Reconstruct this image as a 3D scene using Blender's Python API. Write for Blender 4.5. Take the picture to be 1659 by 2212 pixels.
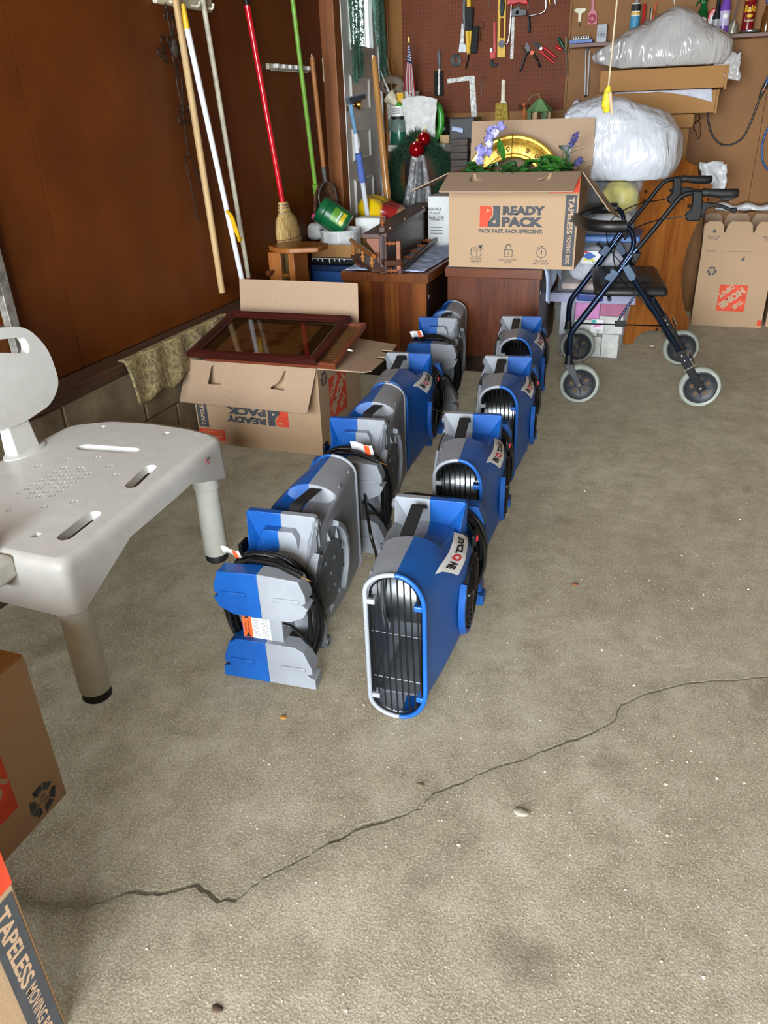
import bpy, bmesh, math, random
from mathutils import Vector, Matrix, noise
from math import sin, cos, pi, radians as RAD
random.seed(11)
for o in list(bpy.data.objects):
    bpy.data.objects.remove(o)
sc = bpy.context.scene
COL = sc.collection.objects
V = Vector

# ------------------------------------------------------------------ camera
F_PX, CX, CY, EYE = 1661.0, 829.5, 1106.0, 1.2075
ROT = Matrix(((0.941649, 0.126577, -0.31189), (0.334828, -0.447094, 0.829456), (-0.034454, -0.885486, -0.463387)))
cam_d = bpy.data.cameras.new('camera')
cam = bpy.data.objects.new('camera', cam_d)
COL.link(cam)
cam_d.sensor_fit = 'VERTICAL'
cam_d.sensor_height = 24.0
cam_d.sensor_width = 18.0
cam_d.lens = 24.0 * F_PX / 2212.0
cam_d.clip_start = 0.02
rt, dn, fw = ROT.col[0], ROT.col[1], ROT.col[2]
cam.matrix_world = Matrix(((rt[0], -dn[0], -fw[0], 0), (rt[1], -dn[1], -fw[1], 0), (rt[2], -dn[2], -fw[2], EYE), (0, 0, 0, 1)))
sc.camera = cam

# ------------------------------------------------------------------ daylight
world = bpy.data.worlds.new('world')
sc.world = world
world.use_nodes = True
bg = world.node_tree.nodes['Background']
bg.inputs[0].default_value = (0.86, 0.94, 1.0, 1)
bg.inputs[1].default_value = 15.5

def portal(name, loc, rot, sx, sy):
    l = bpy.data.lights.new(name, 'AREA')
    l.shape = 'RECTANGLE'; l.size = sx; l.size_y = sy
    l.cycles.is_portal = True
    o = bpy.data.objects.new(name, l); COL.link(o)
    o.location = loc; o.rotation_euler = rot
    return o
# the open garage door behind the photographer
portal('garage_door_daylight', (-0.475, -1.89, 1.1), (RAD(90), 0, 0), 2.45, 2.2)
sc.view_settings.view_transform = 'Standard'
sc.view_settings.look = 'None'
sc.view_settings.gamma = 1.0
sc.view_settings.use_curve_mapping = False
sc.view_settings.exposure = 1.27
sc.cycles.max_bounces = 6
sc.cycles.diffuse_bounces = 4
sc.cycles.glossy_bounces = 3
sc.cycles.transmission_bounces = 4
sc.cycles.transparent_max_bounces = 8
sc.cycles.caustics_reflective = False
sc.cycles.caustics_refractive = False

# ------------------------------------------------------------------ measuring helpers: sight lines met with real planes
EYEP = V((0, 0, EYE))
def ray(px, py):
    return ROT @ V((px - CX, py - CY, F_PX))
def atZ(px, py, z=0.0):
    d = ray(px, py); return EYEP + d * ((z - EYE) / d.z)
def atY(px, py, y):
    d = ray(px, py); return EYEP + d * (y / d.y)
def atX(px, py, x):
    d = ray(px, py); return EYEP + d * (x / d.x)
def atP(px, py, p0, n):
    d = ray(px, py); n = V(n); return EYEP + d * ((V(p0) - EYEP).dot(n) / d.dot(n))

# ------------------------------------------------------------------ materials
def lin(c):
    r = []
    for x in c[:3]:
        x /= 255.0
        r.append(x / 12.92 if x <= 0.04045 else ((x + 0.055) / 1.055) ** 2.4)
    return (r[0], r[1], r[2], 1.0)
MATS = {}
class NT:
    def __init__(s, name):
        s.m = bpy.data.materials.new(name); s.m.use_nodes = True
        s.t = s.m.node_tree; s.b = s.t.nodes['Principled BSDF']
        s.out = s.t.nodes['Material Output']
        s.co = None
    def n(s, typ, **kw):
        nd = s.t.nodes.new(typ)
        for k, v in kw.items():
            if hasattr(nd, k) and not k.startswith('i_'):
                setattr(nd, k, v)
        return nd
    def l(s, a, b): s.t.links.new(a, b)
    def coord(s):
        if s.co is None:
            s.co = s.n('ShaderNodeTexCoord').outputs['Object']
        return s.co
    def mapped(s, scale=(1, 1, 1), rot=(0, 0, 0)):
        mp = s.n('ShaderNodeMapping'); s.l(s.coord(), mp.inputs[0])
        mp.inputs['Scale'].default_value = scale; mp.inputs['Rotation'].default_value = rot
        return mp.outputs[0]
    def noise(s, scale, detail=3, rough=0.55, vec=None, dist=0):
        nd = s.n('ShaderNodeTexNoise')
        nd.inputs['Scale'].default_value = scale; nd.inputs['Detail'].default_value = detail
        nd.inputs['Roughness'].default_value = rough; nd.inputs['Distortion'].default_value = dist
        s.l(vec if vec is not None else s.coord(), nd.inputs['Vector'])
        return nd.outputs['Fac']
    def ramp(s, fac, stops):
        r = s.n('ShaderNodeValToRGB'); s.l(fac, r.inputs[0])
        el = r.color_ramp.elements
        while len(el) < len(stops): el.new(0.5)
        for e, (p, c) in zip(el, stops):
            e.position = p; e.color = c
        return r.outputs[0]
    def mix(s, fac, a, b, mode='MIX'):
        m = s.n('ShaderNodeMix', data_type='RGBA', blend_type=mode)
        for sock, v in ((m.inputs[0], fac), (m.inputs[6], a), (m.inputs[7], b)):
            if hasattr(v, 'links'): s.l(v, sock)
            else: sock.default_value = v
        return m.outputs[2]
    def math(s, op, a, b=None, c=None):
        m = s.n('ShaderNodeMath', operation=op)
        for i, v in enumerate((a, b, c)):
            if v is None: continue
            if hasattr(v, 'links'): s.l(v, m.inputs[i])
            else: m.inputs[i].default_value = v
        return m.outputs[0]
    def bump(s, h, strength=0.3, dist=0.01, prev=None):
        b = s.n('ShaderNodeBump'); b.inputs['Strength'].default_value = strength
        b.inputs['Distance'].default_value = dist
        s.l(h, b.inputs['Height'])
        if prev is not None: s.l(prev, b.inputs['Normal'])
        s.l(b.outputs[0], s.b.inputs['Normal'])
        return b.outputs[0]
    def done(s, color=None, rough=None, metal=None):
        if color is not None:
            if hasattr(color, 'links'): s.l(color, s.b.inputs['Base Color'])
            else: s.b.inputs['Base Color'].default_value = color
        if rough is not None:
            if hasattr(rough, 'links'): s.l(rough, s.b.inputs['Roughness'])
            else: s.b.inputs['Roughness'].default_value = rough
        if metal is not None: s.b.inputs['Metallic'].default_value = metal
        return s.m
def shade(c, f):
    return tuple(max(0, min(255, x * f)) for x in c)
def mat(name, col, rough=0.5, metal=0.0, var=0.07, vs=25, bump=0.0, bs=300, spec=0.5, bd=0.002, trans=0.0, alpha=1.0, coat=0.0):
    """plain painted / plastic / metal surface with slight procedural mottling"""
    if name in MATS: return MATS[name]
    t = NT(name)
    c = t.ramp(t.noise(vs, 2), [(0.3, lin(shade(col, 1 - var))), (0.7, lin(shade(col, 1 + var)))])
    t.done(c, rough, metal)
    t.b.inputs['Specular IOR Level'].default_value = spec
    if bump: t.bump(t.noise(bs, 3), bump, bd)
    if trans: t.b.inputs['Transmission Weight'].default_value = trans
    if alpha < 1: t.b.inputs['Alpha'].default_value = alpha
    if coat: t.b.inputs['Coat Weight'].default_value = coat
    MATS[name] = t.m
    return t.m
def wood(name, c1, c2, axis='Z', freq=60, stretch=0.06, rough=0.45, warp=1.2, bump=0.08, blotch=0.12):
    """grain running along axis"""
    if name in MATS: return MATS[name]
    t = NT(name)
    sc3 = {'X': (stretch, 1, 1), 'Y': (1, stretch, 1), 'Z': (1, 1, stretch)}[axis]
    v = t.mapped(sc3)
    n1 = t.noise(freq, 5, 0.6, v, warp)
    n2 = t.noise(freq * 0.18, 3, 0.5, v, warp)
    s = t.math('ADD', t.math('MULTIPLY', n1, 0.55), t.math('MULTIPLY', n2, 0.45))
    c = t.ramp(s, [(0.36, lin(c1)), (0.62, lin(c2))])
    c = t.mix(t.math('MULTIPLY', t.noise(4, 2), blotch * 2), c, lin(shade(c1, 0.6)))
    t.done(c, rough)
    if bump: t.bump(n1, bump, 0.003)
    MATS[name] = t.m
    return t.m

# ------------------------------------------------------------------ mesh builder
class MB:
    def __init__(s): s.v = []; s.f = []
    def add(s, vs, fs):
        b = len(s.v); s.v += [V(p) for p in vs]; s.f += [tuple(i + b for i in f) for f in fs]; return s
    def box(s, x0, x1, y0, y1, z0, z1, M=None):
        vs = [V((x, y, z)) for x in (x0, x1) for y in (y0, y1) for z in (z0, z1)]
        if M is not None: vs = [M @ p for p in vs]
        return s.add(vs, [(0, 1, 3, 2), (4, 6, 7, 5), (0, 4, 5, 1), (2, 3, 7, 6), (0, 2, 6, 4), (1, 5, 7, 3)])
    def hexa(s, p):   # 8 points: bottom loop 0-3, top loop 4-7
        return s.add(p, [(3, 2, 1, 0), (4, 5, 6, 7), (0, 1, 5, 4), (1, 2, 6, 5), (2, 3, 7, 6), (3, 0, 4, 7)])
    def slab(s, a, b, c, d, th):   # quad a b c d thickened along its normal by th
        n = (V(b) - V(a)).cross(V(d) - V(a)).normalized() * th
        return s.hexa([V(a), V(b), V(c), V(d), V(a) + n, V(b) + n, V(c) + n, V(d) + n])
    def tube(s, pts, r, n=8, cap=True, flat=None, closed=False):
        pts = [V(p) for p in pts]; N = len(pts)
        rs = r if isinstance(r, (list, tuple)) else [r] * N
        prev = None; vs = []
        for i, p in enumerate(pts):
            if closed: t = pts[(i + 1) % N] - pts[i - 1]
            else: t = pts[min(i + 1, N - 1)] - pts[max(i - 1, 0)]
            if t.length < 1e-9: t = V((0, 0, 1))
            t.normalize()
            if prev is None:
                a = V((0, 0, 1)) if abs(t.z) < 0.9 else V((1, 0, 0))
                u = t.cross(a).normalized()
            else:
                u = (prev - t * prev.dot(t))
                u = u.normalized() if u.length > 1e-6 else t.orthogonal().normalized()
            prev = u; w = t.cross(u)
            for k in range(n):
                a = 2 * pi * k / n
                vs.append(p + (u * cos(a) + w * sin(a) * (flat or 1)) * rs[i])
        fs = []
        for i in range(N if closed else N - 1):
            j = (i + 1) % N
            for k in range(n):
                k2 = (k + 1) % n
                fs.append((i * n + k, i * n + k2, j * n + k2, j * n + k))
        if cap and not closed:
            fs.append(tuple(range(n - 1, -1, -1))); fs.append(tuple((N - 1) * n + k for k in range(n)))
        return s.add(vs, fs)
    def lathe(s, prof, o=(0, 0, 0), d=(0, 0, 1), n=24, arc=2 * pi, cap=True):
        """prof: list of (radius, height along d)"""
        o = V(o); d = V(d).normalized(); u = d.orthogonal().normalized(); w = d.cross(u)
        full = abs(arc - 2 * pi) < 1e-6
        m = n if full else n + 1
        vs = []
        for r, h in prof:
            for k in range(m):
                a = arc * k / n
                vs.append(o + d * h + (u * cos(a) + w * sin(a)) * r)
        fs = []
        for i in range(len(prof) - 1):
            for k in range(n):
                k2 = (k + 1) % m
                fs.append((i * m + k, i * m + k2, (i + 1) * m + k2, (i + 1) * m + k))
        if cap and full:
            if prof[0][0] > 1e-5: fs.append(tuple(range(m - 1, -1, -1)))
            if prof[-1][0] > 1e-5: fs.append(tuple((len(prof) - 1) * m + k for k in range(m)))
        return s.add(vs, fs)
    def prism(s, poly, depth):
        """planar polygon (3-d points) pushed by the vector depth"""
        poly = [V(p) for p in poly]; d = V(depth); n = len(poly)
        nn = V((0, 0, 0))
        for i in range(n): nn += poly[i].cross(poly[(i + 1) % n])
        if nn.dot(d) > 0: poly = poly[::-1]
        vs = poly + [p + d for p in poly]
        fs = [tuple(range(n)), tuple(range(2 * n - 1, n - 1, -1))]
        for i in range(n):
            j = (i + 1) % n
            fs.append((j, i, i + n, j + n))
        return s.add(vs, fs)
    def grid(s, fn, nu, nv, wrapu=False, wrapv=False, flip=False):
        b = [V(fn(i / (nu if wrapu else nu - 1), j / (nv if wrapv else nv - 1))) for i in range(nu) for j in range(nv)]
        fs = []
        for i in range(nu if wrapu else nu - 1):
            for j in range(nv if wrapv else nv - 1):
                q = (i * nv + j, ((i + 1) % nu) * nv + j, ((i + 1) % nu) * nv + (j + 1) % nv, i * nv + (j + 1) % nv)
                fs.append(q[::-1] if flip else q)
        return s.add(b, fs)
    def ball(s, c, r, n=16, m=10, sq=(1, 1, 1)):
        c = V(c)
        return s.grid(lambda u, v: c + V((sin(pi * v) * cos(2 * pi * u) * sq[0], sin(pi * v) * sin(2 * pi * u) * sq[1], -cos(pi * v) * sq[2])) * r, n, m, wrapu=True)
    def xf(s, M):
        s.v = [M @ p for p in s.v]; return s

WM = {}   # object -> matrix from its own space to the world
def finish(o, label=None, cat=None, group=None, kind=None):
    if label: o['label'] = label
    if cat: o['category'] = cat
    if group: o['group'] = group
    if kind: o['kind'] = kind
    return o
def thing(name, label, cat, loc=(0, 0, 0), rz=0.0, group=None, kind=None):
    o = bpy.data.objects.new(name, None); COL.link(o)
    o.empty_display_size = 0.05
    o.location = loc; o.rotation_euler = (0, 0, rz)
    WM[o] = Matrix.Translation(V(loc)) @ Matrix.Rotation(rz, 4, 'Z')
    return finish(o, label, cat, group, kind)
def build(mb, name, m, parent=None, world=True, smooth=35, bevel=0.0, seg=2, sub=0, label=None, cat=None, group=None, kind=None, solid=0.0, loc=None):
    """link the collected shapes as one mesh object; verts are world points unless world=False"""
    vs = mb.v
    base = V((0, 0, 0))
    if parent is not None:
        if world:
            I = WM[parent].inverted(); vs = [I @ p for p in vs]
    elif world:
        xs = [p.x for p in vs]; ys = [p.y for p in vs]; zs = [p.z for p in vs]
        base = V(((min(xs) + max(xs)) / 2, (min(ys) + max(ys)) / 2, min(zs)))
        vs = [p - base for p in vs]
    me = bpy.data.meshes.new(name)
    me.from_pydata([tuple(p) for p in vs], [], mb.f)
    me.validate(); me.update()
    o = bpy.data.objects.new(name, me); COL.link(o)
    if m is not None: me.materials.append(m)
    if smooth:
        me.shade_smooth()
        me.set_sharp_from_angle(angle=RAD(smooth))
    if parent is not None:
        o.parent = parent; WM[o] = WM[parent]
    else:
        o.location = base; WM[o] = Matrix.Translation(base)
    if solid:
        md = o.modifiers.new('wall', 'SOLIDIFY'); md.thickness = solid; md.offset = -1
    if sub:
        md = o.modifiers.new('soft', 'SUBSURF'); md.levels = sub; md.render_levels = sub
    if bevel:
        md = o.modifiers.new('edge', 'BEVEL'); md.width = bevel; md.segments = seg; md.limit_method = 'ANGLE'; md.angle_limit = RAD(40)
    return finish(o, label, cat, group, kind)
def fixn(o):
    bm = bmesh.new(); bm.from_mesh(o.data); bmesh.ops.recalc_face_normals(bm, faces=bm.faces); bm.to_mesh(o.data); bm.free()
    return o
def copy_tree(o, parent=None):
    c = o.copy(); COL.link(c); c.parent = parent
    for ch in list(o.children): copy_tree(ch, c)
    return c
def frame_m(o, u, w):
    """matrix with origin o, x axis u, y axis w (z is their normal)"""
    u = V(u).normalized(); w = V(w); w = (w - u * w.dot(u)).normalized(); n = u.cross(w)
    o = V(o)
    return Matrix(((u.x, w.x, n.x, o.x), (u.y, w.y, n.y, o.y), (u.z, w.z, n.z, o.z), (0, 0, 0, 1)))
def glyphs(txt, h=None, w=None, bold=0.0, shear=0.0, space=1.0, align='CENTER'):
    """flat lettering as a mesh builder in the xy plane; cap height h, total width w"""
    cu = bpy.data.curves.new('lettering', 'FONT')
    cu.body = txt; cu.size = 1.0; cu.offset = bold; cu.shear = shear; cu.space_character = space
    cu.resolution_u = 3; cu.align_x = align; cu.align_y = 'CENTER' if '\n' in txt else 'BOTTOM_BASELINE'
    ob = bpy.data.objects.new('lettering', cu)
    me = bpy.data.meshes.new_from_object(ob)
    mb = MB()
    mb.v = [v.co.copy() for v in me.vertices]; mb.f = [tuple(p.vertices) for p in me.polygons]
    bpy.data.objects.remove(ob); bpy.data.curves.remove(cu); bpy.data.meshes.remove(me)
    if not mb.v: return mb
    xs = [p.x for p in mb.v]; ys = [p.y for p in mb.v]
    x0, x1, y0, y1 = min(xs), max(xs), min(ys), max(ys)
    fy = h / (y1 - y0) if h else None
    fx = w / (x1 - x0) if w else fy
    if fy is None: fy = fx
    cx = (x0 + x1) / 2; cy = (y0 + y1) / 2
    mb.v = [V(((p.x - cx) * fx, (p.y - cy) * fy, 0)) for p in mb.v]
    return mb
def put(mb, M):
    return mb.xf(M)
def lettering(txt, m, parent, M, x, y, h, w=None, bold=0.0, shear=0.0, rot=0.0, lift=0.0006, name='lettering', space=1.0):
    g = glyphs(txt, h, w, bold, shear, space)
    if not g.v: return None
    g.xf(M @ Matrix.Translation((x, y, lift)) @ Matrix.Rotation(rot, 4, 'Z'))
    return build(g, name, m, parent, smooth=0)
def decal(poly, m, parent, M, lift=0.0003, name='print'):
    g = MB(); g.add([M @ V((p[0], p[1], lift)) for p in poly], [tuple(range(len(poly)))])
    return build(g, name, m, parent, smooth=0)
def arc_pts(c, r, a0, a1, n):
    return [(c[0] + r * cos(a0 + (a1 - a0) * i / n), c[1] + r * sin(a0 + (a1 - a0) * i / n)) for i in range(n + 1)]
def round_poly(pts, r, n=4):
    """2-d polygon with rounded corners"""
    out = []
    N = len(pts)
    for i in range(N):
        p = V((pts[i][0], pts[i][1])); a = V((pts[i - 1][0], pts[i - 1][1])); b = V((pts[(i + 1) % N][0], pts[(i + 1) % N][1]))
        da = (a - p); db = (b - p)
        k = min(r, da.length * 0.45, db.length * 0.45)
        A = p + da.normalized() * k; B = p + db.normalized() * k
        for j in range(n + 1):
            t = j / n
            q = A * (1 - t) ** 2 + p * 2 * t * (1 - t) + B * t ** 2
            out.append((q.x, q.y))
    return out
def smooth_path(pts, k=4):
    """Catmull-Rom through the points"""
    pts = [V(p) for p in pts]
    if len(pts) < 3: return pts
    P = [pts[0] * 2 - pts[1]] + pts + [pts[-1] * 2 - pts[-2]]
    out = []
    for i in range(1, len(P) - 2):
        for j in range(k):
            t = j / k
            out.append(0.5 * ((2 * P[i]) + (P[i + 1] - P[i - 1]) * t + (2 * P[i - 1] - 5 * P[i] + 4 * P[i + 1] - P[i + 2]) * t * t + (3 * P[i] - P[i - 1] - 3 * P[i + 1] + P[i + 2]) * t ** 3))
    out.append(pts[-1])
    return out
# ================================================================== THE SETTING
XL, YB, CURB = -1.88, 5.30, -1.78      # left wall face, back wall face, concrete curb face
ZS0, ZS1 = 0.406, 0.449                # sill board under the left wall boards

# ---- floor: rough concrete slab with a real crack running across it
t = NT('concrete_floor')
n_big = t.noise(1.6, 4, 0.6); n_mid = t.noise(14, 5, 0.65); n_fine = t.noise(170, 4, 0.7)
c = t.ramp(n_mid, [(0.28, lin((150, 135, 107))), (0.5, lin((178, 163, 134))), (0.75, lin((204, 190, 163)))])
c = t.mix(t.math('MULTIPLY', t.ramp(n_big, [(0.42, (0, 0, 0, 1)), (0.68, (1, 1, 1, 1))]), 0.5), c, lin((128, 108, 78)))
vor = t.n('ShaderNodeTexVoronoi'); vor.inputs['Scale'].default_value = 215; t.l(t.coord(), vor.inputs['Vector'])
c = t.mix(t.math('MULTIPLY', t.ramp(vor.outputs['Distance'], [(0.0, (1, 1, 1, 1)), (0.35, (0, 0, 0, 1))]), 0.4), c, lin((220, 212, 196)))
stain = t.ramp(t.noise(3.1, 3, 0.5, None, 0.6), [(0.66, (0, 0, 0, 1)), (0.74, (1, 1, 1, 1))])
c = t.mix(t.math('MULTIPLY', stain, 0.42), c, lin((86, 66, 44)))
grain = t.noise(230, 4, 0.75)
c = t.mix(t.math('MULTIPLY', t.ramp(grain, [(0.34, (1, 1, 1, 1)), (0.50, (0, 0, 0, 1))]), 0.45), c, lin((96, 82, 62)))
c = t.mix(t.math('MULTIPLY', t.ramp(grain, [(0.52, (0, 0, 0, 1)), (0.66, (1, 1, 1, 1))]), 0.7), c, lin((226, 216, 196)))
ctr = V(((-1.95 + 3.1) / 2, (-2.0 + 5.4) / 2, 0))
for (px, py, r_) in ((1130, 2070, 0.055), (985, 1960, 0.02), (908, 1697, 0.014), (1650, 1500, 0.05), (1310, 1640, 0.05), (105, 1395, 0.05), (560, 1250, 0.05)):   # oil drips
    q = atZ(px, py) - ctr
    sb_ = t.n('ShaderNodeVectorMath', operation='DISTANCE'); t.l(t.coord(), sb_.inputs[0]); sb_.inputs[1].default_value = (q.x, q.y, 0)
    dd = t.math('ADD', sb_.outputs['Value'], t.math('MULTIPLY', n_mid, r_ * 1.2))
    c = t.mix(t.math('MULTIPLY', t.ramp(t.math('MULTIPLY', dd, 0.5 / r_), [(0.45, (1, 1, 1, 1)), (1.0, (0, 0, 0, 1))]), 0.6), c, lin((78, 56, 34)))
t.done(c, t.math('ADD', 0.62, t.math('MULTIPLY', n_mid, 0.25)))
nb = t.bump(t.noise(110, 6, 0.85), 1.0, 0.017)
t.bump(t.math('SUBTRACT', 1.0, vor.outputs['Distance']), 0.4, 0.005, nb)
M_FLOOR = t.m
crack_px = [(60, 1950), (100, 1958), (140, 1950), (190, 1961), (245, 1937), (300, 1924), (345, 1930), (425, 1909), (468, 1944), (510, 1945), (560, 1906),
            (600, 1880), (640, 1862), (690, 1831), (735, 1812), (780, 1786), (850, 1766), (910, 1747), (935, 1713), (1000, 1690), (1060, 1661), (1130, 1641),
            (1200, 1611), (1260, 1590), (1328, 1556), (1342, 1521), (1400, 1496), (1480, 1476), (1560, 1470), (1659, 1462)]
random.seed(5)
cp = [atZ(*p) for p in crack_px]
fine = []
for a, b in zip(cp, cp[1:]):
    for k in range(4):
        q = a.lerp(b, k / 4); j = 0.0035 if k else 0
        fine.append(V((q.x + random.uniform(-j, j), q.y + random.uniform(-j, j), 0)))
fine.append(cp[-1])
x, y = cp[0].x, cp[0].y
pre = []
while x > -1.95:
    x -= 0.07; y += random.uniform(-0.03, 0.015); pre.append(V((x, y, 0)))
x, y = cp[-1].x, cp[-1].y
post = []
while x < 3.1:
    x += 0.09; y += random.uniform(-0.01, 0.05); post.append(V((x, y, 0)))
line = pre[::-1] + fine + post
line[0].x = -1.95; line[-1].x = 3.1
gap = [0.0036 + 0.0055 * abs(noise.noise(p * 6)) for p in line]
near = [V((p.x, p.y - g, 0)) for p, g in zip(line, gap)]
far = [V((p.x, p.y + g, 0)) for p, g in zip(line, gap)]
dz = V((0, 0, -0.035)); N = len(line)
fl = MB()
fl.add([V((-1.95, -2.0, 0)), V((3.1, -2.0, 0))] + near[::-1], [tuple(range(N + 2))])
fl.add(far + [V((3.1, 5.4, 0)), V((-1.95, 5.4, 0))], [tuple(range(N + 2))])
for i in range(N - 1):
    fl.add([near[i], near[i + 1], near[i + 1] + dz, near[i] + dz], [(0, 1, 2, 3)])
    fl.add([far[i], far[i + 1], far[i + 1] + dz, far[i] + dz], [(3, 2, 1, 0)])
    fl.add([near[i] + dz, near[i + 1] + dz, far[i + 1] + dz, far[i] + dz], [(0, 1, 2, 3)])
build(fl, 'floor', M_FLOOR, smooth=0, kind='structure')
M_DRIVE = mat('driveway_concrete', (172, 168, 160), 0.85, vs=6)
d = MB().box(-7, 8, -9, -2.0, -0.06, -0.01)
build(d, 'floor_outside', M_DRIVE, smooth=0, kind='structure')

# ---- hardboard wall panels
def board(name, c0, c1, c2, rough=0.5):
    t = NT(name)
    a = t.noise(2.2, 4, 0.6); b = t.noise(120, 4, 0.7)
    c = t.ramp(a, [(0.3, lin(c0)), (0.55, lin(c1)), (0.8, lin(c2))])
    c = t.mix(t.math('MULTIPLY', b, 0.35), c, lin(shade(c0, 0.72)))
    sp = t.ramp(t.noise(55, 1, 0.3), [(0.80, (0, 0, 0, 1)), (0.83, (1, 1, 1, 1))])
    c = t.mix(t.math('MULTIPLY', sp, 0.5), c, lin(shade(c2, 1.35)))
    t.done(c, rough)
    t.b.inputs['Specular IOR Level'].default_value = 0.25
    return t.m
M_LEFT = board('brown_hardboard', (92, 44, 10), (112, 56, 13), (128, 70, 20), 0.5)
M_TAN = board('tan_hardboard', (134, 88, 42), (150, 101, 51), (162, 113, 60), 0.55)
M_DARKGAP = mat('dark_gap', (30, 20, 12), 0.9)
M_PLAIN = mat('painted_boards', (136, 120, 98), 0.8, vs=4)
M_BLOCK = NT('concrete_block')
n1 = M_BLOCK.noise(9, 5, 0.65)
c = M_BLOCK.ramp(n1, [(0.3, lin((104, 90, 68))), (0.7, lin((142, 126, 98)))])
M_BLOCK.done(c, 0.9); M_BLOCK.bump(M_BLOCK.noise(110, 4, 0.7), 0.4, 0.004); M_BLOCK = M_BLOCK.m
M_MORTAR = mat('mortar', (120, 104, 78), 0.95, bump=0.3, bs=200)

wl = build(MB().box(XL - 0.10, XL - 0.012, -2.0, 4.40, 0.0, 2.45).box(XL - 0.10, XL - 0.012, 5.22, 5.4, 0.0, 2.45).box(XL - 0.10, XL - 0.012, 4.40, 5.22, 2.15, 2.45).box(XL - 0.10, XL - 0.012, 4.40, 5.22, 0.0, 0.09), 'wall_left', M_DARKGAP, smooth=0, kind='structure')
for y0, y1 in ((-2.0, 0.87), (0.872, 2.09), (2.092, 3.31), (3.313, 4.335)):
    build(MB().box(XL - 0.011, XL, y0 + 0.0006, y1 - 0.0006, ZS1 + 0.001, 2.45), 'panel', M_LEFT, wl, smooth=0)
build(MB().box(XL - 0.011, XL, 5.19, 5.3, 0.1, 2.45), 'panel', M_LEFT, wl, smooth=0)
# concrete block curb, each block with recessed mortar joints
build(MB().box(XL - 0.01, CURB - 0.006, -2.0, 4.33, 0.0, ZS0), 'mortar', M_MORTAR, wl, smooth=0)
for row, off in ((0, 0.02), (1, 0.215)):
    y = -2.0 - off + 0.0
    k = 0
    while y < 4.32:
        y0, y1 = max(y + 0.005, -2.0), min(y + 0.401, 4.33)
        if y1 - y0 > 0.03:
            z0 = 0.203 * row + 0.004; z1 = 0.203 * (row + 1) - 0.004
            build(MB().box(CURB - 0.05, CURB + random.uniform(-0.001, 0.002), y0, y1, z0, z1), 'block', M_BLOCK, wl, smooth=0, bevel=0.004)
        y += 0.406
build(MB().hexa([V((CURB, -2.0, 0)), V((CURB + 0.13, -2.0, 0)), V((CURB + 0.13, 2.2, 0)), V((CURB, 2.35, 0)),
                 V((CURB, -2.0, 0.075)), V((CURB + 0.115, -2.0, 0.018)), V((CURB + 0.115, 2.18, 0.018)), V((CURB, 2.33, 0.075))]), 'footing', M_BLOCK, wl, smooth=0, bevel=0.008)
# wooden sill board
M_SILL = wood('weathered_sill_wood', (64, 40, 26), (98, 66, 46), 'Y', 70, 0.03, 0.6)
build(MB().box(XL + 0.001, CURB + 0.006, -2.0, 4.335, ZS0 + 0.001, ZS1), 'trim_1', M_SILL, smooth=0, bevel=0.004, kind='structure')

# ---- back wall with hardboard sheets
wb = build(MB().box(-1.99, 3.1, YB + 0.008, YB + 0.1, 0.0, 2.45), 'wall_back', M_DARKGAP, smooth=0, kind='structure')
seam = atY(1636, 320, YB).x
xs = [-1.885, -0.722, seam, seam + 1.22, 3.0]
for a, b in zip(xs, xs[1:]):
    build(MB().box(a + 0.0012, b - 0.0012, YB, YB + 0.007, 0.0, 2.45), 'panel', M_TAN, wb, smooth=0)
# right wall, ceiling and the front wall with the open garage doorway (all outside the picture)
build(MB().box(3.0, 3.1, -2.0, 5.4, 0.0, 2.45), 'wall_right', M_PLAIN, smooth=0, kind='structure')
build(MB().box(-1.99, 3.1, -2.0, 5.4, 2.45, 2.55), 'ceiling', M_PLAIN, smooth=0, kind='structure')
fw_ = MB().box(-1.99, -1.70, -2.0, -1.9, 0.0, 2.45).box(-1.70, 0.75, -2.0, -1.9, 2.2, 2.45).box(0.75, 3.1, -2.0, -1.9, 0.0, 2.45)
build(fw_, 'wall_front', M_PLAIN, smooth=0, kind='structure')

# ---- door in the left wall, standing slightly ajar
A = V((-1.80, 4.435, 0)); Bd = V((-1.872, 5.185, 0))
tdir = (Bd - A).normalized(); ndir = tdir.cross(V((0, 0, 1)))
DW = (Bd - A).length
MD = frame_m(A, tdir, (0, 0, 1))
def Dp(px, py):
    p = atP(px, py, A, ndir); return ((p - A).dot(tdir), p.z)
M_DOOR = mat('white_door_paint', (226, 224, 220), 0.4, var=0.05, vs=3)
M_BRASS = mat('aged_brass', (150, 112, 52), 0.3, 1.0)
M_OAKTRIM = wood('door_casing_wood', (120, 66, 24), (150, 88, 36), 'Z', 40, 0.05, 0.5)
WS0, WS1, WZ0, WZ1 = 0.14, DW - 0.13, Dp(775, 112)[1], 2.0
g = MB()
for (a0, a1, z0, z1) in ((0, DW, 0.1, WZ0), (0, WS0, WZ0, 2.12), (WS1, DW, WZ0, 2.12), (WS0, WS1, WZ1, 2.12)):
    g.box(a0, a1, z0, z1, -0.04, 0)
door = build(g.xf(MD), 'door_1', M_DOOR, smooth=0, kind='structure')
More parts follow.
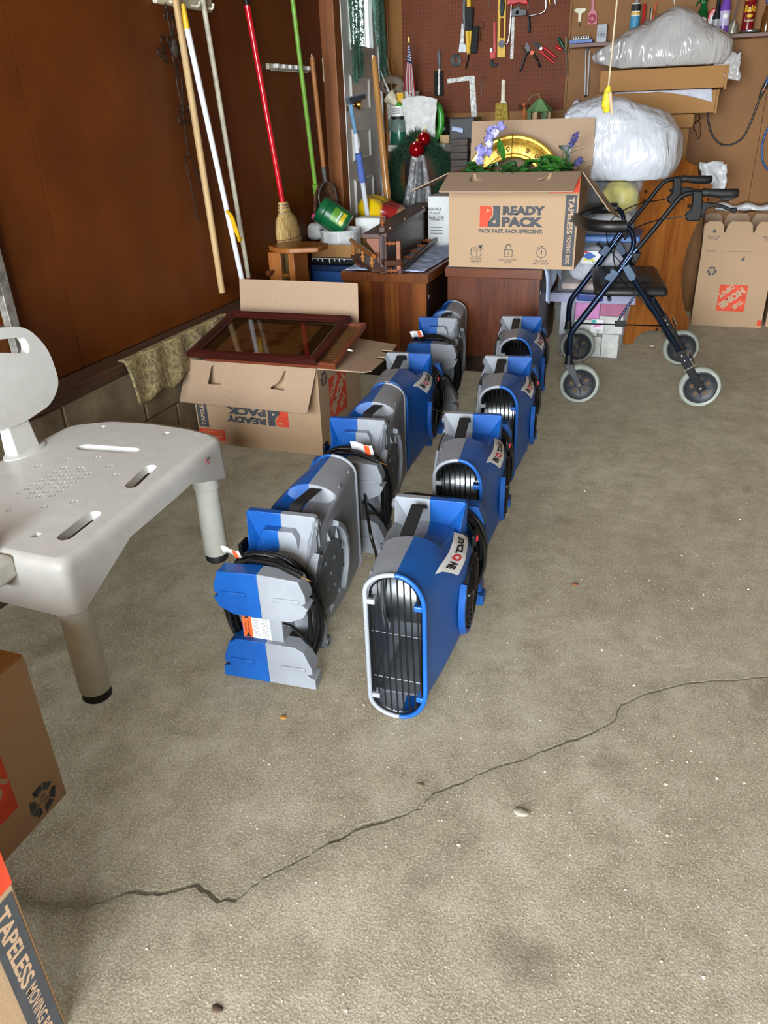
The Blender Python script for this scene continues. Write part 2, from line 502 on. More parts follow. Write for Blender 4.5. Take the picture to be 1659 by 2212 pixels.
for (pa, pb, pc, pd) in (((743, 165), (795, 160), (799, 237), (748, 244)), ((749, 282), (797, 272), (802, 338), (755, 354)), ((757, 392), (804, 374), (810, 440), (765, 470))):
    s0 = Dp(*pa)[0]; s1 = Dp(*pb)[0]; z1 = (Dp(*pa)[1] + Dp(*pb)[1]) / 2; z0 = (Dp(*pc)[1] + Dp(*pd)[1]) / 2
    s0 = max(s0, 0.09); s1 = min(s1, DW - 0.1)
    g = MB()
    o4 = [(s0, z0), (s1, z0), (s1, z1), (s0, z1)]; w_ = 0.022
    i4 = [(s0 + w_, z0 + w_), (s1 - w_, z0 + w_), (s1 - w_, z1 - w_), (s0 + w_, z1 - w_)]
    m4 = [(s0 + 0.012, z0 + 0.012), (s1 - 0.012, z0 + 0.012), (s1 - 0.012, z1 - 0.012), (s0 + 0.012, z1 - 0.012)]
    q = [(p[0], p[1], 0.0005) for p in o4] + [(p[0], p[1], 0.012) for p in m4] + [(p[0], p[1], -0.004 + 0.006) for p in i4]
    fs = []
    for k in range(4):
        j = (k + 1) % 4
        fs += [(k, j, 4 + j, 4 + k), (4 + k, 4 + j, 8 + j, 8 + k)]
    fs.append((8, 9, 10, 11))
    g.add([MD @ V(p) for p in q], fs)
    build(g, 'door_panel', M_DOOR, door, smooth=0)
M_GLASS = mat('window_glass', (235, 245, 245), 0.03, trans=1.0, var=0.01)
build(MB().box(WS0, WS1, WZ0, WZ1, -0.024, -0.02).xf(MD), 'window_pane', M_GLASS, door, smooth=0)
g = MB()
for r_ in ((WS0, WS1, WZ0, WZ0 + 0.03), (WS0, WS0 + 0.025, WZ0, WZ1), (WS1 - 0.025, WS1, WZ0, WZ1)):
    g.box(r_[0], r_[1], r_[2], r_[3], -0.01, 0.012)
build(g.xf(MD), 'window_frame', M_DOOR, door, smooth=0)
ks, kz = Dp(741, 227)
ks = max(ks, 0.05)
g = MB().lathe([(0.032, 0.0), (0.032, 0.006), (0.012, 0.01), (0.011, 0.04), (0.02, 0.048), (0.027, 0.06), (0.024, 0.074), (0.0, 0.078)], (ks, kz, 0), (0, 0, 1), 20)
build(g.xf(MD), 'knob', M_BRASS, door)
build(MB().box(DW + 0.002, DW + 0.028, 0.0, 2.15, -0.01, 0.02).xf(MD), 'trim_2', M_DOOR, smooth=0, kind='structure')
build(MB().box(XL - 0.01, -1.802, 4.338, 4.428, 0.0, 2.45), 'trim_3', M_OAKTRIM, smooth=0, bevel=0.003, kind='structure')
build(MB().box(-1.879, -1.835, YB - 0.022, YB - 0.001, 0.0, 2.45), 'trim_4', wood('corner_strip_wood', (132, 76, 28), (164, 102, 44), 'Z', 40, 0.05, 0.35), smooth=0, bevel=0.004, kind='structure')

# ---- lace curtains over the door window
t = NT('green_lace')
n1 = t.noise(46, 3, 0.6, None, 2.2)
hole = t.ramp(n1, [(0.40, (0, 0, 0, 1)), (0.44, (1, 1, 1, 1)), (0.60, (1, 1, 1, 1)), (0.66, (0.45, 0.45, 0.45, 1))])
c = t.ramp(t.noise(14, 3), [(0.3, lin((52, 86, 76))), (0.7, lin((108, 156, 138)))])
t.done(c, 0.8)
tl = t.n('ShaderNodeBsdfTranslucent'); tl.inputs[0].default_value = lin((120, 170, 150))
mx = t.n('ShaderNodeMixShader'); mx.inputs[0].default_value = 0.45; t.l(t.b.outputs[0], mx.inputs[1]); t.l(tl.outputs[0], mx.inputs[2])
tr = t.n('ShaderNodeBsdfTransparent'); m2 = t.n('ShaderNodeMixShader')
t.l(hole, m2.inputs[0]); t.l(tr.outputs[0], m2.inputs[1]); t.l(mx.outputs[0], m2.inputs[2]); t.l(m2.outputs[0], t.out.inputs[0])
M_LACE = t.m
def curtain(name, sL, sR, ztop, zbot, depth, waves, label, ph):
    g = MB()
    nu, nv = 48, 30
    def fn(u, v):
        zb = zbot(u)
        z = ztop + (zb - ztop) * v
        s0, s1 = sL(v), sR(v)
        s = s0 + (s1 - s0) * u
        o_ = depth + 0.016 * sin(u * waves * 2 * pi + ph + v * 1.2) + 0.006 * sin(u * 23 + v * 5)
        return MD @ V((s, z, o_))
    g.grid(fn, nu, nv)
    o = build(g, name, M_LACE, smooth=80, label=label, cat='curtain', group='lace curtains on the door')
    return o
zt = 2.05
curtain('lace_curtain', lambda v: -0.01 + 0.03 * v, lambda v: 0.31 - 0.13 * v, zt, lambda u: Dp(745, 184)[1] + 0.05 * u + 0.012 * sin(u * 14), 0.045, 3.2,
        'dark green lace curtain hanging on the knob side of the white door', 0.4)
curtain('lace_curtain', lambda v: 0.44 + 0.13 * v, lambda v: DW - 0.03 + 0.03 * v, zt, lambda u: Dp(805, 190)[1] + 0.03 * sin(u * 9) + 0.22 * (1 - u) ** 2, 0.05, 2.6,
        'pale sunlit green lace curtain hanging on the hinge side of the white door', 1.9)

# ---- light switch
sp = atX(702, 152, XL)
g = MB().box(XL + 0.0005, XL + 0.007, sp.y - 0.035, sp.y + 0.035, sp.z - 0.057, sp.z + 0.057)
sw = thing('light_switch', 'ivory toggle light switch on the brown wall beside the door', 'switch', (XL, sp.y, sp.z))
build(g, 'switch_plate', mat('ivory_plastic', (206, 190, 150), 0.35), sw, smooth=0, bevel=0.003)
build(MB().box(XL + 0.006, XL + 0.026, sp.y - 0.005, sp.y + 0.005, sp.z - 0.016, sp.z - 0.002), 'toggle', mat('white_toggle', (230, 225, 210), 0.3), sw, smooth=0, bevel=0.002)
# ================================================================== AIR MOVERS
M_BLUE = NT('scuffed_blue_plastic')
a = M_BLUE.noise(7, 5, 0.7); b = M_BLUE.noise(60, 4, 0.7)
c = M_BLUE.ramp(a, [(0.3, lin((8, 68, 140))), (0.65, lin((14, 85, 160)))])
sc_ = M_BLUE.ramp(b, [(0.64, (0, 0, 0, 1)), (0.8, (1, 1, 1, 1))])
c = M_BLUE.mix(M_BLUE.math('MULTIPLY', sc_, 0.28), c, lin((120, 140, 170)))
M_BLUE.done(c, 0.42); M_BLUE.bump(M_BLUE.noise(250, 2), 0.05, 0.002); M_BLUE = M_BLUE.m
M_GREY = NT('scuffed_grey_plastic')
a = M_GREY.noise(6, 5, 0.7)
c = M_GREY.ramp(a, [(0.3, lin((126, 129, 135))), (0.7, lin((148, 151, 157)))])
sc_ = M_GREY.ramp(M_GREY.noise(45, 4, 0.7), [(0.66, (0, 0, 0, 1)), (0.8, (1, 1, 1, 1))])
c = M_GREY.mix(M_GREY.math('MULTIPLY', sc_, 0.3), c, lin((196, 198, 200)))
M_GREY.done(c, 0.45); M_GREY = M_GREY.m
M_DGREY = mat('dark_grey_plastic', (92, 94, 98), 0.5)
M_BLACK = mat('black_plastic', (15, 15, 16), 0.5, spec=0.3)
M_CORD = mat('black_rubber_cord', (14, 14, 15), 0.35)
M_WIRE = mat('black_wire', (12, 12, 13), 0.3)
M_STRAP = mat('black_webbing', (26, 25, 25), 0.7, bump=0.2, bs=400)
M_SILVER = mat('galvanised_metal', (200, 202, 204), 0.28, 1.0)
M_WHITE = mat('white_label', (232, 232, 230), 0.4, var=0.02)
M_ORANGE = mat('orange_label', (232, 92, 40), 0.45, var=0.03)
M_INK = mat('black_ink', (20, 20, 22), 0.6)
M_REDINK = mat('red_ink', (205, 30, 40), 0.5)

BLUE_S = [  # X, top, bottom, half width, arch height
    (0.345, 0.375, 0.002, 0.060, 0.078), (0.300, 0.375, 0.002, 0.066, 0.080), (0.235, 0.373, 0.003, 0.080, 0.080), (0.172, 0.370, 0.006, 0.096, 0.105),
    (0.160, 0.368, 0.008, 0.099, 0.108), (0.110, 0.362, 0.015, 0.108, 0.108), (0.040, 0.348, 0.030, 0.110, 0.10), (-0.010, 0.325, 0.045, 0.106, 0.09),
    (-0.050, 0.285, 0.075, 0.092, 0.080), (-0.080, 0.255, 0.105, 0.066, 0.060), (-0.092, 0.225, 0.140, 0.030, 0.030)]
GREY_S = [
    (0.345, 0.375, 0.002, 0.066, 0.050), (0.300, 0.375, 0.002, 0.070, 0.046), (0.235, 0.373, 0.003, 0.074, 0.042), (0.172, 0.370, 0.006, 0.078, 0.040),
    (0.160, 0.368, 0.008, 0.079, 0.040), (0.110, 0.362, 0.015, 0.081, 0.036), (0.040, 0.348, 0.030, 0.083, 0.032), (-0.010, 0.325, 0.045, 0.083, 0.028),
    (-0.050, 0.285, 0.075, 0.080, 0.028), (-0.080, 0.255, 0.105, 0.062, 0.028), (-0.092, 0.225, 0.140, 0.030, 0.020)]
def shell_pt(S, X, t_, sgn):
    for i in range(len(S) - 1):
        if S[i][0] >= X >= S[i + 1][0]: break
    f = (S[i][0] - X) / (S[i][0] - S[i + 1][0])
    zt_, zb_, ym, ar = [S[i][k] + (S[i + 1][k] - S[i][k]) * f for k in (1, 2, 3, 4)]
    ar = min(ar, (zt_ - zb_) / 2 * 0.98)
    if t_ < 0.4:
        a = (t_ / 0.4) * pi / 2
        dip = 0.040 * max(0.0, 1 - (t_ / (0.17 if sgn > 0 else 0.30)) ** 3) if 0.0 <= X <= 0.1601 else 0.0     # finger recess under the strap
        return V((X, sgn * ym * sin(a), zt_ - ar * (1 - cos(a)) - dip))
    if t_ > 0.6:
        a = ((1 - t_) / 0.4) * pi / 2; return V((X, sgn * ym * sin(a), zb_ + ar * (1 - cos(a))))
    f = (t_ - 0.4) / 0.2
    return V((X, sgn * ym, (zt_ - ar) * (1 - f) + (zb_ + ar) * f))
def shell(S, sgn):
    g = MB(); ts = [i / 25 for i in range(26)]
    vs = []; n = len(ts)
    for s_ in S:
        vs += [shell_pt(S, s_[0], t_, sgn) for t_ in ts]
    fs = []
    for i in range(len(S) - 1):
        for k in range(n - 1):
            q = (i * n + k, i * n + k + 1, (i + 1) * n + k + 1, (i + 1) * n + k)
            fs.append(q if sgn < 0 else q[::-1])
    L = (len(S) - 1) * n
    fs.append(tuple(L + k for k in range(n)))
    g.add(vs, fs)
    g.tube([shell_pt(S, 0.345, t_, sgn) for t_ in ts], 0.0055, 8)          # outlet lip
    # foot flanges above and below, with gussets to the body
    for top in (1, 0):
        z = (lambda q: q) if top else (lambda q: 0.377 - q)
        poly = [(0, 0.379), (0.084, 0.379), (0.088, 0.373), (0.088, 0.335), (0.070, 0.262), (0, 0.262)]
        g.prism([V((0.006, sgn * y_, z(q))) for y_, q in poly], (-0.018, 0, 0))
        g.add([V((0.006, sgn * 0.087, z(0.378))), V((0.006, sgn * 0.087, z(0.29))), V((0.062, sgn * 0.075, z(0.285))), V((0.006, sgn * 0.040, z(0.30)))],
              [(0, 1, 2), (0, 2, 3), (0, 3, 1), (1, 3, 2)])
        g.add([V((-0.012, sgn * 0.087, z(0.378))), V((-0.012, sgn * 0.087, z(0.28))), V((-0.055, sgn * 0.072, z(0.262))), V((-0.012, sgn * 0.052, z(0.28)))],
              [(0, 2, 1), (0, 3, 2), (0, 1, 3), (1, 2, 3)])
        g.prism([V((-0.012, 0, z(0.345))), V((-0.012, sgn * 0.036, z(0.345))), V((-0.012, sgn * 0.045, z(0.33))), V((-0.012, sgn * 0.05, z(0.25))), V((-0.012, 0, z(0.25)))], (-0.024, 0, 0))
    # cord hooks on the tail, two blocks joined by a neck
    up = [(0, 0.306), (0.098, 0.300), (0.112, 0.262), (0.112, 0.245), (0.104, 0.241), (0.104, 0.236), (0.116, 0.230), (0.104, 0.205), (0.070, 0.188), (0, 0.186)]
    lo = [(0, 0.118), (0.072, 0.117), (0.094, 0.105), (0.112, 0.060), (0.112, 0.046), (0.100, 0.043), (0.100, 0.037), (0.118, 0.030), (0.118, 0.002), (0, 0.002)]
    for pl_ in (up, lo):
        g.prism([V((-0.166, sgn * y_, q)) for y_, q in pl_], (0.042, 0, 0))
    zz = 0.247 if True else 0
    for zz in (0.240, 0.050):
        g.box(-0.169, -0.166, *sorted((sgn * 0.034, sgn * 0.096)), zz, zz + 0.011)
    g.prism([V((-0.152, 0, 0.19)), V((-0.152, sgn * 0.042, 0.19)), V((-0.152, sgn * 0.042, 0.114)), V((-0.152, 0, 0.114))], (0.075, 0, 0))
    return g
fan = thing('air_mover', 'x', 'fan', (0, 0, 0))
WM[fan] = Matrix()
fixn(build(shell(BLUE_S, 1), 'inlet_shell', M_BLUE, fan, smooth=32, bevel=0.0018, label='blue half of the housing'))
fixn(build(shell(GREY_S, -1), 'base_shell', M_GREY, fan, smooth=32, bevel=0.0018, label='grey half of the housing'))
CXF, CZF = 0.057, 0.186
IZ = 0.172
# inlet guard on the blue side
g = MB().lathe([(0.0, -0.004), (0.080, -0.004), (0.085, 0.003), (0.090, 0.004), (0.092, -0.006)], (CXF, 0.1105, IZ), (0, 1, 0), 40)
gi = build(g, 'inlet_recess', M_BLACK, fan)
g = MB()
for r_ in (0.012, 0.023, 0.034, 0.045, 0.056, 0.067, 0.078):
    g.tube([V((CXF + r_ * cos(2 * pi * k / 40), 0.1165, IZ + r_ * sin(2 * pi * k / 40))) for k in range(40)], 0.0019, 5, closed=True)
for k in range(4):
    a = k * pi / 2 + 0.4
    g.tube([V((CXF, 0.118, IZ)), V((CXF + 0.085 * cos(a), 0.118, IZ + 0.085 * sin(a)))], 0.0022, 5)
build(g, 'inlet_guard', M_WIRE, gi, smooth=60, kind='stuff')
g = MB()
n_ = 22
vs = []
for k in range(n_ + 1):
    a = RAD(-115) + (RAD(38) + RAD(115)) * k / n_
    for r_, y_ in ((0.098, 0.105), (0.098, 0.114), (0.108, 0.114), (0.114, 0.100)):
        vs.append(V((CXF + r_ * cos(a), y_, IZ + r_ * sin(a) * 0.98)))
fs = []
for k in range(n_):
    for j in range(3):
        fs.append((k * 4 + j, (k + 1) * 4 + j, (k + 1) * 4 + j + 1, k * 4 + j + 1))
fs += [(0, 1, 2, 3), tuple(n_ * 4 + j for j in (3, 2, 1, 0))]
g.add(vs, fs)
fixn(build(g, 'inlet_ridge', M_BLUE, fan))
build(MB().box(-0.03, 0.012, 0.102, 0.112, 0.262, 0.292), 'switch_box', M_BLACK, fan, smooth=0, bevel=0.003)
build(MB().box(-0.014, -0.004, 0.111, 0.116, 0.270, 0.284), 'switch', M_REDINK, fan, smooth=0, bevel=0.001)
# round base on the grey side
yb = -0.0835
g = MB().lathe([(0.0, 0.006), (0.086, 0.006), (0.088, 0.003), (0.088, -0.004)], (CXF, yb, CZF), (0, -1, 0), 40)
bp = build(g, 'base_disc', M_DGREY, fan)
for (dx, dz_) in ((0, 0), (0.028, 0.03), (-0.03, 0.045), (-0.03, -0.03), (0.02, -0.045)):
    build(MB().lathe([(0.006, 0.0), (0.006, 0.0075), (0.0, 0.0078)], (CXF + dx, yb, CZF + dz_), (0, -1, 0), 8), 'rivet', M_GREY, bp)
for a0, a1 in ((128, 236), (-50, 62)):
    g = MB(); vs = []; fs = []; n_ = 18
    for k in range(n_ + 1):
        a = RAD(a0 + (a1 - a0) * k / n_)
        for r_, y_ in ((0.117, yb + 0.01), (0.118, yb - 0.012), (0.130, yb - 0.012), (0.134, yb + 0.01)):
            vs.append(V((CXF + r_ * cos(a), y_, CZF + r_ * sin(a))))
    for k in range(n_):
        for j in range(3): fs.append((k * 4 + j, (k + 1) * 4 + j, (k + 1) * 4 + j + 1, k * 4 + j + 1))
    fs += [(0, 1, 2, 3), tuple(n_ * 4 + j for j in (3, 2, 1, 0))]
    g.add(vs, fs); fixn(build(g, 'base_ridge', M_GREY, fan))
for k in range(10):
    g = MB()
    a = 2 * pi * k / 10 + 0.25
    er = V((cos(a), 0, sin(a))); et = V((-sin(a), 0, cos(a)))
    c0 = V((CXF, yb, CZF))
    g.add([c0 + er * 0.088 + et * 0.002, c0 + er * 0.088 - et * 0.002, c0 + er * 0.116 - et * 0.004, c0 + er * 0.116 + et * 0.004,
           c0 + er * 0.090 + V((0, -0.009, 0))], [(0, 1, 2, 3), (0, 4, 1), (1, 4, 2), (2, 4, 3), (3, 4, 0)])
    fixn(build(g, 'base_fin', M_GREY, fan))
for zz in (0.357, 0.020):
    g = MB().lathe([(0.013, -0.006), (0.014, 0.004), (0.012, 0.008), (0.006, 0.008), (0.005, 0.005), (0, 0.005)], (-0.002, -0.086, zz), (0, -1, 0), 16)
    build(g, 'rubber_foot', M_DGREY, fan)
for (X_, Z_) in ((0.305, 0.335), (0.215, 0.328)):
    p = shell_pt(GREY_S, X_, 0.28, -1)
    g = MB().ball((X_, p.y - 0.0005, p.z), 0.010, 10, 6, (1.0, 0.25, 0.6))
    build(g, 'stacking_dimple', M_GREY, fan)
# carry strap bridging the recess
path = [(0.176, 0.352), (0.160, 0.360), (0.120, 0.3655), (0.075, 0.372), (0.045, 0.376), (0.028, 0.370), (0.004, 0.352)]
pp = smooth_path([V((x_, 0, z_)) for x_, z_ in path], 4)
g = MB(); vs = []
for p in pp:
    for y_, dz_ in ((-0.036, 0.004), (-0.006, 0.004), (-0.006, 0), (-0.036, 0)): vs.append(p + V((0, y_, dz_)))
fs = []
for k in range(len(pp) - 1):
    for j in range(4): fs.append((k * 4 + j, k * 4 + (j + 1) % 4, (k + 1) * 4 + (j + 1) % 4, (k + 1) * 4 + j))
g.add(vs, fs); fixn(build(g, 'carry_strap', M_STRAP, fan))
# outlet guard
g = MB()
rim = [shell_pt(BLUE_S, 0.340, 0.04 + 0.92 * k / 20, 1) for k in range(21)] + [shell_pt(GREY_S, 0.340, 0.96 - 0.92 * k / 20, -1) for k in range(21)]
rim = [V((0.340, p.y * 0.86, 0.1885 + (p.z - 0.1885) * 0.95)) for p in rim]
g.tube(rim, 0.0022, 5, closed=True)
for k in range(8):
    y_ = -0.049 + 0.0138 * k
    zt_ = 0.1885 + 0.178 * (1 - 0.28 * max(0, abs(y_) / 0.055) ** 2.5)
    g.tube([V((0.343, y_ - 0.003, zt_)), V((0.345, y_, 0.19)), V((0.343, y_ + 0.004, 0.377 - zt_))], 0.0020, 5)
for zz in (0.225, 0.105):
    g.tube([V((0.341, -0.056, zz + 0.003)), V((0.341, 0.052, zz - 0.003))], 0.0016, 5)
build(g, 'outlet_guard', M_WIRE, fan, smooth=60, kind='stuff')
for y_, zz in ((-0.054, 0.305), (-0.052, 0.055), (0.047, 0.300), (0.048, 0.06)):
    build(MB().box(0.325, 0.349, y_ - 0.009, y_ + 0.009, zz - 0.006, zz + 0.006), 'guard_clip', M_GREY if y_ < 0 else M_BLUE, fan, smooth=0, bevel=0.002)
# blower wheel housing seen through the outlet
g = MB().lathe([(0.0, -0.07), (0.098, -0.07), (0.098, 0.045), (0.104, 0.05), (0.104, 0.075), (0.0, 0.075)], (CXF + 0.02, 0, CZF), (0, 1, 0), 32)
build(g, 'blower_wheel', M_SILVER, fan)
build(MB().box(0.10, 0.30, -0.055, 0.055, 0.028, 0.034), 'cutoff_plate', M_DGREY, fan, smooth=0)
# wound power cord
g = MB()
random.seed(3)
pts = []
for j in range(8 * 36):
    a = 2 * pi * j / 36; k = j / 36
    w_ = 1 + 0.03 * sin(3 * a + k)
    ay = 0.112 + 0.010 * sin(k * 2.3); az = 0.150 + 0.006 * cos(k * 1.7)
    pts.append(V((-0.092 - 0.0040 * k + 0.002 * sin(2 * a + k), ay * w_ * (abs(cos(a)) ** 0.8) * (1 if cos(a) > 0 else -1), 0.168 + az * w_ * sin(a))))
g.tube(pts, 0.0050, 6)
g.tube(smooth_path([V((-0.150, -0.044, 0.168)), V((-0.146, -0.066, 0.160)), V((-0.138, -0.088, 0.125)), V((-0.120, -0.098, 0.085)), V((-0.108, -0.092, 0.06))], 5), 0.0043, 6)
cord = build(g, 'power_cord', M_CORD, fan, smooth=60)
g = MB().tube([V((-0.124, 0.03, 0.316)), V((-0.130, -0.03, 0.318)), V((-0.140, -0.070, 0.312)), V((-0.147, -0.100, 0.305))], [0.005, 0.006, 0.0085, 0.0075], 8)
build(g, 'plug', M_CORD, cord, smooth=60)
g = MB().tube([V((-0.147, -0.098, 0.303)), V((-0.152, -0.124, 0.298))], 0.0016, 5)
build(g, 'plug_prong', M_BRASS, cord, smooth=60)
# warning label on the neck
ML = frame_m((-0.1525, 0, 0.152), (0, -1, 0), (0, 0, 1))
decal([(-0.058, -0.033), (-0.034, -0.033), (-0.034, 0.033), (-0.058, 0.033)], M_ORANGE, fan, Matrix.Translation((0, 0, 0)) @ ML, 0.0006, 'warning_strip')
build(MB().box(-0.152, -0.09, 0.040, 0.060, 0.116, 0.188), 'neck_side', M_BLUE, fan, smooth=0)
wl_ = decal([(-0.034, -0.033), (0.012, -0.033), (0.012, 0.033), (-0.034, 0.033)], M_WHITE, fan, ML, 0.0006, 'warning_label')
g = MB()
random.seed(9)
for k in range(15):
    zz = 0.030 - 0.0042 * k
    for (x0, x1) in ((-0.032, -0.013), (-0.010, 0.010)):
        x1 -= random.uniform(0, 0.004)
        p = [ML @ V((a_, b_, 0.0009)) for a_, b_ in ((x0, zz), (x1, zz), (x1, zz - 0.0013), (x0, zz - 0.0013))]
        g.add(p, [(0, 1, 2, 3)])
build(g, 'fine_print', mat('grey_ink', (96, 96, 98), 0.6), wl_, smooth=0, kind='stuff')
lettering('WARNING', M_INK, fan, ML, -0.051, -0.004, 0.004, bold=0.02, rot=-pi / 2, lift=0.0010, name='warning_text')
lettering('ADVERTISEMENT', M_INK, fan, ML, -0.043, -0.004, 0.004, bold=0.02, rot=-pi / 2, lift=0.0010, name='warning_text')
for (a_, b_, r_) in ((-0.046, -0.026, 0.007), (-0.046, 0.026, 0.006)):
    g = MB().add([ML @ V((a_ - r_, b_ - r_ * 0.8, 0.001)), ML @ V((a_ + r_, b_ - r_ * 0.8, 0.001)), ML @ V((a_, b_ + r_, 0.001))], [(0, 1, 2)])
    build(g, 'warning_symbol', M_INK, fan, smooth=0)
# maker's sticker wrapped over the blue shoulder
SX0, SX1, ST0, ST1 = 0.118, 0.282, 0.16, 0.36
def stick(u, v, lift):
    X_ = (0.068 * (1 - v) + 0.020 * v) * (1 - u) + (0.262 * (1 - v) + 0.168 * v) * u; tt = (0.175 * (1 - v) + 0.265 * v) * (1 - u) + (0.265 * (1 - v) + 0.365 * v) * u
    p = shell_pt(BLUE_S, X_, tt, 1)
    q1 = shell_pt(BLUE_S, X_ - 0.004, tt, 1) - shell_pt(BLUE_S, X_ + 0.004, tt, 1); q2 = shell_pt(BLUE_S, X_, tt + 0.01, 1) - shell_pt(BLUE_S, X_, tt - 0.01, 1)
    n = q1.cross(q2).normalized()
    if n.y + n.z < 0: n = -n
    return p + n * lift
SXLEN, STLEN = SX1 - SX0, 0.075
g = MB(); g.grid(lambda u, v: stick(u, v, 0.0012), 18, 8)
lab = fixn(build(g, 'brand_label', M_WHITE, fan, smooth=60))
def wrap(gm, x, y, lift):   # flat glyphs (metres) laid onto the sticker
    gm.v = [stick(min(1, max(0, (x + p.x) / SXLEN)), min(1, max(0, (y + p.y) / STLEN)), lift) for p in gm.v]; return gm
H_ = 0.030
build(wrap(glyphs('SYCL', H_, 0.066, bold=0.055, shear=0.25), 0.048, 0.036, 0.0022), 'lettering', M_INK, lab, smooth=0)
build(wrap(glyphs('NE', H_, 0.034, bold=0.055, shear=0.25), 0.131, 0.036, 0.0022), 'lettering', M_INK, lab, smooth=0)
build(wrap(glyphs('O', H_ * 1.15, 0.024, bold=0.05, shear=0.25), 0.096, 0.037, 0.0022), 'lettering', M_REDINK, lab, smooth=0)
for k in (1, -1):
    build(wrap(MB().add([V((0.006 * k, -0.015 * k, 0)), V((0.012 * k, -0.012 * k, 0)), V((-0.004 * k, -0.027 * k, 0))], [(0, 1, 2)]), 0.096, 0.037, 0.0022), 'emblem', M_REDINK, lab, smooth=0)

def face_dir(dx, dy): return math.atan2(dy, dx)
fans = [  # x, y of the foot flange, heading of the outlet, label
    (-0.474, 1.580, face_dir(0.08, -1), 'front blue and grey air mover in the right row, its open grille facing the camera'),
    (-0.512, 2.165, face_dir(0.13, -1), 'second air mover of the right row, directly behind the front one'),
    (-0.530, 2.787, face_dir(0.12, -1), 'third air mover of the right row, level with the nearest walker wheel'),
    (-0.594, 3.400, face_dir(0.13, -1), 'rearmost air mover of the right row, beside the plastic storage tote'),
    (-0.790, 1.420, face_dir(-0.06, 1), 'front air mover of the left row, cord hooks with orange warning label toward the camera'),
    (-0.842, 2.045, face_dir(-0.10, 1), 'second air mover of the left row, orange and white tag on its cord'),
    (-0.907, 2.748, face_dir(0.12, -1), 'only air mover of the left row showing its blue inlet side with the brand sticker'),
    (-0.952, 3.315, face_dir(-0.08, 1), 'rearmost air mover of the left row, grey base against the walnut cabinet')]
FANS = []
for i, (x, y, a, lab_) in enumerate(fans):
    o = fan if i == 0 else copy_tree(fan)
    o.location = (x, y, 0.0); o.rotation_euler = (0, 0, a)
    o['label'] = lab_; o['category'] = 'fan'; o['group'] = 'air movers in two rows'
    WM[o] = Matrix.Translation((x, y, 0)) @ Matrix.Rotation(a, 4, 'Z')
    FANS.append(o)
def tag_on(o, p, u, w, size):
    M = WM[o] @ frame_m(p, u, w)
    def pt(a, b): return M @ V((a * size, b * size, 0.012 * sin(a * 1.8)))
    g = MB().grid(lambda u_, v_: pt(-1 + 2 * u_, -0.5 + v_), 10, 3)
    tg = build(g, 'cord_tag', M_WHITE, o, smooth=60, solid=0.0006)
    g = MB().grid(lambda u_, v_: pt(0.25 + 0.5 * u_, -0.5 + v_) + M.to_3x3() @ V((0, 0, 0.0012)), 5, 3)
    build(g, 'tag_print', M_ORANGE, tg, smooth=60)
tag_on(FANS[5], (-0.125, -0.045, 0.333), (0, -1, 0.1), (-0.3, 0, 1), 0.036)
tag_on(FANS[7], (-0.120, 0.072, 0.332), (0, -1, 0.35), (-0.2, 0, 1), 0.030)
tag_on(FANS[4], (-0.112, 0.085, 0.322), (0.2, -1, 0.2), (-0.3, 0, 1), 0.024)
tag_on(FANS[6], (-0.125, -0.075, 0.318), (0, -1, 0.2), (-0.2, 0, 1), 0.030)
# loose lengths of cord hanging beside two fans
g = MB().tube(smooth_path([atP(785, 1045, (-0.72, 1.93, 0), (0, 1, 0)), atZ(800, 1150, 0.16), atZ(812, 1195, 0.08), atZ(816, 1228, 0.004)], 6), 0.0045, 6)
build(g, 'loose_cord', M_CORD, FANS[5], smooth=60)
# ================================================================== helpers for pierced plates and cartons
def holed(outer, holes, M, th):
    """flat plate (2-d outline with 2-d holes) of thickness th, top face at z=0 of M, body below it"""
    bm = bmesh.new(); es = []
    for lp in [outer] + holes:
        vs = [bm.verts.new((p[0], p[1], 0)) for p in lp]
        for i in range(len(vs)): es.append(bm.edges.new((vs[i], vs[(i + 1) % len(vs)])))
    bmesh.ops.triangle_fill(bm, edges=es, use_beauty=True, use_dissolve=False)
    bmesh.ops.recalc_face_normals(bm, faces=bm.faces)
    if bm.faces and sum(f.normal.z for f in bm.faces) < 0:
        bmesh.ops.reverse_faces(bm, faces=bm.faces)
    bm.verts.index_update()
    g = MB()
    top = [M @ v.co for v in bm.verts]; bot = [M @ (v.co + V((0, 0, -th))) for v in bm.verts]
    n = len(top); fs = []
    for f in bm.faces:
        ids = [v.index for v in f.verts]
        fs.append(tuple(ids)); fs.append(tuple(i + n for i in ids[::-1]))
    for e in bm.edges:
        if len(e.link_faces) == 1:
            lp = e.link_loops[0]; a = lp.vert.index; b = lp.link_loop_next.vert.index
            fs.append((b, a, a + n, b + n))
    g.add(top + bot, fs); bm.free()
    return g
def card(name, c):
    t = NT(name)
    f = t.noise(260, 3, 0.7); b = t.noise(5, 3)
    col = t.ramp(f, [(0.3, lin(shade(c, 0.92))), (0.7, lin(shade(c, 1.06)))])
    col = t.mix(t.math('MULTIPLY', b, 0.16), col, lin(shade(c, 0.78)))
    t.done(col, 0.8); t.b.inputs['Specular IOR Level'].default_value = 0.2
    return t.m
M_CARD = card('kraft_cardboard', (192, 160, 127))
M_CARDIN = card('kraft_cardboard_inside', (178, 150, 124))
M_CARDTAN = card('brown_cardboard', (176, 130, 80))
M_SLATE = mat('slate_print', (74, 76, 80), 0.7)
M_RED = mat('orange_red_print', (226, 76, 44), 0.7)
M_CARDINK = card('bare_cardboard_print', (206, 172, 140))
TAB = [(0.0, -0.008), (0.014, -0.012), (0.022, 0.022), (0.034, 0.040), (0.056, 0.054), (0.058, 0.064), (0.0, 0.066)]
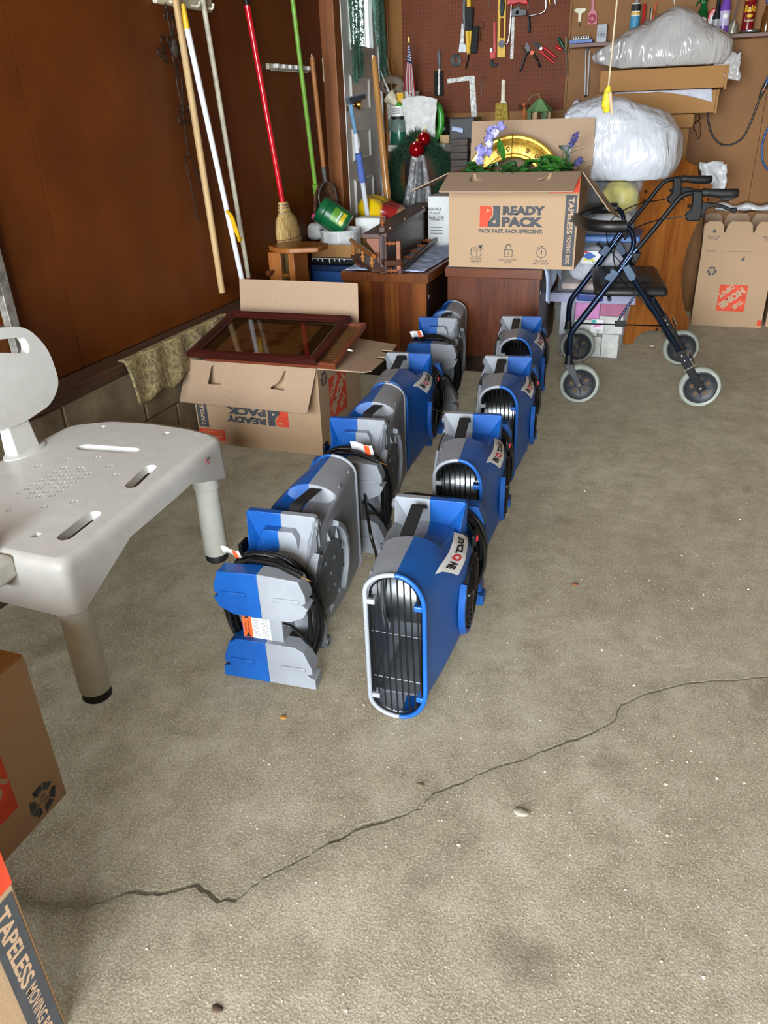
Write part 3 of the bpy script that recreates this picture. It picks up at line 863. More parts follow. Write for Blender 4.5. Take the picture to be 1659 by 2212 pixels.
def flap_poly(w, l, slots):
    """flap outline in its own frame: hinge along x (0..w), reaching y = l"""
    out = [(0, 0), (w, 0), (w - 0.004, l - 0.004), (w - 0.01, l), (0.01, l), (0.004, l - 0.004)]
    hs = []
    for cx, flip in slots:
        f = -1 if flip else 1
        hs.append([(cx + f * p[0], 0.018 + p[1] + 0.01) for p in TAB])
    return out, hs
def ready_pack_print(parent, M, w, h, strip=True, icons=True):
    S = lambda u, v: (u * w, v * h)
    def poly(ps, m, nm='print', lift=0.0008): return decal([S(*p) for p in ps], m, parent, M, lift, nm)
    poly([(.25, .445), (.318, .445), (.325, .515), (.346, .57), (.346, .645), (.325, .665), (.25, .665)], M_RED, 'logo_print')
    poly([(.316, .445), (.41, .445), (.41, .665), (.345, .665), (.356, .648), (.356, .565), (.332, .515), (.318, .50)], M_SLATE, 'logo_print')
    poly([(.305, .60), (.305, .635), (.333, .618)], M_CARDINK, 'logo_print', 0.0014)
    poly([(.375, .48), (.375, .52), (.348, .50)], M_CARDINK, 'logo_print', 0.0014)
    L = lambda tx, m, u, v, hh, ww, b=0.02, **k: lettering(tx, m, parent, M, u * w, v * h, hh * h, (ww * w if ww > 0 else -ww * h), bold=b, lift=0.0010, **k)
    L('READY', M_SLATE, .592, .617, .092, .325, 0.065)
    L('PACK', M_SLATE, .585, .497, .108, .32, 0.065)
    L('PACK FAST. PACK EFFICIENT.', M_SLATE, .495, .40, .042, .505, 0.04)
    if icons:
        L('NO TAPE\nNEEDED', M_SLATE, .225, .082, .05, .09, 0.015)
        L('SELF-LOCKING\nFLAPS', M_SLATE, .485, .078, .05, .145, 0.015)
        L('QUICK &\nEASY SETUP', M_SLATE, .745, .074, .05, .125, 0.015)
        def ring(cx, cy, r0, r1, a0=0, a1=2 * pi, n=20, sq=1.0):
            g = MB()
            for k in range(n):
                p, q = a0 + (a1 - a0) * k / n, a0 + (a1 - a0) * (k + 1) / n
                ps = [(cx + r0 * cos(p), cy + r0 * sin(p) * sq), (cx + r1 * cos(p), cy + r1 * sin(p) * sq), (cx + r1 * cos(q), cy + r1 * sin(q) * sq), (cx + r0 * cos(q), cy + r0 * sin(q) * sq)]
                g.add([M @ V((x_, y_, 0.0008)) for x_, y_ in ps], [(0, 1, 2, 3)])
            return g
        def bars(g, segs, tk):
            for (x0, y0, x1, y1) in segs:
                d = V((x1 - x0, y1 - y0)); n = V((-d.y, d.x)).normalized() * tk / 2
                g.add([M @ V((x0 + n.x, y0 + n.y, 0.0008)), M @ V((x0 - n.x, y0 - n.y, 0.0008)), M @ V((x1 - n.x, y1 - n.y, 0.0008)), M @ V((x1 + n.x, y1 + n.y, 0.0008))], [(3, 2, 1, 0)])
            return g
        tk = 0.0028
        x, y = .745 * w, .175 * h
        g = ring(x, y, 0.020, 0.0228); bars(g, [(x, y - 0.006, x, y + 0.012), (x - 0.006, y + 0.027, x + 0.006, y + 0.027), (x - 0.017, y + 0.024, x - 0.012, y + 0.020), (x + 0.012, y + 0.020, x + 0.017, y + 0.024)], 0.005)
        build(g, 'stopwatch_icon', M_SLATE, parent, smooth=0)
        x, y = .485 * w, .165 * h
        g = bars(MB(), [(x - 0.018, y - 0.016, x + 0.018, y - 0.016), (x - 0.018, y + 0.014, x + 0.018, y + 0.014), (x - 0.018, y - 0.017, x - 0.018, y + 0.015), (x + 0.018, y - 0.017, x + 0.018, y + 0.015), (x, y - 0.008, x, y + 0.004),
                              (x - 0.0115, y + 0.014, x - 0.0115, y + 0.026), (x + 0.0115, y + 0.014, x + 0.0115, y + 0.026)], tk)
        g2 = ring(x, y + 0.026, 0.0095, 0.0140, 0, pi, 12); g.add(g2.v, g2.f)
        build(g, 'padlock_icon', M_SLATE, parent, smooth=0)
        x, y = .225 * w, .175 * h
        g = ring(x, y + 0.010, 0.022, 0.025, 0, 2 * pi, 22, 0.42); g2 = ring(x, y + 0.010, 0.009, 0.0115, 0, 2 * pi, 16, 0.42); g.add(g2.v, g2.f)
        g2 = ring(x, y - 0.014, 0.022, 0.025, pi, 2 * pi, 12, 0.42); g.add(g2.v, g2.f)
        bars(g, [(x - 0.0235, y + 0.010, x - 0.0235, y - 0.014), (x + 0.0235, y + 0.010, x + 0.0235, y - 0.014), (x + 0.004, y - 0.001, x + 0.004, y - 0.024)], tk)
        bars(g, [(x + 0.012, y + 0.014, x + 0.030, y + 0.030), (x + 0.012, y + 0.030, x + 0.030, y + 0.014)], 0.006)
        build(g, 'tape_roll_icon', M_SLATE, parent, smooth=0)
    if strip:
        poly([(.905, .035), (.988, .035), (.988, .775), (.905, .775)], M_SLATE, 'strip_print')
        L('TAPELESS', M_CARDINK, .9465, .565, .062, -.37, 0.03, rot=-pi / 2)
        L('MOVING BOX', M_CARDINK, .9465, .21, .048, -.30, 0.02, rot=-pi / 2)
        poly([(.78, .80), (.998, .80), (.998, .96), (.78, .96)], M_RED, 'size_print')
        L('HEAVY DUTY', M_CARDINK, .885, .90, .035, .16, 0.01)
        L('22 x 16 x 15', M_CARDINK, .885, .84, .035, .165, 0.01)
def depot_print(parent, M, s):
    """orange square with slanting stencil lettering, centred on M, side s"""
    k = s / 2
    decal([(-k, -k), (k, -k), (k, k), (-k, k)], M_RED, parent, M, 0.0008, 'logo_print')
    a = RAD(42)
    lettering('THE', M_CARDINK, parent, M, -0.24 * s, 0.24 * s, 0.17 * s, 0.40 * s, 0.07, 0, a, 0.0012)
    lettering('HOME', M_CARDINK, parent, M, 0.0, 0.0, 0.28 * s, 1.02 * s, 0.08, 0, a, 0.0012)
    lettering('DEPOT', M_CARDINK, parent, M, 0.24 * s, -0.25 * s, 0.19 * s, 0.62 * s, 0.07, 0, a, 0.0012)
def recycle_print(parent, M, r):
    g = MB()
    for k in range(3):
        a0 = RAD(90 + 120 * k)
        for j in range(2):
            p, q = a0 - RAD(52) + RAD(52) * j, a0 - RAD(52) + RAD(46) * (j + 1)
            g.add([M @ V((r_ * cos(x_), r_ * sin(x_), 0.0008)) for r_, x_ in ((0.55 * r, p), (r, p), (r, q), (0.55 * r, q))], [(0, 1, 2, 3)])
        b = a0 + RAD(52)
        g.add([M @ V((0.45 * r * cos(a0 + RAD(36)), 0.45 * r * sin(a0 + RAD(36)), 0.0008)), M @ V((1.12 * r * cos(a0 + RAD(36)), 1.12 * r * sin(a0 + RAD(36)), 0.0008)), M @ V((0.8 * r * cos(b), 0.8 * r * sin(b), 0.0008))], [(0, 1, 2)])
    build(g, 'recycling_print', M_SLATE, parent, smooth=0)
    lettering('100%\nRECYCLED', M_SLATE, parent, M, 0, 0, 0.55 * r, 0.95 * r, 0.01, 0, 0, 0.0011)
def walls(w, d, h, th=0.0045):
    return MB().box(0, w, 0, th, 0, h).box(0, w, d - th, d, 0, h).box(0, th, th, d - th, 0, h).box(w - th, w, th, d - th, 0, h).box(th, w - th, th, d - th, 0, th)

# ================================================================== TRANSFER BENCH
M_BENCH = mat('white_moulded_plastic', (216, 214, 208), 0.34, var=0.02)
M_BENCHLEG = mat('white_leg_tube', (210, 208, 196), 0.3, var=0.02)
M_RUBBER = mat('black_rubber', (22, 22, 22), 0.6)
ZSEAT = 0.400
bench = thing('transfer_bench', 'white plastic bath transfer bench with slotted seat and backrest', 'bench', (-1.40, 1.42, 0))
oc = [(-1.106, 1.040), (-1.116, 1.30), (-1.130, 1.52), (-1.152, 1.772), (-1.275, 1.805), (-1.42, 1.815), (-1.55, 1.80), (-1.655, 1.735), (-1.665, 1.42), (-1.655, 1.055)]
outer = round_poly(oc, 0.032, 4)
cen = V((-1.40, 1.42))
def inset(p, k):
    q = V((p[0], p[1])); d = (cen - q); return (q + d.normalized() * k)[:]
top = [inset(p, 0.026) for p in outer]
def slot(p, q, r, n=5):
    p, q = V(p[:2]), V(q[:2]); d = (q - p).normalized(); nn = V((-d.y, d.x)); a = math.atan2(nn.y, nn.x)
    return [(p.x + r * cos(a + pi * k / n), p.y + r * sin(a + pi * k / n)) for k in range(n + 1)] + [(q.x + r * cos(a + pi + pi * k / n), q.y + r * sin(a + pi + pi * k / n)) for k in range(n + 1)]
holes = [slot((-1.485, 1.585), (-1.335, 1.600), 0.020), slot((-1.199, 1.41), (-1.218, 1.515), 0.017), slot((-1.181, 1.145), (-1.189, 1.250), 0.018)]
for (x, y) in ((-1.537, 1.731), (-1.317, 1.736), (-1.250, 1.132), (-1.55, 1.12)):
    holes.append([(x - 0.008, y - 0.010), (x + 0.008, y - 0.010), (x + 0.008, y + 0.010), (x - 0.008, y + 0.010)])
drain = [(0, 0.16), (-0.07, 0.13), (0.07, 0.12), (-0.12, 0.07), (0.12, 0.08), (0, 0.09), (0, -0.16), (-0.07, -0.13), (0.07, -0.12), (-0.12, -0.07), (0.12, -0.08), (0, -0.09)]
for r_ in range(4):
    for c_ in range(6 if r_ % 2 else 7):
        drain.append((-0.045 + 0.03 * r_, -0.078 + 0.026 * c_ + (0.013 if r_ % 2 else 0)))
DC = V((-1.40, 1.372))
for dx, dy in drain:
    x, y = DC.x + dx, DC.y + dy
    for k in (-1, 1):
        xx = x + k * 0.0042
        yy = y + k * 0.002
        holes.append([(xx - 0.0022, yy - 0.007), (xx + 0.0022, yy - 0.007), (xx + 0.0022, yy + 0.007), (xx - 0.0022, yy + 0.007)])
g = holed(top, holes, Matrix.Translation((0, 0, ZSEAT)), 0.022)
legs = [(-1.152, 1.090), (-1.203, 1.728), (-1.585, 1.705), (-1.59, 1.10)]
seat = build(g, 'seat', M_BENCH, bench, smooth=30)
g = MB()
n = len(outer); vs = []
ocl = [V(p) for p in outer]
for i, p in enumerate(outer):
    dl = min((V(p) - V(l)).length for l in legs)
    hdep = 0.055 + 0.085 * math.exp(-(max(0, dl - 0.035) / 0.050) ** 2)
    for (k, z) in ((0.0262, 0.0), (0.012, -0.003), (0.003, -0.013), (0.0, -0.028), (-0.006, -hdep), (0.004, -hdep - 0.0), (0.008, -hdep + 0.006), (0.016, -0.03)):
        q = inset(p, k); vs.append(V((q[0], q[1], ZSEAT + z)))
fs = []
for i in range(n):
    j = (i + 1) % n
    for k in range(7): fs.append((i * 8 + k, j * 8 + k, j * 8 + k + 1, i * 8 + k + 1))
g.add(vs, fs)
fixn(build(g, 'apron', M_BENCH, seat, smooth=50))
g = MB().lathe([(0.0, 0.0), (0.13, 0.0)], (0, 0, 0), (0, 0, 1), 8)
for i, (x, y) in enumerate(legs):
    g = MB().lathe([(0.0385, 0.25), (0.0385, 0.33), (0.030, 0.345)], (x, y, 0), (0, 0, 1), 28).lathe([(0.0375, 0.245), (0.0395, 0.247), (0.0395, 0.252), (0.0375, 0.254)], (x, y, 0), (0, 0, 1), 28, cap=False).lathe([(0.035, 0.026), (0.0365, 0.03), (0.0345, 0.27)], (x, y, 0), (0, 0, 1), 28)
    lg = build(g, 'leg', M_BENCHLEG, bench, smooth=40)
    build(MB().lathe([(0.020, 0.0), (0.030, 0.001), (0.0345, 0.006), (0.0335, 0.02), (0.030, 0.028)], (x, y, 0), (0, 0, 1), 24), 'rubber_tip', M_RUBBER, lg)
    if i == 0:
        dv = V((-x, -y, 0)).normalized() * 0.0387
        build(MB().tube([V((x + dv.x + 0.004 + 0.0055 * cos(a) * 0.7, y + dv.y - 0.0055 * cos(a) * 0.7 + 0.002, 0.273 + 0.0055 * sin(a))) for a in [2 * pi * k / 14 for k in range(14)]], 0.0008, 4, closed=True), 'snap_button', M_RUBBER, lg)
# backrest on its post
bx = -1.63
pz0, pz1, py0, py1 = 0.492, 0.735, 1.335, 1.690
bo = round_poly([(py0, pz0 + 0.02), (1.51, pz0 - 0.012), (py1 - 0.05, pz0 + 0.004), (py1, pz0 + 0.05), (py1 - 0.01, pz1 - 0.09), (py1 - 0.07, pz1 - 0.01), (1.51, pz1 + 0.012), (py0 + 0.07, pz1 - 0.01), (py0 + 0.01, pz1 - 0.09), (py0, pz0 + 0.05)], 0.05, 5)
ho = round_poly([(1.415, 0.672), (1.51, 0.682), (1.605, 0.652), (1.612, 0.676), (1.60, 0.700), (1.51, 0.716), (1.415, 0.706), (1.400, 0.69)], 0.014, 4)
MBk = frame_m((bx + 0.014, 0, 0), (0, 1, 0), (0, 0, 1))
build(holed(bo, [ho], MBk, 0.028), 'backrest', M_BENCH, bench, smooth=35, bevel=0.008, seg=3)
g = MB().hexa([V((bx - 0.030, 1.470, 0.39)), V((bx + 0.018, 1.470, 0.39)), V((bx + 0.018, 1.562, 0.39)), V((bx - 0.030, 1.562, 0.39)),
               V((bx - 0.030, 1.482, 0.56)), V((bx - 0.008, 1.482, 0.56)), V((bx - 0.008, 1.552, 0.56)), V((bx - 0.030, 1.552, 0.56))])
build(g, 'back_post', M_BENCH, bench, smooth=30, bevel=0.006, seg=3)
build(MB().lathe([(0.062, 0.0), (0.062, 0.003), (0.056, 0.005)], (0, 0, 0), (0, 0, 1), 28).xf(Matrix.Translation((bx, 1.516, ZSEAT)) @ Matrix.Diagonal((0.62, 1.15, 1, 1))), 'post_socket', M_BENCH, bench)
# rail and hand grip at the near end
g = MB().box(-1.66, -1.235, 0.99, 1.048, 0.345, 0.402)
build(g, 'end_rail', M_BENCH, bench, smooth=30, bevel=0.012, seg=3)
g = MB().tube([V((-1.305, 1.035, 0.395)), V((-1.315, 1.032, 0.44)), V((-1.335, 1.03, 0.485)), V((-1.35, 1.03, 0.50))], [0.030, 0.024, 0.020, 0.010], 14)
build(g, 'hand_grip', M_BENCH, bench, smooth=60)
pc = atZ(443, 973, 0.362)
MC = frame_m((-1.139, 1.655, 0.372), (-0.163, 1, 0), (0, 0, 1))
lettering('Carex', M_INK, bench, MC, 0, 0.003, 0.010, 0.026, 0.02, 0.3, 0, 0.0065)
g = MB().tube([MC @ V((0.015 * cos(a) - 0.002, 0.011 * sin(a), 0.006)) for a in [pi * 0.75 + pi * k / 10 for k in range(11)]], 0.0012, 4)
build(g, 'emblem', M_REDINK, bench)

# ================================================================== OPEN CARTON WITH THE PICTURE (left)
BW_, BD_, BH_ = 0.56, 0.43, 0.355
bl = V((-1.763, 2.545, 0.001))
cb = thing('moving_box', 'open cardboard moving box with upside-down print, framed picture lying across its top', 'box', bl)
T0 = Matrix.Translation(bl)
build(walls(BW_, BD_, BH_).xf(T0), 'box_body', M_CARD, cb, smooth=0)
def flap(parent, hinge, u, out, w, l, slots, name='flap', m=None, edge=None):
    o_, hs = flap_poly(w, l, slots)
    if edge: o_ = edge
    M = frame_m(hinge, u, out)
    return build(holed(o_, hs, M, 0.0045), name, m or M_CARDIN, parent, smooth=0)
a_ = 0.62
flap(cb, bl + V((0, -0.003, BH_)), (1, 0, 0), (0, -sin(a_), -cos(a_)), BW_, 0.175, [(0.115, False), (BW_ - 0.115, True)])
flap(cb, bl + V((0, BD_ + 0.004, BH_ - 0.01)), (1, 0, 0), (0, 0.12, 1), BW_, 0.235, [(0.12, False), (BW_ - 0.12, True)])
jag = [(0, 0), (BD_, 0), (BD_ - 0.02, 0.175), (BD_ - 0.10, 0.185), (BD_ - 0.115, 0.145), (BD_ - 0.135, 0.145), (BD_ - 0.150, 0.19), (0.235, 0.19), (0.225, 0.155), (0.208, 0.155), (0.195, 0.195), (0.055, 0.195), (0.03, 0.175)]
flap(cb, bl + V((BW_ + 0.002, 0, BH_ - 0.002)), (0, 1, 0), (1, 0, -0.06), BD_, 0.2, [], edge=jag)
flap(cb, bl + V((0.006, BD_ - 0.01, BH_ - 0.01)), (0, -1, 0), (1, 0, -0.15), BD_ - 0.02, 0.2, [])
Mf = frame_m(bl + V((BW_, 0, BH_)), (-1, 0, 0), (0, 0, -1))
Mf = Mf @ Matrix.Identity(4)
ready_pack_print(cb, frame_m(bl + V((BW_, 0, 0.305)), (-1, 0, 0), (0, 0, -1)), BW_, 0.30, icons=False)
Ms = frame_m(bl + V((BW_, 0.18, 0.20)), (0, 1, 0), (0, 0, 1)) @ Matrix.Rotation(pi, 4, 'Z')
depot_print(cb, Ms, 0.17)
recycle_print(cb, frame_m(bl + V((BW_, 0.055, 0.30)), (0, 1, 0), (0, 0, 1)), 0.03)
# cane panel and framed picture resting across the box
M_MAHOG = wood('mahogany_frame', (42, 14, 12), (78, 30, 24), 'X', 70, 0.05, 0.28)
M_MAHOGY = wood('mahogany_frame_side', (42, 14, 12), (78, 30, 24), 'Y', 70, 0.05, 0.28)
P0, P1 = V((-1.735, 2.50, 0.367)), V((-1.190, 2.512, 0.367))
Q0 = V((-1.722, 2.885, 0.440))
ux = (P1 - P0).normalized(); Mp = frame_m(P0 + V((0, 0, 0.012)), ux, Q0 - P0)
PW, PH = (P1 - P0).length, (Q0 - P0).length
M_CANEW = wood('cane_frame_wood', (96, 44, 22), (132, 66, 36), 'X', 60, 0.06, 0.4)
t = NT('woven_cane')
v1 = t.n('ShaderNodeTexWave', wave_type='BANDS', bands_direction='X'); v1.inputs['Scale'].default_value = 40; t.l(t.coord(), v1.inputs[0])
v2 = t.n('ShaderNodeTexWave', wave_type='BANDS', bands_direction='Y'); v2.inputs['Scale'].default_value = 40; t.l(t.coord(), v2.inputs[0])
mm = t.math('MULTIPLY', v1.outputs['Fac'], v2.outputs['Fac'])
t.done(t.ramp(mm, [(0.2, lin((64, 36, 12))), (0.6, lin((170, 118, 60)))]), 0.6); t.bump(mm, 0.6, 0.004)
M_CANE = t.m
cf = thing('cane_panel', 'wood framed panel of woven cane under the picture on the open box', 'panel', P0)
Mc = Mp @ Matrix.Translation((0.06, 0.025, -0.014))
CW, CH = PW + 0.005, PH - 0.03
for (x0, x1, y0, y1, m_) in ((0, CW, 0, 0.022, M_CANEW), (0, CW, CH - 0.022, CH, M_CANEW), (0, 0.022, 0.022, CH - 0.022, M_CANEW), (CW - 0.015, CW, 0.022, CH - 0.022, M_CANEW)):
    build(MB().box(x0, x1, y0, y1, -0.012, 0.012).xf(Mc), 'frame_rail', m_, cf, smooth=0, bevel=0.003)
build(MB().box(0.02, CW - 0.013, 0.02, CH - 0.02, -0.002, 0.003).xf(Mc), 'cane_webbing', M_CANE, cf, smooth=0)
g = MB().tube([Mc @ V((CW + 0.006, CH * 0.35, 0.008)), Mc @ V((CW + 0.02, CH * 0.37, 0.0))], [0.004, 0.003], 8)
build(g, 'chair_clip', M_WHITE, cf)
pf = thing('framed_picture', 'mahogany framed print behind glass lying across the open moving box', 'picture', P0)
FWD = 0.042
def moulding(p, q, inn):
    """frame rail from p to q (2-d) with its inner side towards inn"""
    g = MB(); p, q = V(p), V(q); d = (q - p).normalized(); n = V(inn)
    prof = [(0.0, 0.0), (0.0, 0.020), (0.010, 0.026), (0.018, 0.021), (0.026, 0.024), (0.034, 0.016), (FWD, 0.012), (FWD, 0.0)]
    vs = []
    for (base, s_) in ((p, 1), (q, -1)):
        for k, z in prof:
            c = base + n * k + d * (k * s_); vs.append(Mp @ V((c.x, c.y, z)))
    m_ = len(prof)
    fs = [(i, (i + 1) % m_, m_ + (i + 1) % m_, m_ + i) for i in range(m_)] + [tuple(range(m_ - 1, -1, -1)), tuple(m_ + k for k in range(m_))]
    return g.add(vs, fs)
for p, q, inn, m_ in (((0, 0), (PW, 0), (0, 1), M_MAHOG), ((PW, 0), (PW, PH), (-1, 0), M_MAHOGY), ((PW, PH), (0, PH), (0, -1), M_MAHOG), ((0, PH), (0, 0), (1, 0), M_MAHOGY)):
    fixn(build(moulding(p, q, inn), 'frame_rail', m_, pf, smooth=0))
M_MATB = mat('olive_mat_board', (132, 120, 80), 0.8)
build(MB().box(0.03, PW - 0.03, 0.03, PH - 0.03, 0.002, 0.005).xf(Mp), 'mat_board', M_MATB, pf, smooth=0)
t = NT('old_print')
mp = t.noise(9, 4, 0.6)
M_PRINT = t.done(t.ramp(mp, [(0.3, lin((140, 96, 50))), (0.45, lin((244, 192, 134))), (0.6, lin((250, 214, 160))), (0.72, lin((214, 84, 46)))]), 0.8)
build(MB().box(0.095, PW - 0.10, 0.06, PH - 0.075, 0.005, 0.0058).xf(Mp), 'art_print', M_PRINT, pf, smooth=0)
M_PGLASS = NT('picture_glass')
gl = M_PGLASS.n('ShaderNodeBsdfGlossy'); gl.inputs['Roughness'].default_value = 0.06
tr = M_PGLASS.n('ShaderNodeBsdfTransparent'); fr = M_PGLASS.n('ShaderNodeFresnel'); fr.inputs[0].default_value = 1.5
mx = M_PGLASS.n('ShaderNodeMixShader'); M_PGLASS.l(fr.outputs[0], mx.inputs[0]); M_PGLASS.l(tr.outputs[0], mx.inputs[1]); M_PGLASS.l(gl.outputs[0], mx.inputs[2]); M_PGLASS.l(mx.outputs[0], M_PGLASS.out.inputs[0])
nz_ = M_PGLASS.bump(M_PGLASS.noise(4, 1), 0.02, 0.002); M_PGLASS.l(nz_, gl.inputs['Normal'])
M_PGLASS = M_PGLASS.m
build(MB().add([Mp @ V(p) for p in ((0.036, 0.036, 0.0095), (PW - 0.036, 0.036, 0.0095), (PW - 0.036, PH - 0.036, 0.0095), (0.036, PH - 0.036, 0.0095))], [(0, 1, 2, 3)]), 'glass', M_PGLASS, pf, smooth=0)

# ================================================================== CARTONS AT THE NEAR LEFT
c1 = thing('moving_box', 'closed cardboard moving box on the floor under the bench end, recycling mark on its side', 'box', (-1.57, 0.465, 0.001))
build(MB().box(-1.57, -1.02, 0.465, 0.824, 0.001, 0.35), 'box_body', M_CARD, c1, smooth=0, bevel=0.003)
build(MB().box(-1.568, -1.022, 0.467, 0.642, 0.3505, 0.354), 'flap', M_CARDTAN, c1, smooth=0)
build(MB().box(-1.568, -1.022, 0.645, 0.822, 0.3505, 0.354), 'flap', M_CARDTAN, c1, smooth=0)
M1 = frame_m((-1.02, 0.824, 0.0), (0, 1, 0), (0, 0, 1))
recycle_print(c1, M1 @ Matrix.Translation((-0.056, 0.045, 0)) @ Matrix.Rotation(RAD(-10), 4, 'Z'), 0.035)
depot_print(c1, M1 @ Matrix.Translation((-0.209, 0.18, 0)), 0.20)
c2 = thing('moving_box', 'cardboard moving box at the picture corner lettered down its slate edge strip', 'box', (-1.15, -0.11, 0.001))
build(MB().box(-1.15, -0.712, -0.105, 0.456, 0.001, 0.41), 'box_body', M_CARD, c2, smooth=0, bevel=0.003)
ready_pack_print(c2, frame_m((-0.7115, -0.105, 0.0), (0, 1, 0), (0, 0, 1)), 0.561, 0.41, icons=False)

c3 = thing('moving_box', 'unseen cardboard box added on top of the near corner box to shade the floor', 'box', (-1.15, -0.10, 0.412))  # added out of view, raises the stack so it shadows the left floor
build(MB().box(-1.15, -0.716, -0.10, 0.452, 0.412, 0.62), 'box_body', M_CARD, c3, smooth=0, bevel=0.003)
c4 = thing('moving_box', 'unseen cardboard box added on the floor between the near corner stack and the left wall as a light blocker', 'box', (-1.60, -0.10, 0.001))  # added out of view, blocks doorway light left of the stack
build(MB().box(-1.60, -1.165, -0.10, 0.445, 0.001, 0.41), 'box_body', M_CARD, c4, smooth=0, bevel=0.003)
c5 = thing('moving_box', 'unseen cardboard box added beside the near corner stack to deepen the floor shadow', 'box', (-1.60, -0.10, 0.412))  # added unseen upper box, height set for the shadow it throws
build(MB().box(-1.60, -1.165, -0.10, 0.445, 0.412, 0.62), 'box_body', M_CARD, c5, smooth=0, bevel=0.003)
# ================================================================== CABINETS AND WHAT LIES ON THEM
M_WALN = wood('walnut_veneer', (74, 32, 14), (112, 58, 28), 'Z', 26, 0.10, 0.3, 2.0, 0.03)
M_WALNX = wood('walnut_veneer_edge', (80, 38, 18), (120, 64, 32), 'X', 40, 0.06, 0.3, 1.0, 0.03)
M_CHERRY = wood('cherry_veneer', (98, 50, 18), (136, 76, 30), 'Z', 50, 0.05, 0.28, 0.6, 0.03)
M_CHERRY2 = wood('cherry_veneer_dark', (80, 36, 14), (112, 56, 22), 'Z', 50, 0.05, 0.28, 0.6, 0.03)
M_CHERRYX = wood('cherry_veneer_edge', (90, 46, 18), (128, 70, 30), 'Z', 90, 0.3, 0.3, 0.6, 0.03)
M_DARKW = wood('dark_cabinet_side', (38, 18, 10), (58, 30, 16), 'Z', 30, 0.08, 0.35)
ZT = 0.525
def cabinet(x0, x1, y0, y1, label, mf, me_, slats=None):
    c = thing('end_cabinet', label, 'cabinet', ((x0 + x1) / 2, y0, 0))
    build(MB().box(x0 + 0.012, x1 - 0.012, y0 + 0.022, y1 - 0.01, 0.095, ZT - 0.046), 'carcass', M_DARKW, c, smooth=0)
    if slats:
        n = slats
        for k in range(n):
            a = x0 + 0.012 + (x1 - x0 - 0.024) * k / n; b = x0 + 0.012 + (x1 - x0 - 0.024) * (k + 1) / n
            build(MB().box(a, b - 0.0004, y0 + 0.010, y0 + 0.0215, 0.095, ZT - 0.046), 'veneer_strip', M_CHERRY if k in (1, 3, 5) else (mf if k != 2 else M_CHERRY2), c, smooth=0)
    else:
        build(MB().box(x0 + 0.010, x1 - 0.010, y0 + 0.010, y0 + 0.0215, 0.095, ZT - 0.046), 'end_panel', mf, c, smooth=0, bevel=0.001)
    build(MB().box(x0, x1, y0, y1, ZT - 0.045, ZT - 0.001), 'top_board', me_, c, smooth=0, bevel=0.003)
    build(MB().box(x0 + 0.05, x1 - 0.05, y0 + 0.06, y1 - 0.06, 0.0, 0.094), 'plinth', M_DARKW, c, smooth=0)
    for zz in (0.16, 0.40):
        build(MB().box(x1 - 0.012, x1 - 0.0105, y0 + 0.05, y0 + 0.062, zz, zz + 0.02), 'hinge_plate', M_SILVER, c, smooth=0)
    return c
cabinet(-1.500, -1.060, 3.52, 4.28, 'cherry end cabinet with striped veneer, carrying the dark oak wall shelf', M_CHERRY2, M_CHERRYX, 6)
cabinet(-1.028, -0.561, 3.70, 4.28, 'plain walnut end cabinet with flame grain, carrying the big moving box', M_WALN, M_WALNX)
# blue cloths
M_CLOTH = mat('pale_blue_cloth', (188, 204, 236), 0.9, bump=0.5, bs=90, bd=0.006, vs=12)
def cloth(name, label, fn, nu, nv, cat='cloth', m=None, th=0.003):
    g = MB().grid(fn, nu, nv)
    return build(g, name, m or M_CLOTH, smooth=80, label=label, cat=cat, solid=th)
def cl1(u, v):
    x = -1.485 + 0.415 * u; y = 3.545 + 0.74 * v
    z = ZT + 0.006 + 0.007 * abs(noise.noise(V((x * 9, y * 14, 0)))) + 0.004 * noise.noise(V((x * 30, y * 30, 2)))
    if u > 0.93: x += 0.0
    return V((x - 0.10 * max(0, u - 0.8) * (1 - v), y, z))
cloth('table_cloth', 'pale blue cloth under the dark oak shelf on the cherry cabinet', cl1, 40, 50)
def cl2(u, v):
    y = 3.72 + 0.42 * v
    s = -1.02 + 0.575 * u
    if s <= -0.556: return V((s, y, ZT + 0.004))
    d = s + 0.556
    return V((-0.556 + 0.018 * (1 - math.exp(-d * 40)) + 0.01 * sin(v * 14), y, ZT + 0.004 - d * (1.1 + 0.5 * sin(v * 6 + 0.5))))
cloth('table_cloth', 'pale blue cloth under the big moving box, one corner hanging down the walnut cabinet', cl2, 44, 24)

# ---- dark oak wall shelf lying on its side
M_OAKD = NT('dark_oak_grain')
v = M_OAKD.mapped((1.5, 0.55, 2.2))
w_ = M_OAKD.n('ShaderNodeTexWave', wave_type='RINGS', rings_direction='Y'); w_.inputs['Scale'].default_value = 9; w_.inputs['Distortion'].default_value = 5; w_.inputs['Detail'].default_value = 2; w_.inputs['Detail Scale'].default_value = 1.2
M_OAKD.l(v, w_.inputs[0])
c = M_OAKD.ramp(w_.outputs['Fac'], [(0.25, lin((34, 18, 16))), (0.6, lin((70, 44, 38))), (0.9, lin((86, 56, 48)))])
M_OAKD.done(c, 0.38); M_OAKD.bump(w_.outputs['Fac'], 0.12, 0.002); M_OAKD = M_OAKD.m
M_OAKT = wood('dark_oak_top', (58, 30, 20), (88, 52, 36), 'Y', 60, 0.04, 0.4)
M_OAKM = wood('medium_oak', (126, 66, 32), (168, 98, 54), 'Z', 60, 0.08, 0.4)
M_TURN = mat('turned_oak', (142, 80, 46), 0.35)
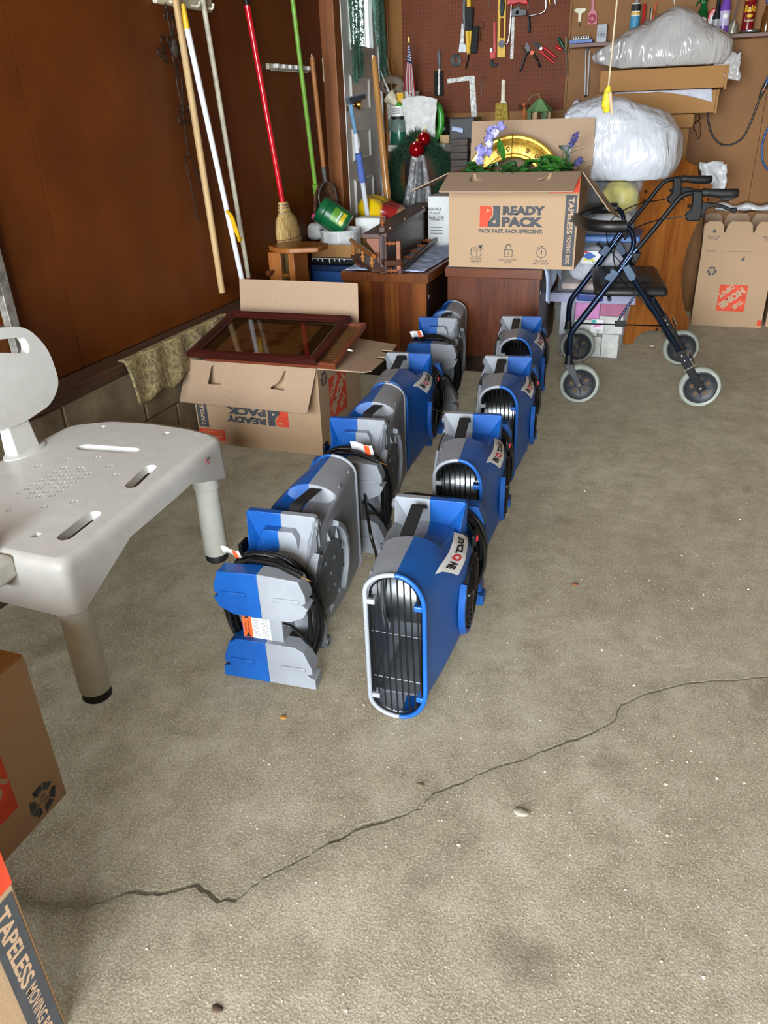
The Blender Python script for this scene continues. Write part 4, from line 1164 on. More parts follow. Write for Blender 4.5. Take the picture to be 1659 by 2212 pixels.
def spindle(a, b, r, nm, parent, m=None):
    a, b = V(a), V(b); L = (b - a).length
    pr = [(0.35, 0), (0.35, .06), (0.7, .1), (0.75, .16), (0.45, .22), (0.95, .34), (1.0, .44), (0.55, .52), (0.42, .6), (0.8, .7), (0.85, .78), (0.5, .84), (0.35, .9), (0.35, 1)]
    g = MB().lathe([(k * r, h * L) for k, h in pr], a, b - a, 12)
    return build(g, nm, m or M_TURN, parent, smooth=60)
S0 = V((-1.244, 3.44, ZT + 0.014)); sd = V((-0.112, 1.0, 0)).normalized(); sn = V((sd.y, -sd.x, 0))   # along, and outward to the right
SL, SHh = 1.30, 0.170
def SP(a, o_, z): return S0 + sd * a + sn * o_ + V((0, 0, z))
sh = thing('oak_shelf', 'dark oak wall shelf with turned spindles lying on the cherry cabinet', 'shelf', S0)
def sbox(a0, a1, o0, o1, z0, z1): return MB().hexa([SP(a0, o0, z0), SP(a1, o0, z0), SP(a1, o1, z0), SP(a0, o1, z0), SP(a0, o0, z1), SP(a1, o0, z1), SP(a1, o1, z1), SP(a0, o1, z1)])
fixn(build(sbox(0, SL, -0.012, 0.008, 0.0, SHh), 'back_board', M_OAKD, sh, smooth=0, bevel=0.003))
fixn(build(sbox(0, SL, 0.0, 0.016, SHh - 0.014, SHh + 0.006), 'back_rail', M_OAKT, sh, smooth=0, bevel=0.003))
fixn(build(sbox(0.02, SL - 0.02, -0.105, -0.012, SHh - 0.022, SHh), 'shelf_board', M_OAKT, sh, smooth=0, bevel=0.003))
fixn(build(sbox(0.0, 0.03, -0.024, 0.012, -0.004, SHh - 0.002), 'end_stile', M_OAKT, sh, smooth=0, bevel=0.004))
br = [(-0.012, SHh - 0.024), (-0.092, SHh - 0.024), (-0.092, SHh - 0.04), (-0.066, SHh - 0.072), (-0.05, SHh - 0.11), (-0.034, SHh - 0.145), (-0.022, 0.006), (-0.012, 0.004)]
for a in (0.045, SL - 0.06):
    fixn(build(MB().prism([SP(a, o_, z) for o_, z in br], sd * 0.022), 'bracket', wood('oak_bracket', (118, 60, 34), (158, 92, 56), 'X', 60, 0.1, 0.4), sh, smooth=0, bevel=0.002))
fixn(build(sbox(-0.005, SL, 0.062, 0.082, -0.004, 0.016), 'rail', M_OAKT, sh, smooth=0, bevel=0.004))
fixn(build(sbox(-0.008, 0.012, 0.058, 0.078, 0.014, SHh - 0.028), 'rail', M_OAKM, sh, smooth=0, bevel=0.003))
for k in range(8):
    a = 0.012 + (SL - 0.04) * k / 7
    spindle(SP(a, 0.006, 0.008), SP(a, 0.064, 0.008), 0.011, 'spindle', sh)
for z in (0.052, SHh - 0.04):
    spindle(SP(0.004, 0.006, z), SP(0.004, 0.060, z), 0.011, 'spindle', sh)
spindle(SP(SL - 0.01, 0.006, SHh - 0.05), SP(SL - 0.01, 0.072, SHh - 0.05), 0.011, 'spindle', sh)
fixn(build(sbox(0.06, 0.085, -0.034, -0.008, SHh, SHh + 0.022), 'finial_block', M_OAKT, sh, smooth=0, bevel=0.002))
spindle(SP(0.072, -0.021, SHh + 0.022), SP(0.072, -0.021, SHh + 0.072), 0.012, 'finial', sh)
for a in (0.12, 0.45, 0.95):
    build(MB().lathe([(0.006, 0), (0.005, 0.008), (0, 0.01)], SP(a, 0.004, SHh + 0.006), (0, 0, 1), 10), 'peg', M_TURN, sh)
# ---- small oak gallery rack
A_, B_ = atZ(757, 553, 0.556), atZ(803, 584, 0.556)
rk = thing('gallery_rack', 'small oak rack with brass toned spindles lying beside the dark oak shelf', 'rack', A_)
ab = (B_ - A_); ad = ab.normalized().cross(V((0, 0, 1))) * -0.10
up = V((0, 0, 1))
fixn(build(MB().hexa([A_ - up * 0.012, B_ - up * 0.012, B_ + ad - up * 0.012, A_ + ad - up * 0.012, A_ + up * 0.008, B_ + up * 0.008, B_ + ad + up * 0.008, A_ + ad + up * 0.008]), 'base_board', M_OAKT, rk, smooth=0, bevel=0.004))
r0 = A_ + ab * 0.06 + up * 0.075 + ad * 0.08; r1 = B_ - ab * 0.02 + up * 0.062 + ad * 0.08
build(MB().tube([r0 - ab * 0.05, r1 + ab * 0.05], 0.011, 12), 'rail', mat('varnished_oak', (156, 92, 44), 0.25), rk)
M_GOLDSP = mat('golden_turned_wood', (176, 116, 62), 0.25)
for f in (0.08, 0.55, 0.95):
    p = A_ + ab * f + ad * 0.08
    spindle(p + up * 0.008, p + up * 0.066, 0.012, 'spindle', rk, M_GOLDSP)
g = MB().prism([A_ + ab * 0.15 - up * 0.012, A_ + ab * 0.55 - up * 0.012, A_ + ab * 0.48 - up * 0.022, A_ + ab * 0.35 - up * 0.024, A_ + ab * 0.2 - up * 0.022], ad * 0.25)
fixn(build(g, 'bracket', M_OAKM, rk, smooth=0))
fixn(build(MB().hexa([B_ + ad * 0.5 + up * 0.02 - ab * 0.1, B_ + ad * 0.5 + up * 0.02 + ab * 0.12, B_ + ad * 1.3 + up * 0.02 + ab * 0.12, B_ + ad * 1.3 + up * 0.02 - ab * 0.1,
                 B_ + ad * 0.5 + up * 0.045 - ab * 0.1, B_ + ad * 0.5 + up * 0.045 + ab * 0.12, B_ + ad * 1.3 + up * 0.045 + ab * 0.12, B_ + ad * 1.3 + up * 0.045 - ab * 0.1]), 'end_block', M_OAKT, rk, smooth=0, bevel=0.003))

# ================================================================== BIG OPEN MOVING BOX ON THE WALNUT CABINET
rb = V((-0.998, 3.655, ZT + 0.012)); RW, RD, RH = 0.583, 0.39, 0.405
rp = thing('moving_box', 'open tapeless moving box on the walnut cabinet, gold frame and flowers inside', 'box', rb)
build(walls(RW, RD, RH).xf(Matrix.Translation(rb)), 'box_body', M_CARD, rp, smooth=0)
ready_pack_print(rp, frame_m(rb, (1, 0, 0), (0, 0, 1)), RW, RH)
flap(rp, rb + V((0, -0.002, RH)), (1, 0, 0), (0, -1, -0.33), RW, 0.195, [(0.115, False), (RW - 0.12, True)])
flap(rp, rb + V((0, RD + 0.002, RH - 0.004)), (1, 0, 0), (0.0, 0.05, 1), RW + 0.004, 0.205, [(0.10, False), (RW - 0.10, True)])
flap(rp, rb + V((-0.002, RD - 0.005, RH)), (0, -1, 0), (-1, 0, -0.42), RD - 0.01, 0.205, [])
flap(rp, rb + V((RW + 0.002, 0.005, RH)), (0.06, 1, -0.2), (0.66, 0, -0.80), RD - 0.01, 0.205, [])
# gold oval frame standing inside
M_GOLD = NT('gilded_plaster')
a = M_GOLD.noise(45, 5, 0.7)
M_GOLD.done(M_GOLD.ramp(a, [(0.3, lin((176, 122, 36))), (0.6, lin((236, 194, 84)))]), 0.3, 0.45); M_GOLD.bump(a, 0.3, 0.003); M_GOLD = M_GOLD.m
M_GOLDD = mat('dark_gilding', (84, 54, 12), 0.5, 0.5)
gc = V((-0.765, 3.93, 0.815)); ga, gb = 0.254, 0.270
gf = thing('oval_frame', 'ornate gold oval frame standing in the open moving box', 'frame', (gc.x, gc.y, rb.z + 0.006))
tl_ = RAD(8)
MG = Matrix.Translation(gc) @ Matrix.Rotation(-tl_, 4, 'X') @ Matrix.Rotation(pi / 2, 4, 'X')
def oval(k, z, a): return MG @ V(((ga + k * 1.2) * cos(a), (gb + k * 1.2) * sin(a), z * 1.2))
prof = [(0.0, 0.0), (0.0, 0.014), (-0.006, 0.020), (-0.014, 0.019), (-0.018, 0.014), (-0.024, 0.016), (-0.030, 0.012), (-0.036, 0.008), (-0.066, 0.008), (-0.070, 0.014), (-0.078, 0.014), (-0.084, 0.004), (-0.084, 0.0)]
n = 72; vs = []; fs = []; m_ = len(prof)
for i in range(n):
    for k, z in prof: vs.append(oval(k, z, 2 * pi * i / n))
for i in range(n):
    j = (i + 1) % n
    for k in range(m_): fs.append((i * m_ + k, j * m_ + k, j * m_ + (k + 1) % m_, i * m_ + (k + 1) % m_))
fixn(build(MB().add(vs, fs), 'frame_moulding', M_GOLD, gf, smooth=40))
for i in range(26):   # scrolls in the band
    a0 = 2 * pi * i / 26
    if sin(a0) < 0.25: continue
    pts = []
    for j in range(14):
        tt = j / 13 * 2.4 * pi; r_ = 0.011 * (1 - j / 16)
        a = a0 + (r_ * cos(tt)) / ga * (1 if i % 2 else -1) + 0.02
        pts.append(oval(-0.051 + r_ * sin(tt), 0.0095, a))
    build(MB().tube(pts, 0.0024, 5), 'scroll', M_GOLDD if i % 3 else M_GOLD, gf, smooth=60)
build(MB().tube([oval(0.001, 0.022, RAD(92)), oval(-0.085, 0.02, RAD(92))], 0.0012, 5), 'wire', M_BRASS, gf)
# brown moulded frame behind the ivy
fm = thing('ribbed_picture_frame', 'brown ribbed wooden frame edge showing in the open moving box', 'frame', (-0.63, 3.83, rb.z + 0.006))
for k, (z0, z1, d_) in enumerate(((0.0, 0.018, 0.03), (0.020, 0.034, 0.024), (0.036, 0.052, 0.03))):
    build(MB().box(-0.80, -0.448, 3.80 - d_ * 0.3, 3.815, 0.905 + z0, 0.905 + z1), 'moulding', wood('brown_moulding', (78, 48, 28), (112, 74, 46), 'X', 60, 0.05, 0.5), fm, smooth=0, bevel=0.003)
for x in (-0.79, -0.47):
    build(MB().box(x, x + 0.03, 3.795, 3.815, rb.z + 0.008, 0.906), 'side_moulding', MATS['brown_moulding'], fm, smooth=0)
# silk ivy, wisteria and lavender
M_LEAF = mat('ivy_leaf', (38, 84, 34), 0.45, var=0.25, vs=40)
M_LEAF2 = mat('bright_leaf', (58, 120, 44), 0.4, var=0.2, vs=40)
M_STEM = mat('green_stem', (70, 92, 40), 0.6)
M_PETAL = mat('lilac_petal', (150, 146, 206), 0.6, var=0.15, vs=60)
M_PETALW = mat('pale_petal', (208, 204, 226), 0.6, var=0.1)
M_LAV = mat('lavender_bud', (84, 78, 140), 0.7, var=0.2, vs=90)
def leaf_shape(g, p, d, n, L, W, lobes=False):
    d = V(d).normalized(); n = V(n); s_ = d.cross(n).normalized(); n = s_.cross(d).normalized()
    if lobes: pr = [(0, 0), (0.1, 0.5), (0.32, 0.95), (0.42, 0.55), (0.62, 0.62), (0.8, 0.3), (1, 0)]
    else: pr = [(0, 0.05), (0.15, 0.6), (0.4, 1.0), (0.65, 0.8), (0.85, 0.4), (1, 0)]
    vs = []
    for a, b in pr:
        drop = -0.18 * a * a * L
        vs += [p + d * a * L + s_ * b * W / 2 + n * (drop + 0.012), p + d * a * L + n * (drop), p + d * a * L - s_ * b * W / 2 + n * (drop + 0.012)]
    fs = []
    for k in range(len(pr) - 1):
        fs += [(k * 3, (k + 1) * 3, (k + 1) * 3 + 1, k * 3 + 1), (k * 3 + 1, (k + 1) * 3 + 1, (k + 1) * 3 + 2, k * 3 + 2)]
    g.add(vs, fs)
random.seed(21)
iv = thing('silk_ivy', 'trailing green silk ivy heaped in the open moving box', 'artificial plant', (-0.70, 3.72, rb.z + 0.006))
g = MB()
for k in range(7): g.tube([V((-0.9 + 0.07 * k, 3.73, rb.z + 0.02)), V((-0.88 + 0.07 * k, 3.72, 0.82)), V((-0.86 + 0.07 * k + random.uniform(-.02, .02), 3.70, 0.945))], 0.003, 5)
build(g, 'stems', M_STEM, iv, smooth=60, kind='stuff')
for k in range(64):
    x = random.uniform(-0.93, -0.46); y = random.uniform(3.675, 3.78); z = 0.925 + random.uniform(0, 0.055) * (1.25 if x > -0.68 and x < -0.52 else 0.8)
    a = random.uniform(0, 2 * pi)
    g = MB(); leaf_shape(g, V((x, y, z)), (cos(a), -abs(sin(a)) - 0.2, random.uniform(-0.3, 0.5)), (0, -0.5, 1), random.uniform(0.05, 0.085), random.uniform(0.035, 0.06), k % 3 == 0)
    build(g, 'leaf', M_LEAF2 if (x > -0.66 and k % 2) else M_LEAF, iv, smooth=80)
ws = thing('wisteria_stem', 'silk wisteria stem with lilac petals leaning over the gold frame', 'artificial flower', (-0.88, 3.75, rb.z + 0.006))
path = smooth_path([V((-0.90, 3.74, rb.z + 0.02)), atY(1040, 352, 3.72), atY(1050, 330, 3.74), atY(1062, 312, 3.76), atY(1072, 290, 3.78), atY(1076, 276, 3.79)], 5)
build(MB().tube(path, 0.003, 6), 'stem', M_STEM, ws)
for k in range(26):
    f = k / 25
    q = path[min(len(path) - 1, int(5 + f * (len(path) - 6)))]
    p = q + V((random.uniform(-.022, .022), random.uniform(-.03, 0), random.uniform(-.018, .018)))
    g = MB()
    a = random.uniform(0, 2 * pi); leaf_shape(g, p, (cos(a), -0.6, sin(a)), (0, -1, 0.3), 0.038, 0.034)
    build(g, 'petal', M_PETALW if k % 3 == 0 else M_PETAL, ws, smooth=80)
for (px, py) in ((1078, 300), (1083, 312)):
    g = MB(); leaf_shape(g, atY(px, py, 3.74), (0.25, -0.2, -1), (0.2, -1, 0), 0.075, 0.028); build(g, 'leaf', M_LEAF2, ws, smooth=80)
for tip, mid, base, lab in (((1245, 290), (1225, 330), (1212, 366), 'tall silk lavender spike at the right of the open moving box'), ((1255, 345), (1238, 358), (1222, 368), 'short silk lavender spike leaning over the box edge')):
    p0, p1, p2 = atY(base[0], base[1], 3.80), atY(mid[0], mid[1], 3.80), atY(tip[0], tip[1], 3.80)
    lv = thing('lavender_spike', lab, 'artificial flower', V((p0.x, p0.y, rb.z + 0.006)), group='lavender spikes')
    build(MB().tube([V((p0.x - 0.01, p0.y, rb.z + 0.01)), p0, p1, p2], 0.0022, 5), 'stem', M_STEM, lv)
    g = MB()
    for k in range(90):
        f = random.uniform(0.35, 1.0); c = p1.lerp(p2, f)
        d = V((random.gauss(0, 1), random.gauss(0, 1), random.gauss(0, 1))).normalized()
        g.ball(c + d * 0.012, 0.0042, 5, 4)
    build(g, 'flower_head', M_LAV, lv, smooth=60, kind='stuff')
    for k in range(9):
        a = random.uniform(-0.6, 0.6); g = MB()
        q = p0.lerp(p1, random.uniform(0, 0.5))
        g.tube([q, q + (p2 - p0) * 0.3 + V((a * 0.05, -0.01, 0.02)), q + (p2 - p0) * 0.55 + V((a * 0.13, -0.02, 0.0))], [0.003, 0.0025, 0.0006], 5, flat=0.4)
        build(g, 'blade', M_STEM if k % 2 else M_LEAF2, lv, smooth=60)

# ================================================================== PLASTIC TOTES BESIDE THE WALKER
def clear(name, col, al):
    t = NT(name)
    t.done(t.ramp(t.noise(8, 2), [(0.3, lin(shade(col, 0.97))), (0.7, lin(col))]), 0.18)
    tr = t.n('ShaderNodeBsdfTransparent'); tr.inputs[0].default_value = lin(col)
    mx = t.n('ShaderNodeMixShader'); mx.inputs[0].default_value = al
    t.l(tr.outputs[0], mx.inputs[1]); t.l(t.b.outputs[0], mx.inputs[2]); t.l(mx.outputs[0], t.out.inputs[0])
    return t.m
M_CLEAR = clear('clear_tote_plastic', (236, 238, 244), 0.12)
M_LILAC = clear('frosted_lid_plastic', (206, 208, 232), 0.6)
M_BLID = mat('blue_lid_plastic', (58, 108, 176), 0.35)
M_NAVY = mat('navy_latch', (36, 62, 132), 0.3)
def tote_walls(x0, x1, y0, y1, z0, z1, tap, th=0.0025):
    g = MB()
    def ring(z, t_, i): return [V((x0 + t_ + i, y0 + t_ + i, z)), V((x1 - t_ - i, y0 + t_ + i, z)), V((x1 - t_ - i, y1 - t_ - i, z)), V((x0 + t_ + i, y1 - t_ - i, z))]
    a = ring(z0, tap, 0); b = ring(z1, 0, 0)
    for k in range(4):
        j = (k + 1) % 4
        g.add([a[k], a[j], b[j], b[k]], [(0, 1, 2, 3)])
    g.add(a, [(3, 2, 1, 0)])
    return g
tx0, tx1, ty0, ty1 = -0.552, -0.168, 4.085, 4.37
t1 = thing('storage_tote', 'clear tote with frosted lid and navy latch, pink and cream boxes inside', 'tote', ((tx0 + tx1) / 2, ty0, 0))
build(tote_walls(tx0, tx1, ty0, ty1, 0.001, 0.325, 0.042), 'tote_body', M_CLEAR, t1, smooth=0)
build(MB().box(tx0 - 0.016, tx1 + 0.016, ty0 - 0.016, ty1 + 0.012, 0.326, 0.346).box(tx0 - 0.02, tx1 + 0.02, ty0 - 0.020, ty0 - 0.012, 0.300, 0.340), 'lid', M_LILAC, t1, smooth=0, bevel=0.006)
build(MB().box(-0.435, -0.305, ty0 - 0.034, ty0 - 0.020, 0.312, 0.350), 'latch', M_NAVY, t1, smooth=0, bevel=0.008, seg=3)
M_PINK = mat('pink_carton', (236, 130, 196), 0.6); M_ROSE = mat('rose_carton', (196, 76, 122), 0.6); M_CREAM = mat('cream_carton', (240, 234, 214), 0.7); M_MAUVE = mat('mauve_carton', (204, 122, 190), 0.6)
def carton(x0, x1, y0, y1, z0, z1, m, lab, nm='small_carton'):
    return build(MB().box(x0, x1, y0, y1, z0, z1), nm, m, smooth=0, bevel=0.002, label=lab, cat='box', group='small cartons in the clear tote')
yy = ty0 + 0.045
carton(-0.505, -0.385, yy, yy + 0.14, 0.006, 0.115, M_MAUVE, 'mauve carton at the bottom left inside the lower tote')
carton(-0.380, -0.300, yy, yy + 0.14, 0.006, 0.112, M_CREAM, 'cream carton behind the walker wheel inside the lower tote')
carton(-0.296, -0.212, yy, yy + 0.14, 0.006, 0.128, M_CREAM, 'speckled cream carton at the bottom right inside the lower tote')
carton(-0.520, -0.450, yy, yy + 0.13, 0.118, 0.290, M_WHITE, 'tall white carton at the upper left inside the lower tote')
carton(-0.445, -0.325, yy, yy + 0.13, 0.118, 0.200, M_CREAM, 'cream carton in the middle row inside the lower tote')
carton(-0.320, -0.200, yy, yy + 0.13, 0.131, 0.222, M_CREAM, 'wide cream carton at the right of the middle row inside the lower tote')
carton(-0.445, -0.322, yy, yy + 0.13, 0.203, 0.288, M_PINK, 'bright pink carton under the navy latch inside the lower tote')
rc = carton(-0.318, -0.196, yy, yy + 0.13, 0.225, 0.288, M_ROSE, 'rose carton with white print at the upper right inside the lower tote')
Mz = frame_m((-0.257, yy, 0.255), (1, 0, 0), (0, 0, 1))
for k, tx in enumerate(('~ ~ ~', 'ooo oo ooo', 'o o o')): pass
g = MB().add([V((-0.355, ty0 + 0.006, 0.145)), V((-0.292, ty0 + 0.008, 0.145)), V((-0.292, ty0 - 0.002, 0.215)), V((-0.355, ty0 - 0.002, 0.215))], [(0, 1, 2, 3)])
g.v = [p + V((0, 0.002, 0)) for p in g.v]
lb = build(g, 'tote_label', M_WHITE, t1, smooth=0)
ML_ = frame_m((-0.3235, ty0 + 0.0035, 0.180), (1, 0, 0), (0, -0.13, 1))
decal([(-0.030, 0.018), (-0.006, 0.018), (-0.006, 0.033), (-0.030, 0.033)], mat('teal_print', (70, 170, 170), 0.5), lb, ML_, 0.001)
decal([(-0.020, -0.006), (0.022, 0.002), (0.022, 0.010), (-0.020, 0.002)], M_PINK, lb, ML_, 0.001)
lettering('56 QT', M_INK, lb, ML_, 0.008, -0.024, 0.010, 0.026, 0.02, lift=0.0012)
# middle tote with blue lid
t2 = thing('storage_tote', 'clear tote with blue lid and size label stacked in the middle, white fabric inside', 'tote', ((tx0 + tx1) / 2, ty0, 0.348))
build(tote_walls(-0.548, -0.172, ty0 + 0.005, ty1 - 0.01, 0.348, 0.592, 0.012), 'tote_body', M_CLEAR, t2, smooth=0)
build(MB().box(-0.560, -0.160, ty0 - 0.008, ty1, 0.593, 0.624), 'lid', M_BLID, t2, smooth=0, bevel=0.007)
MQ = frame_m(atY(1278, 556, ty0 + 0.004), (1, 0, 0), (0, 0, 1))
lq = decal([(-0.052, -0.030), (0.052, -0.030), (0.052, 0.030), (-0.052, 0.030)], M_WHITE, t2, MQ, 0.0012, 'tote_label')
decal([(-0.048, 0.006), (-0.012, -0.012), (0.022, 0.006), (-0.012, 0.026)], mat('blue_print', (44, 96, 180), 0.5), lq, MQ, 0.0018)
decal([(-0.034, -0.018), (0.010, -0.018), (0.016, -0.002), (-0.012, -0.014), (-0.036, -0.002)], mat('yellow_print', (230, 220, 60), 0.5), lq, MQ, 0.0020)
decal([(-0.050, 0.020), (-0.020, 0.020), (-0.020, 0.029), (-0.050, 0.029)], M_REDINK, lq, MQ, 0.0018)
lettering('56 QT.', M_SLATE, lq, MQ, 0.018, -0.023, 0.010, 0.03, 0.03, lift=0.002)
M_FAB = mat('white_fabric', (226, 224, 222), 0.85, bump=0.3, bs=40, bd=0.01); M_PEACH = mat('peach_fabric', (216, 186, 166), 0.85)
def lump(c, s_, nm, m, lab, cat, seed=0, amp=0.25, fr=5, grp=None, ground=None, box=2.6, nu=36, nv=22, sub=0):
    """crumpled soft bundle: rounded block pushed about by noise"""
    c = V(c)
    def fn(u, v):
        th, ph = 2 * pi * u, pi * (v - 0.5)
        e = 2.0 / box
        sg = lambda q: (abs(q) ** e) * (1 if q >= 0 else -1)
        d = V((sg(cos(ph)) * sg(cos(th)), sg(cos(ph)) * sg(sin(th)), sg(sin(ph))))
        q = V((d.x * s_[0], d.y * s_[1], d.z * s_[2]))
        k = noise.noise(q * fr + V((seed, seed * 1.7, 0))) + 0.5 * abs(noise.noise(q * fr * 2.3 + V((seed, 3, 1))))
        q *= 1 + amp * k
        if ground is not None: q.z = max(q.z, ground - c.z)
        return c + q
    g = MB().grid(fn, nu, nv, wrapu=True)
    return build(g, nm, m, smooth=80, label=lab, cat=cat, group=grp)
lump((-0.36, 4.225, 0.475), (0.155, 0.11, 0.085), 'folded_fabric', M_FAB, 'white fabric stuffed in the middle tote', 'fabric', 3, 0.24, 9)
build(MB().box(-0.525, -0.195, ty0 + 0.03, ty1 - 0.05, 0.352, 0.385), 'folded_fabric', M_PEACH, smooth=30, bevel=0.012, seg=3, label='folded peach fabric at the bottom of the middle tote', cat='fabric')
# top tote
t3 = thing('storage_tote', 'open clear tote on top of the stack, yellow and white wrapped bundles inside', 'tote', ((tx0 + tx1) / 2, ty0, 0.625))
build(tote_walls(-0.556, -0.186, ty0 + 0.0, ty1 - 0.01, 0.626, 0.865, 0.020), 'tote_body', M_CLEAR, t3, smooth=0)
M_YEL = mat('yellow_wrap', (232, 214, 84), 0.4, bump=0.3, bs=30, bd=0.01)
lump((-0.285, 4.23, 0.786), (0.092, 0.105, 0.072), 'wrapped_bundle', M_YEL, 'yellow wrapped bundle in the top tote under the lower bag', 'bundle', 7, 0.2, 9)
lump((-0.310, 4.23, 0.680), (0.100, 0.10, 0.036), 'wrapped_bundle', M_FAB, 'white bundle at the bottom of the top tote', 'bundle', 9, 0.2, 11)
lump((-0.478, 4.23, 0.72), (0.045, 0.10, 0.075), 'wrapped_bundle', mat('grey_blue_wrap', (176, 182, 200), 0.4), 'greyish wrapped bundle in the top tote beside the moving box', 'bundle', 4, 0.22, 10)

# ================================================================== OAK BENCH END
M_GOLDOAK = wood('golden_oak', (150, 78, 24), (200, 126, 56), 'Z', 34, 0.10, 0.32, 1.6, 0.05)
pa, pb = atZ(1352, 748), atZ(1487, 716)
pd_ = (pb - pa).normalized(); pn = V((pd_.y, -pd_.x, 0))
def PW_(px, py): return atP(px, py, pa, pn)
oe = [(1352, 748), (1367, 748), (1372, 736), (1382, 726), (1397, 719), (1420, 717), (1450, 719), (1486, 716), (1490, 694), (1479, 672), (1473, 645), (1472, 610), (1476, 575), (1484, 540), (1497, 505), (1512, 478), (1531, 446), (1538, 424), (1540, 404), (1520, 392), (1508, 380), (1506, 361), (1490, 357), (1478, 345), (1470, 338), (1440, 345), (1412, 372), (1385, 396), (1379, 420), (1376, 470), (1374, 530), (1370, 590), (1362, 650), (1354, 700)]
pe = thing('bench_end', 'golden oak bench end with scrolled outline standing behind the walker', 'bench end', pa)
poly = [PW_(*p) for p in oe]
zmin = min(p.z for p in poly)
poly = [V((p.x, p.y, p.z - zmin)) for p in poly]
fixn(build(MB().prism(poly, -pn * 0.026), 'end_board', M_GOLDOAK, pe, smooth=30, bevel=0.004))
for px, py in ((1395, 414), (1392, 434), (1418, 712), (1530, 431)):
    q = PW_(px, py)
    build(MB().lathe([(0.009, -0.002), (0.009, 0.002), (0.005, 0.003), (0.0, 0.001)], q, pn, 14), 'screw_plug', M_DARKW, pe)

# ================================================================== TALL MOVING BOXES AT THE RIGHT
hb = V((0.150, 4.945, 0.001)); HW, HD, HH = 0.385, 0.32, 0.44
hd = thing('moving_box', 'open tall moving box at the right with upside-down orange logo and number 4', 'box', hb)
build(walls(HW, HD, HH).xf(Matrix.Translation(hb)), 'box_body', M_CARD, hd, smooth=0)
def tabflap(w, l):
    return [(0, 0), (w, 0), (w, l - 0.012), (w - 0.02, l), (w * 0.74, l), (w * 0.70, l - 0.02), (w * 0.675, l - 0.058), (w * 0.66, l - 0.058), (w * 0.64, l - 0.018), (w * 0.60, l), (w * 0.35, l), (w * 0.31, l - 0.02), (w * 0.285, l - 0.058), (w * 0.27, l - 0.058), (w * 0.25, l - 0.02), (w * 0.21, l), (0.02, l), (0, l - 0.012)]
fr_ = flap(hd, hb + V((0, 0.0, HH)), (1, 0, 0), (0, 0.0, 1), HW, 0.145, [], edge=tabflap(HW, 0.145), m=M_CARD)
flap(hd, hb + V((0, HD, HH)), (1, 0, 0), (0, 0.1, 1), HW, 0.150, [], edge=tabflap(HW, 0.15))
flap(hd, hb + V((0.0, HD - 0.005, HH)), (0, -1, 0), (-0.05, 0, 1), HD - 0.01, 0.13, [])
flap(hd, hb + V((HW, 0.005, HH)), (0, 1, 0), (0.15, 0, 1), HD - 0.01, 0.13, [])
MH = frame_m(hb, (1, 0, 0), (0, 0, 1))
depot_print(hd, MH @ Matrix.Translation((0.203, 0.165, 0.0)) @ Matrix.Rotation(pi, 4, 'Z'), 0.150)
recycle_print(hd, MH @ Matrix.Translation((0.072, 0.315, 0)), 0.026)
lettering('4', M_SLATE, hd, MH, 0.225, 0.385, 0.028, 0.020, 0.03, 0.2, 0, 0.001)
lettering('FOLD HERE', M_SLATE, hd, MH, 0.050, 0.425, 0.009, 0.050, 0.01, 0.2, 0, 0.001)
g = MB()
for k in range(30):
    g.add([MH @ V((0.085 + 0.0062 * k, 0.424, 0.001)), MH @ V((0.089 + 0.0062 * k, 0.424, 0.001)), MH @ V((0.089 + 0.0062 * k, 0.4262, 0.001)), MH @ V((0.085 + 0.0062 * k, 0.4262, 0.001))], [(0, 1, 2, 3)])
build(g, 'dotted_line', M_SLATE, hd, smooth=0, kind='stuff')
lettering('PUSH IN TABS\nTO LOCK', M_SLATE, hd, MH, 0.052, 0.497, 0.024, 0.072, 0.012, 0.2, 0, 0.001)
lettering('PUSH IN TABS\nTO LOCK', M_SLATE, hd, MH, 0.345, 0.497, 0.024, 0.072, 0.012, 0.2, 0, 0.001)
decal([(0.040, 0.525), (0.066, 0.525), (0.053, 0.547)], M_SLATE, hd, MH, 0.001)
decal([(0.360, 0.012), (0.384, 0.012), (0.384, 0.046), (0.360, 0.046)], M_RED, hd, MH, 0.001)
h2 = thing('moving_box', 'second open moving box at the right edge behind the tall one', 'box', (0.56, 4.98, 0.001))
build(walls(0.45, 0.31, 0.44).xf(Matrix.Translation((0.56, 4.98, 0.001))), 'box_body', M_CARD, h2, smooth=0)
flap(h2, V((0.56, 4.98 + 0.31, 0.441)), (1, 0, 0), (0, 0.0, 1), 0.45, 0.14, [], edge=tabflap(0.45, 0.14))
flap(h2, V((0.56, 4.98, 0.441)), (1, 0, 0), (0, -0.6, 1), 0.45, 0.14, [], edge=tabflap(0.45, 0.14), m=M_CARD)
M_FILM = mat('white_plastic_film', (222, 224, 226), 0.3, bump=0.5, bs=25, bd=0.02)
g = MB().grid(lambda u, v: V((0.20 + 0.55 * u, 5.285 - 0.06 * sin(pi * v), 0.60 + 0.05 * v + 0.02 * noise.noise(V((u * 8, v * 3, 5))))), 30, 6)
build(g, 'plastic_sheet', M_FILM, smooth=80, label='strip of white plastic sheet along the wall behind the tall moving box', cat='plastic sheet', solid=0.002)
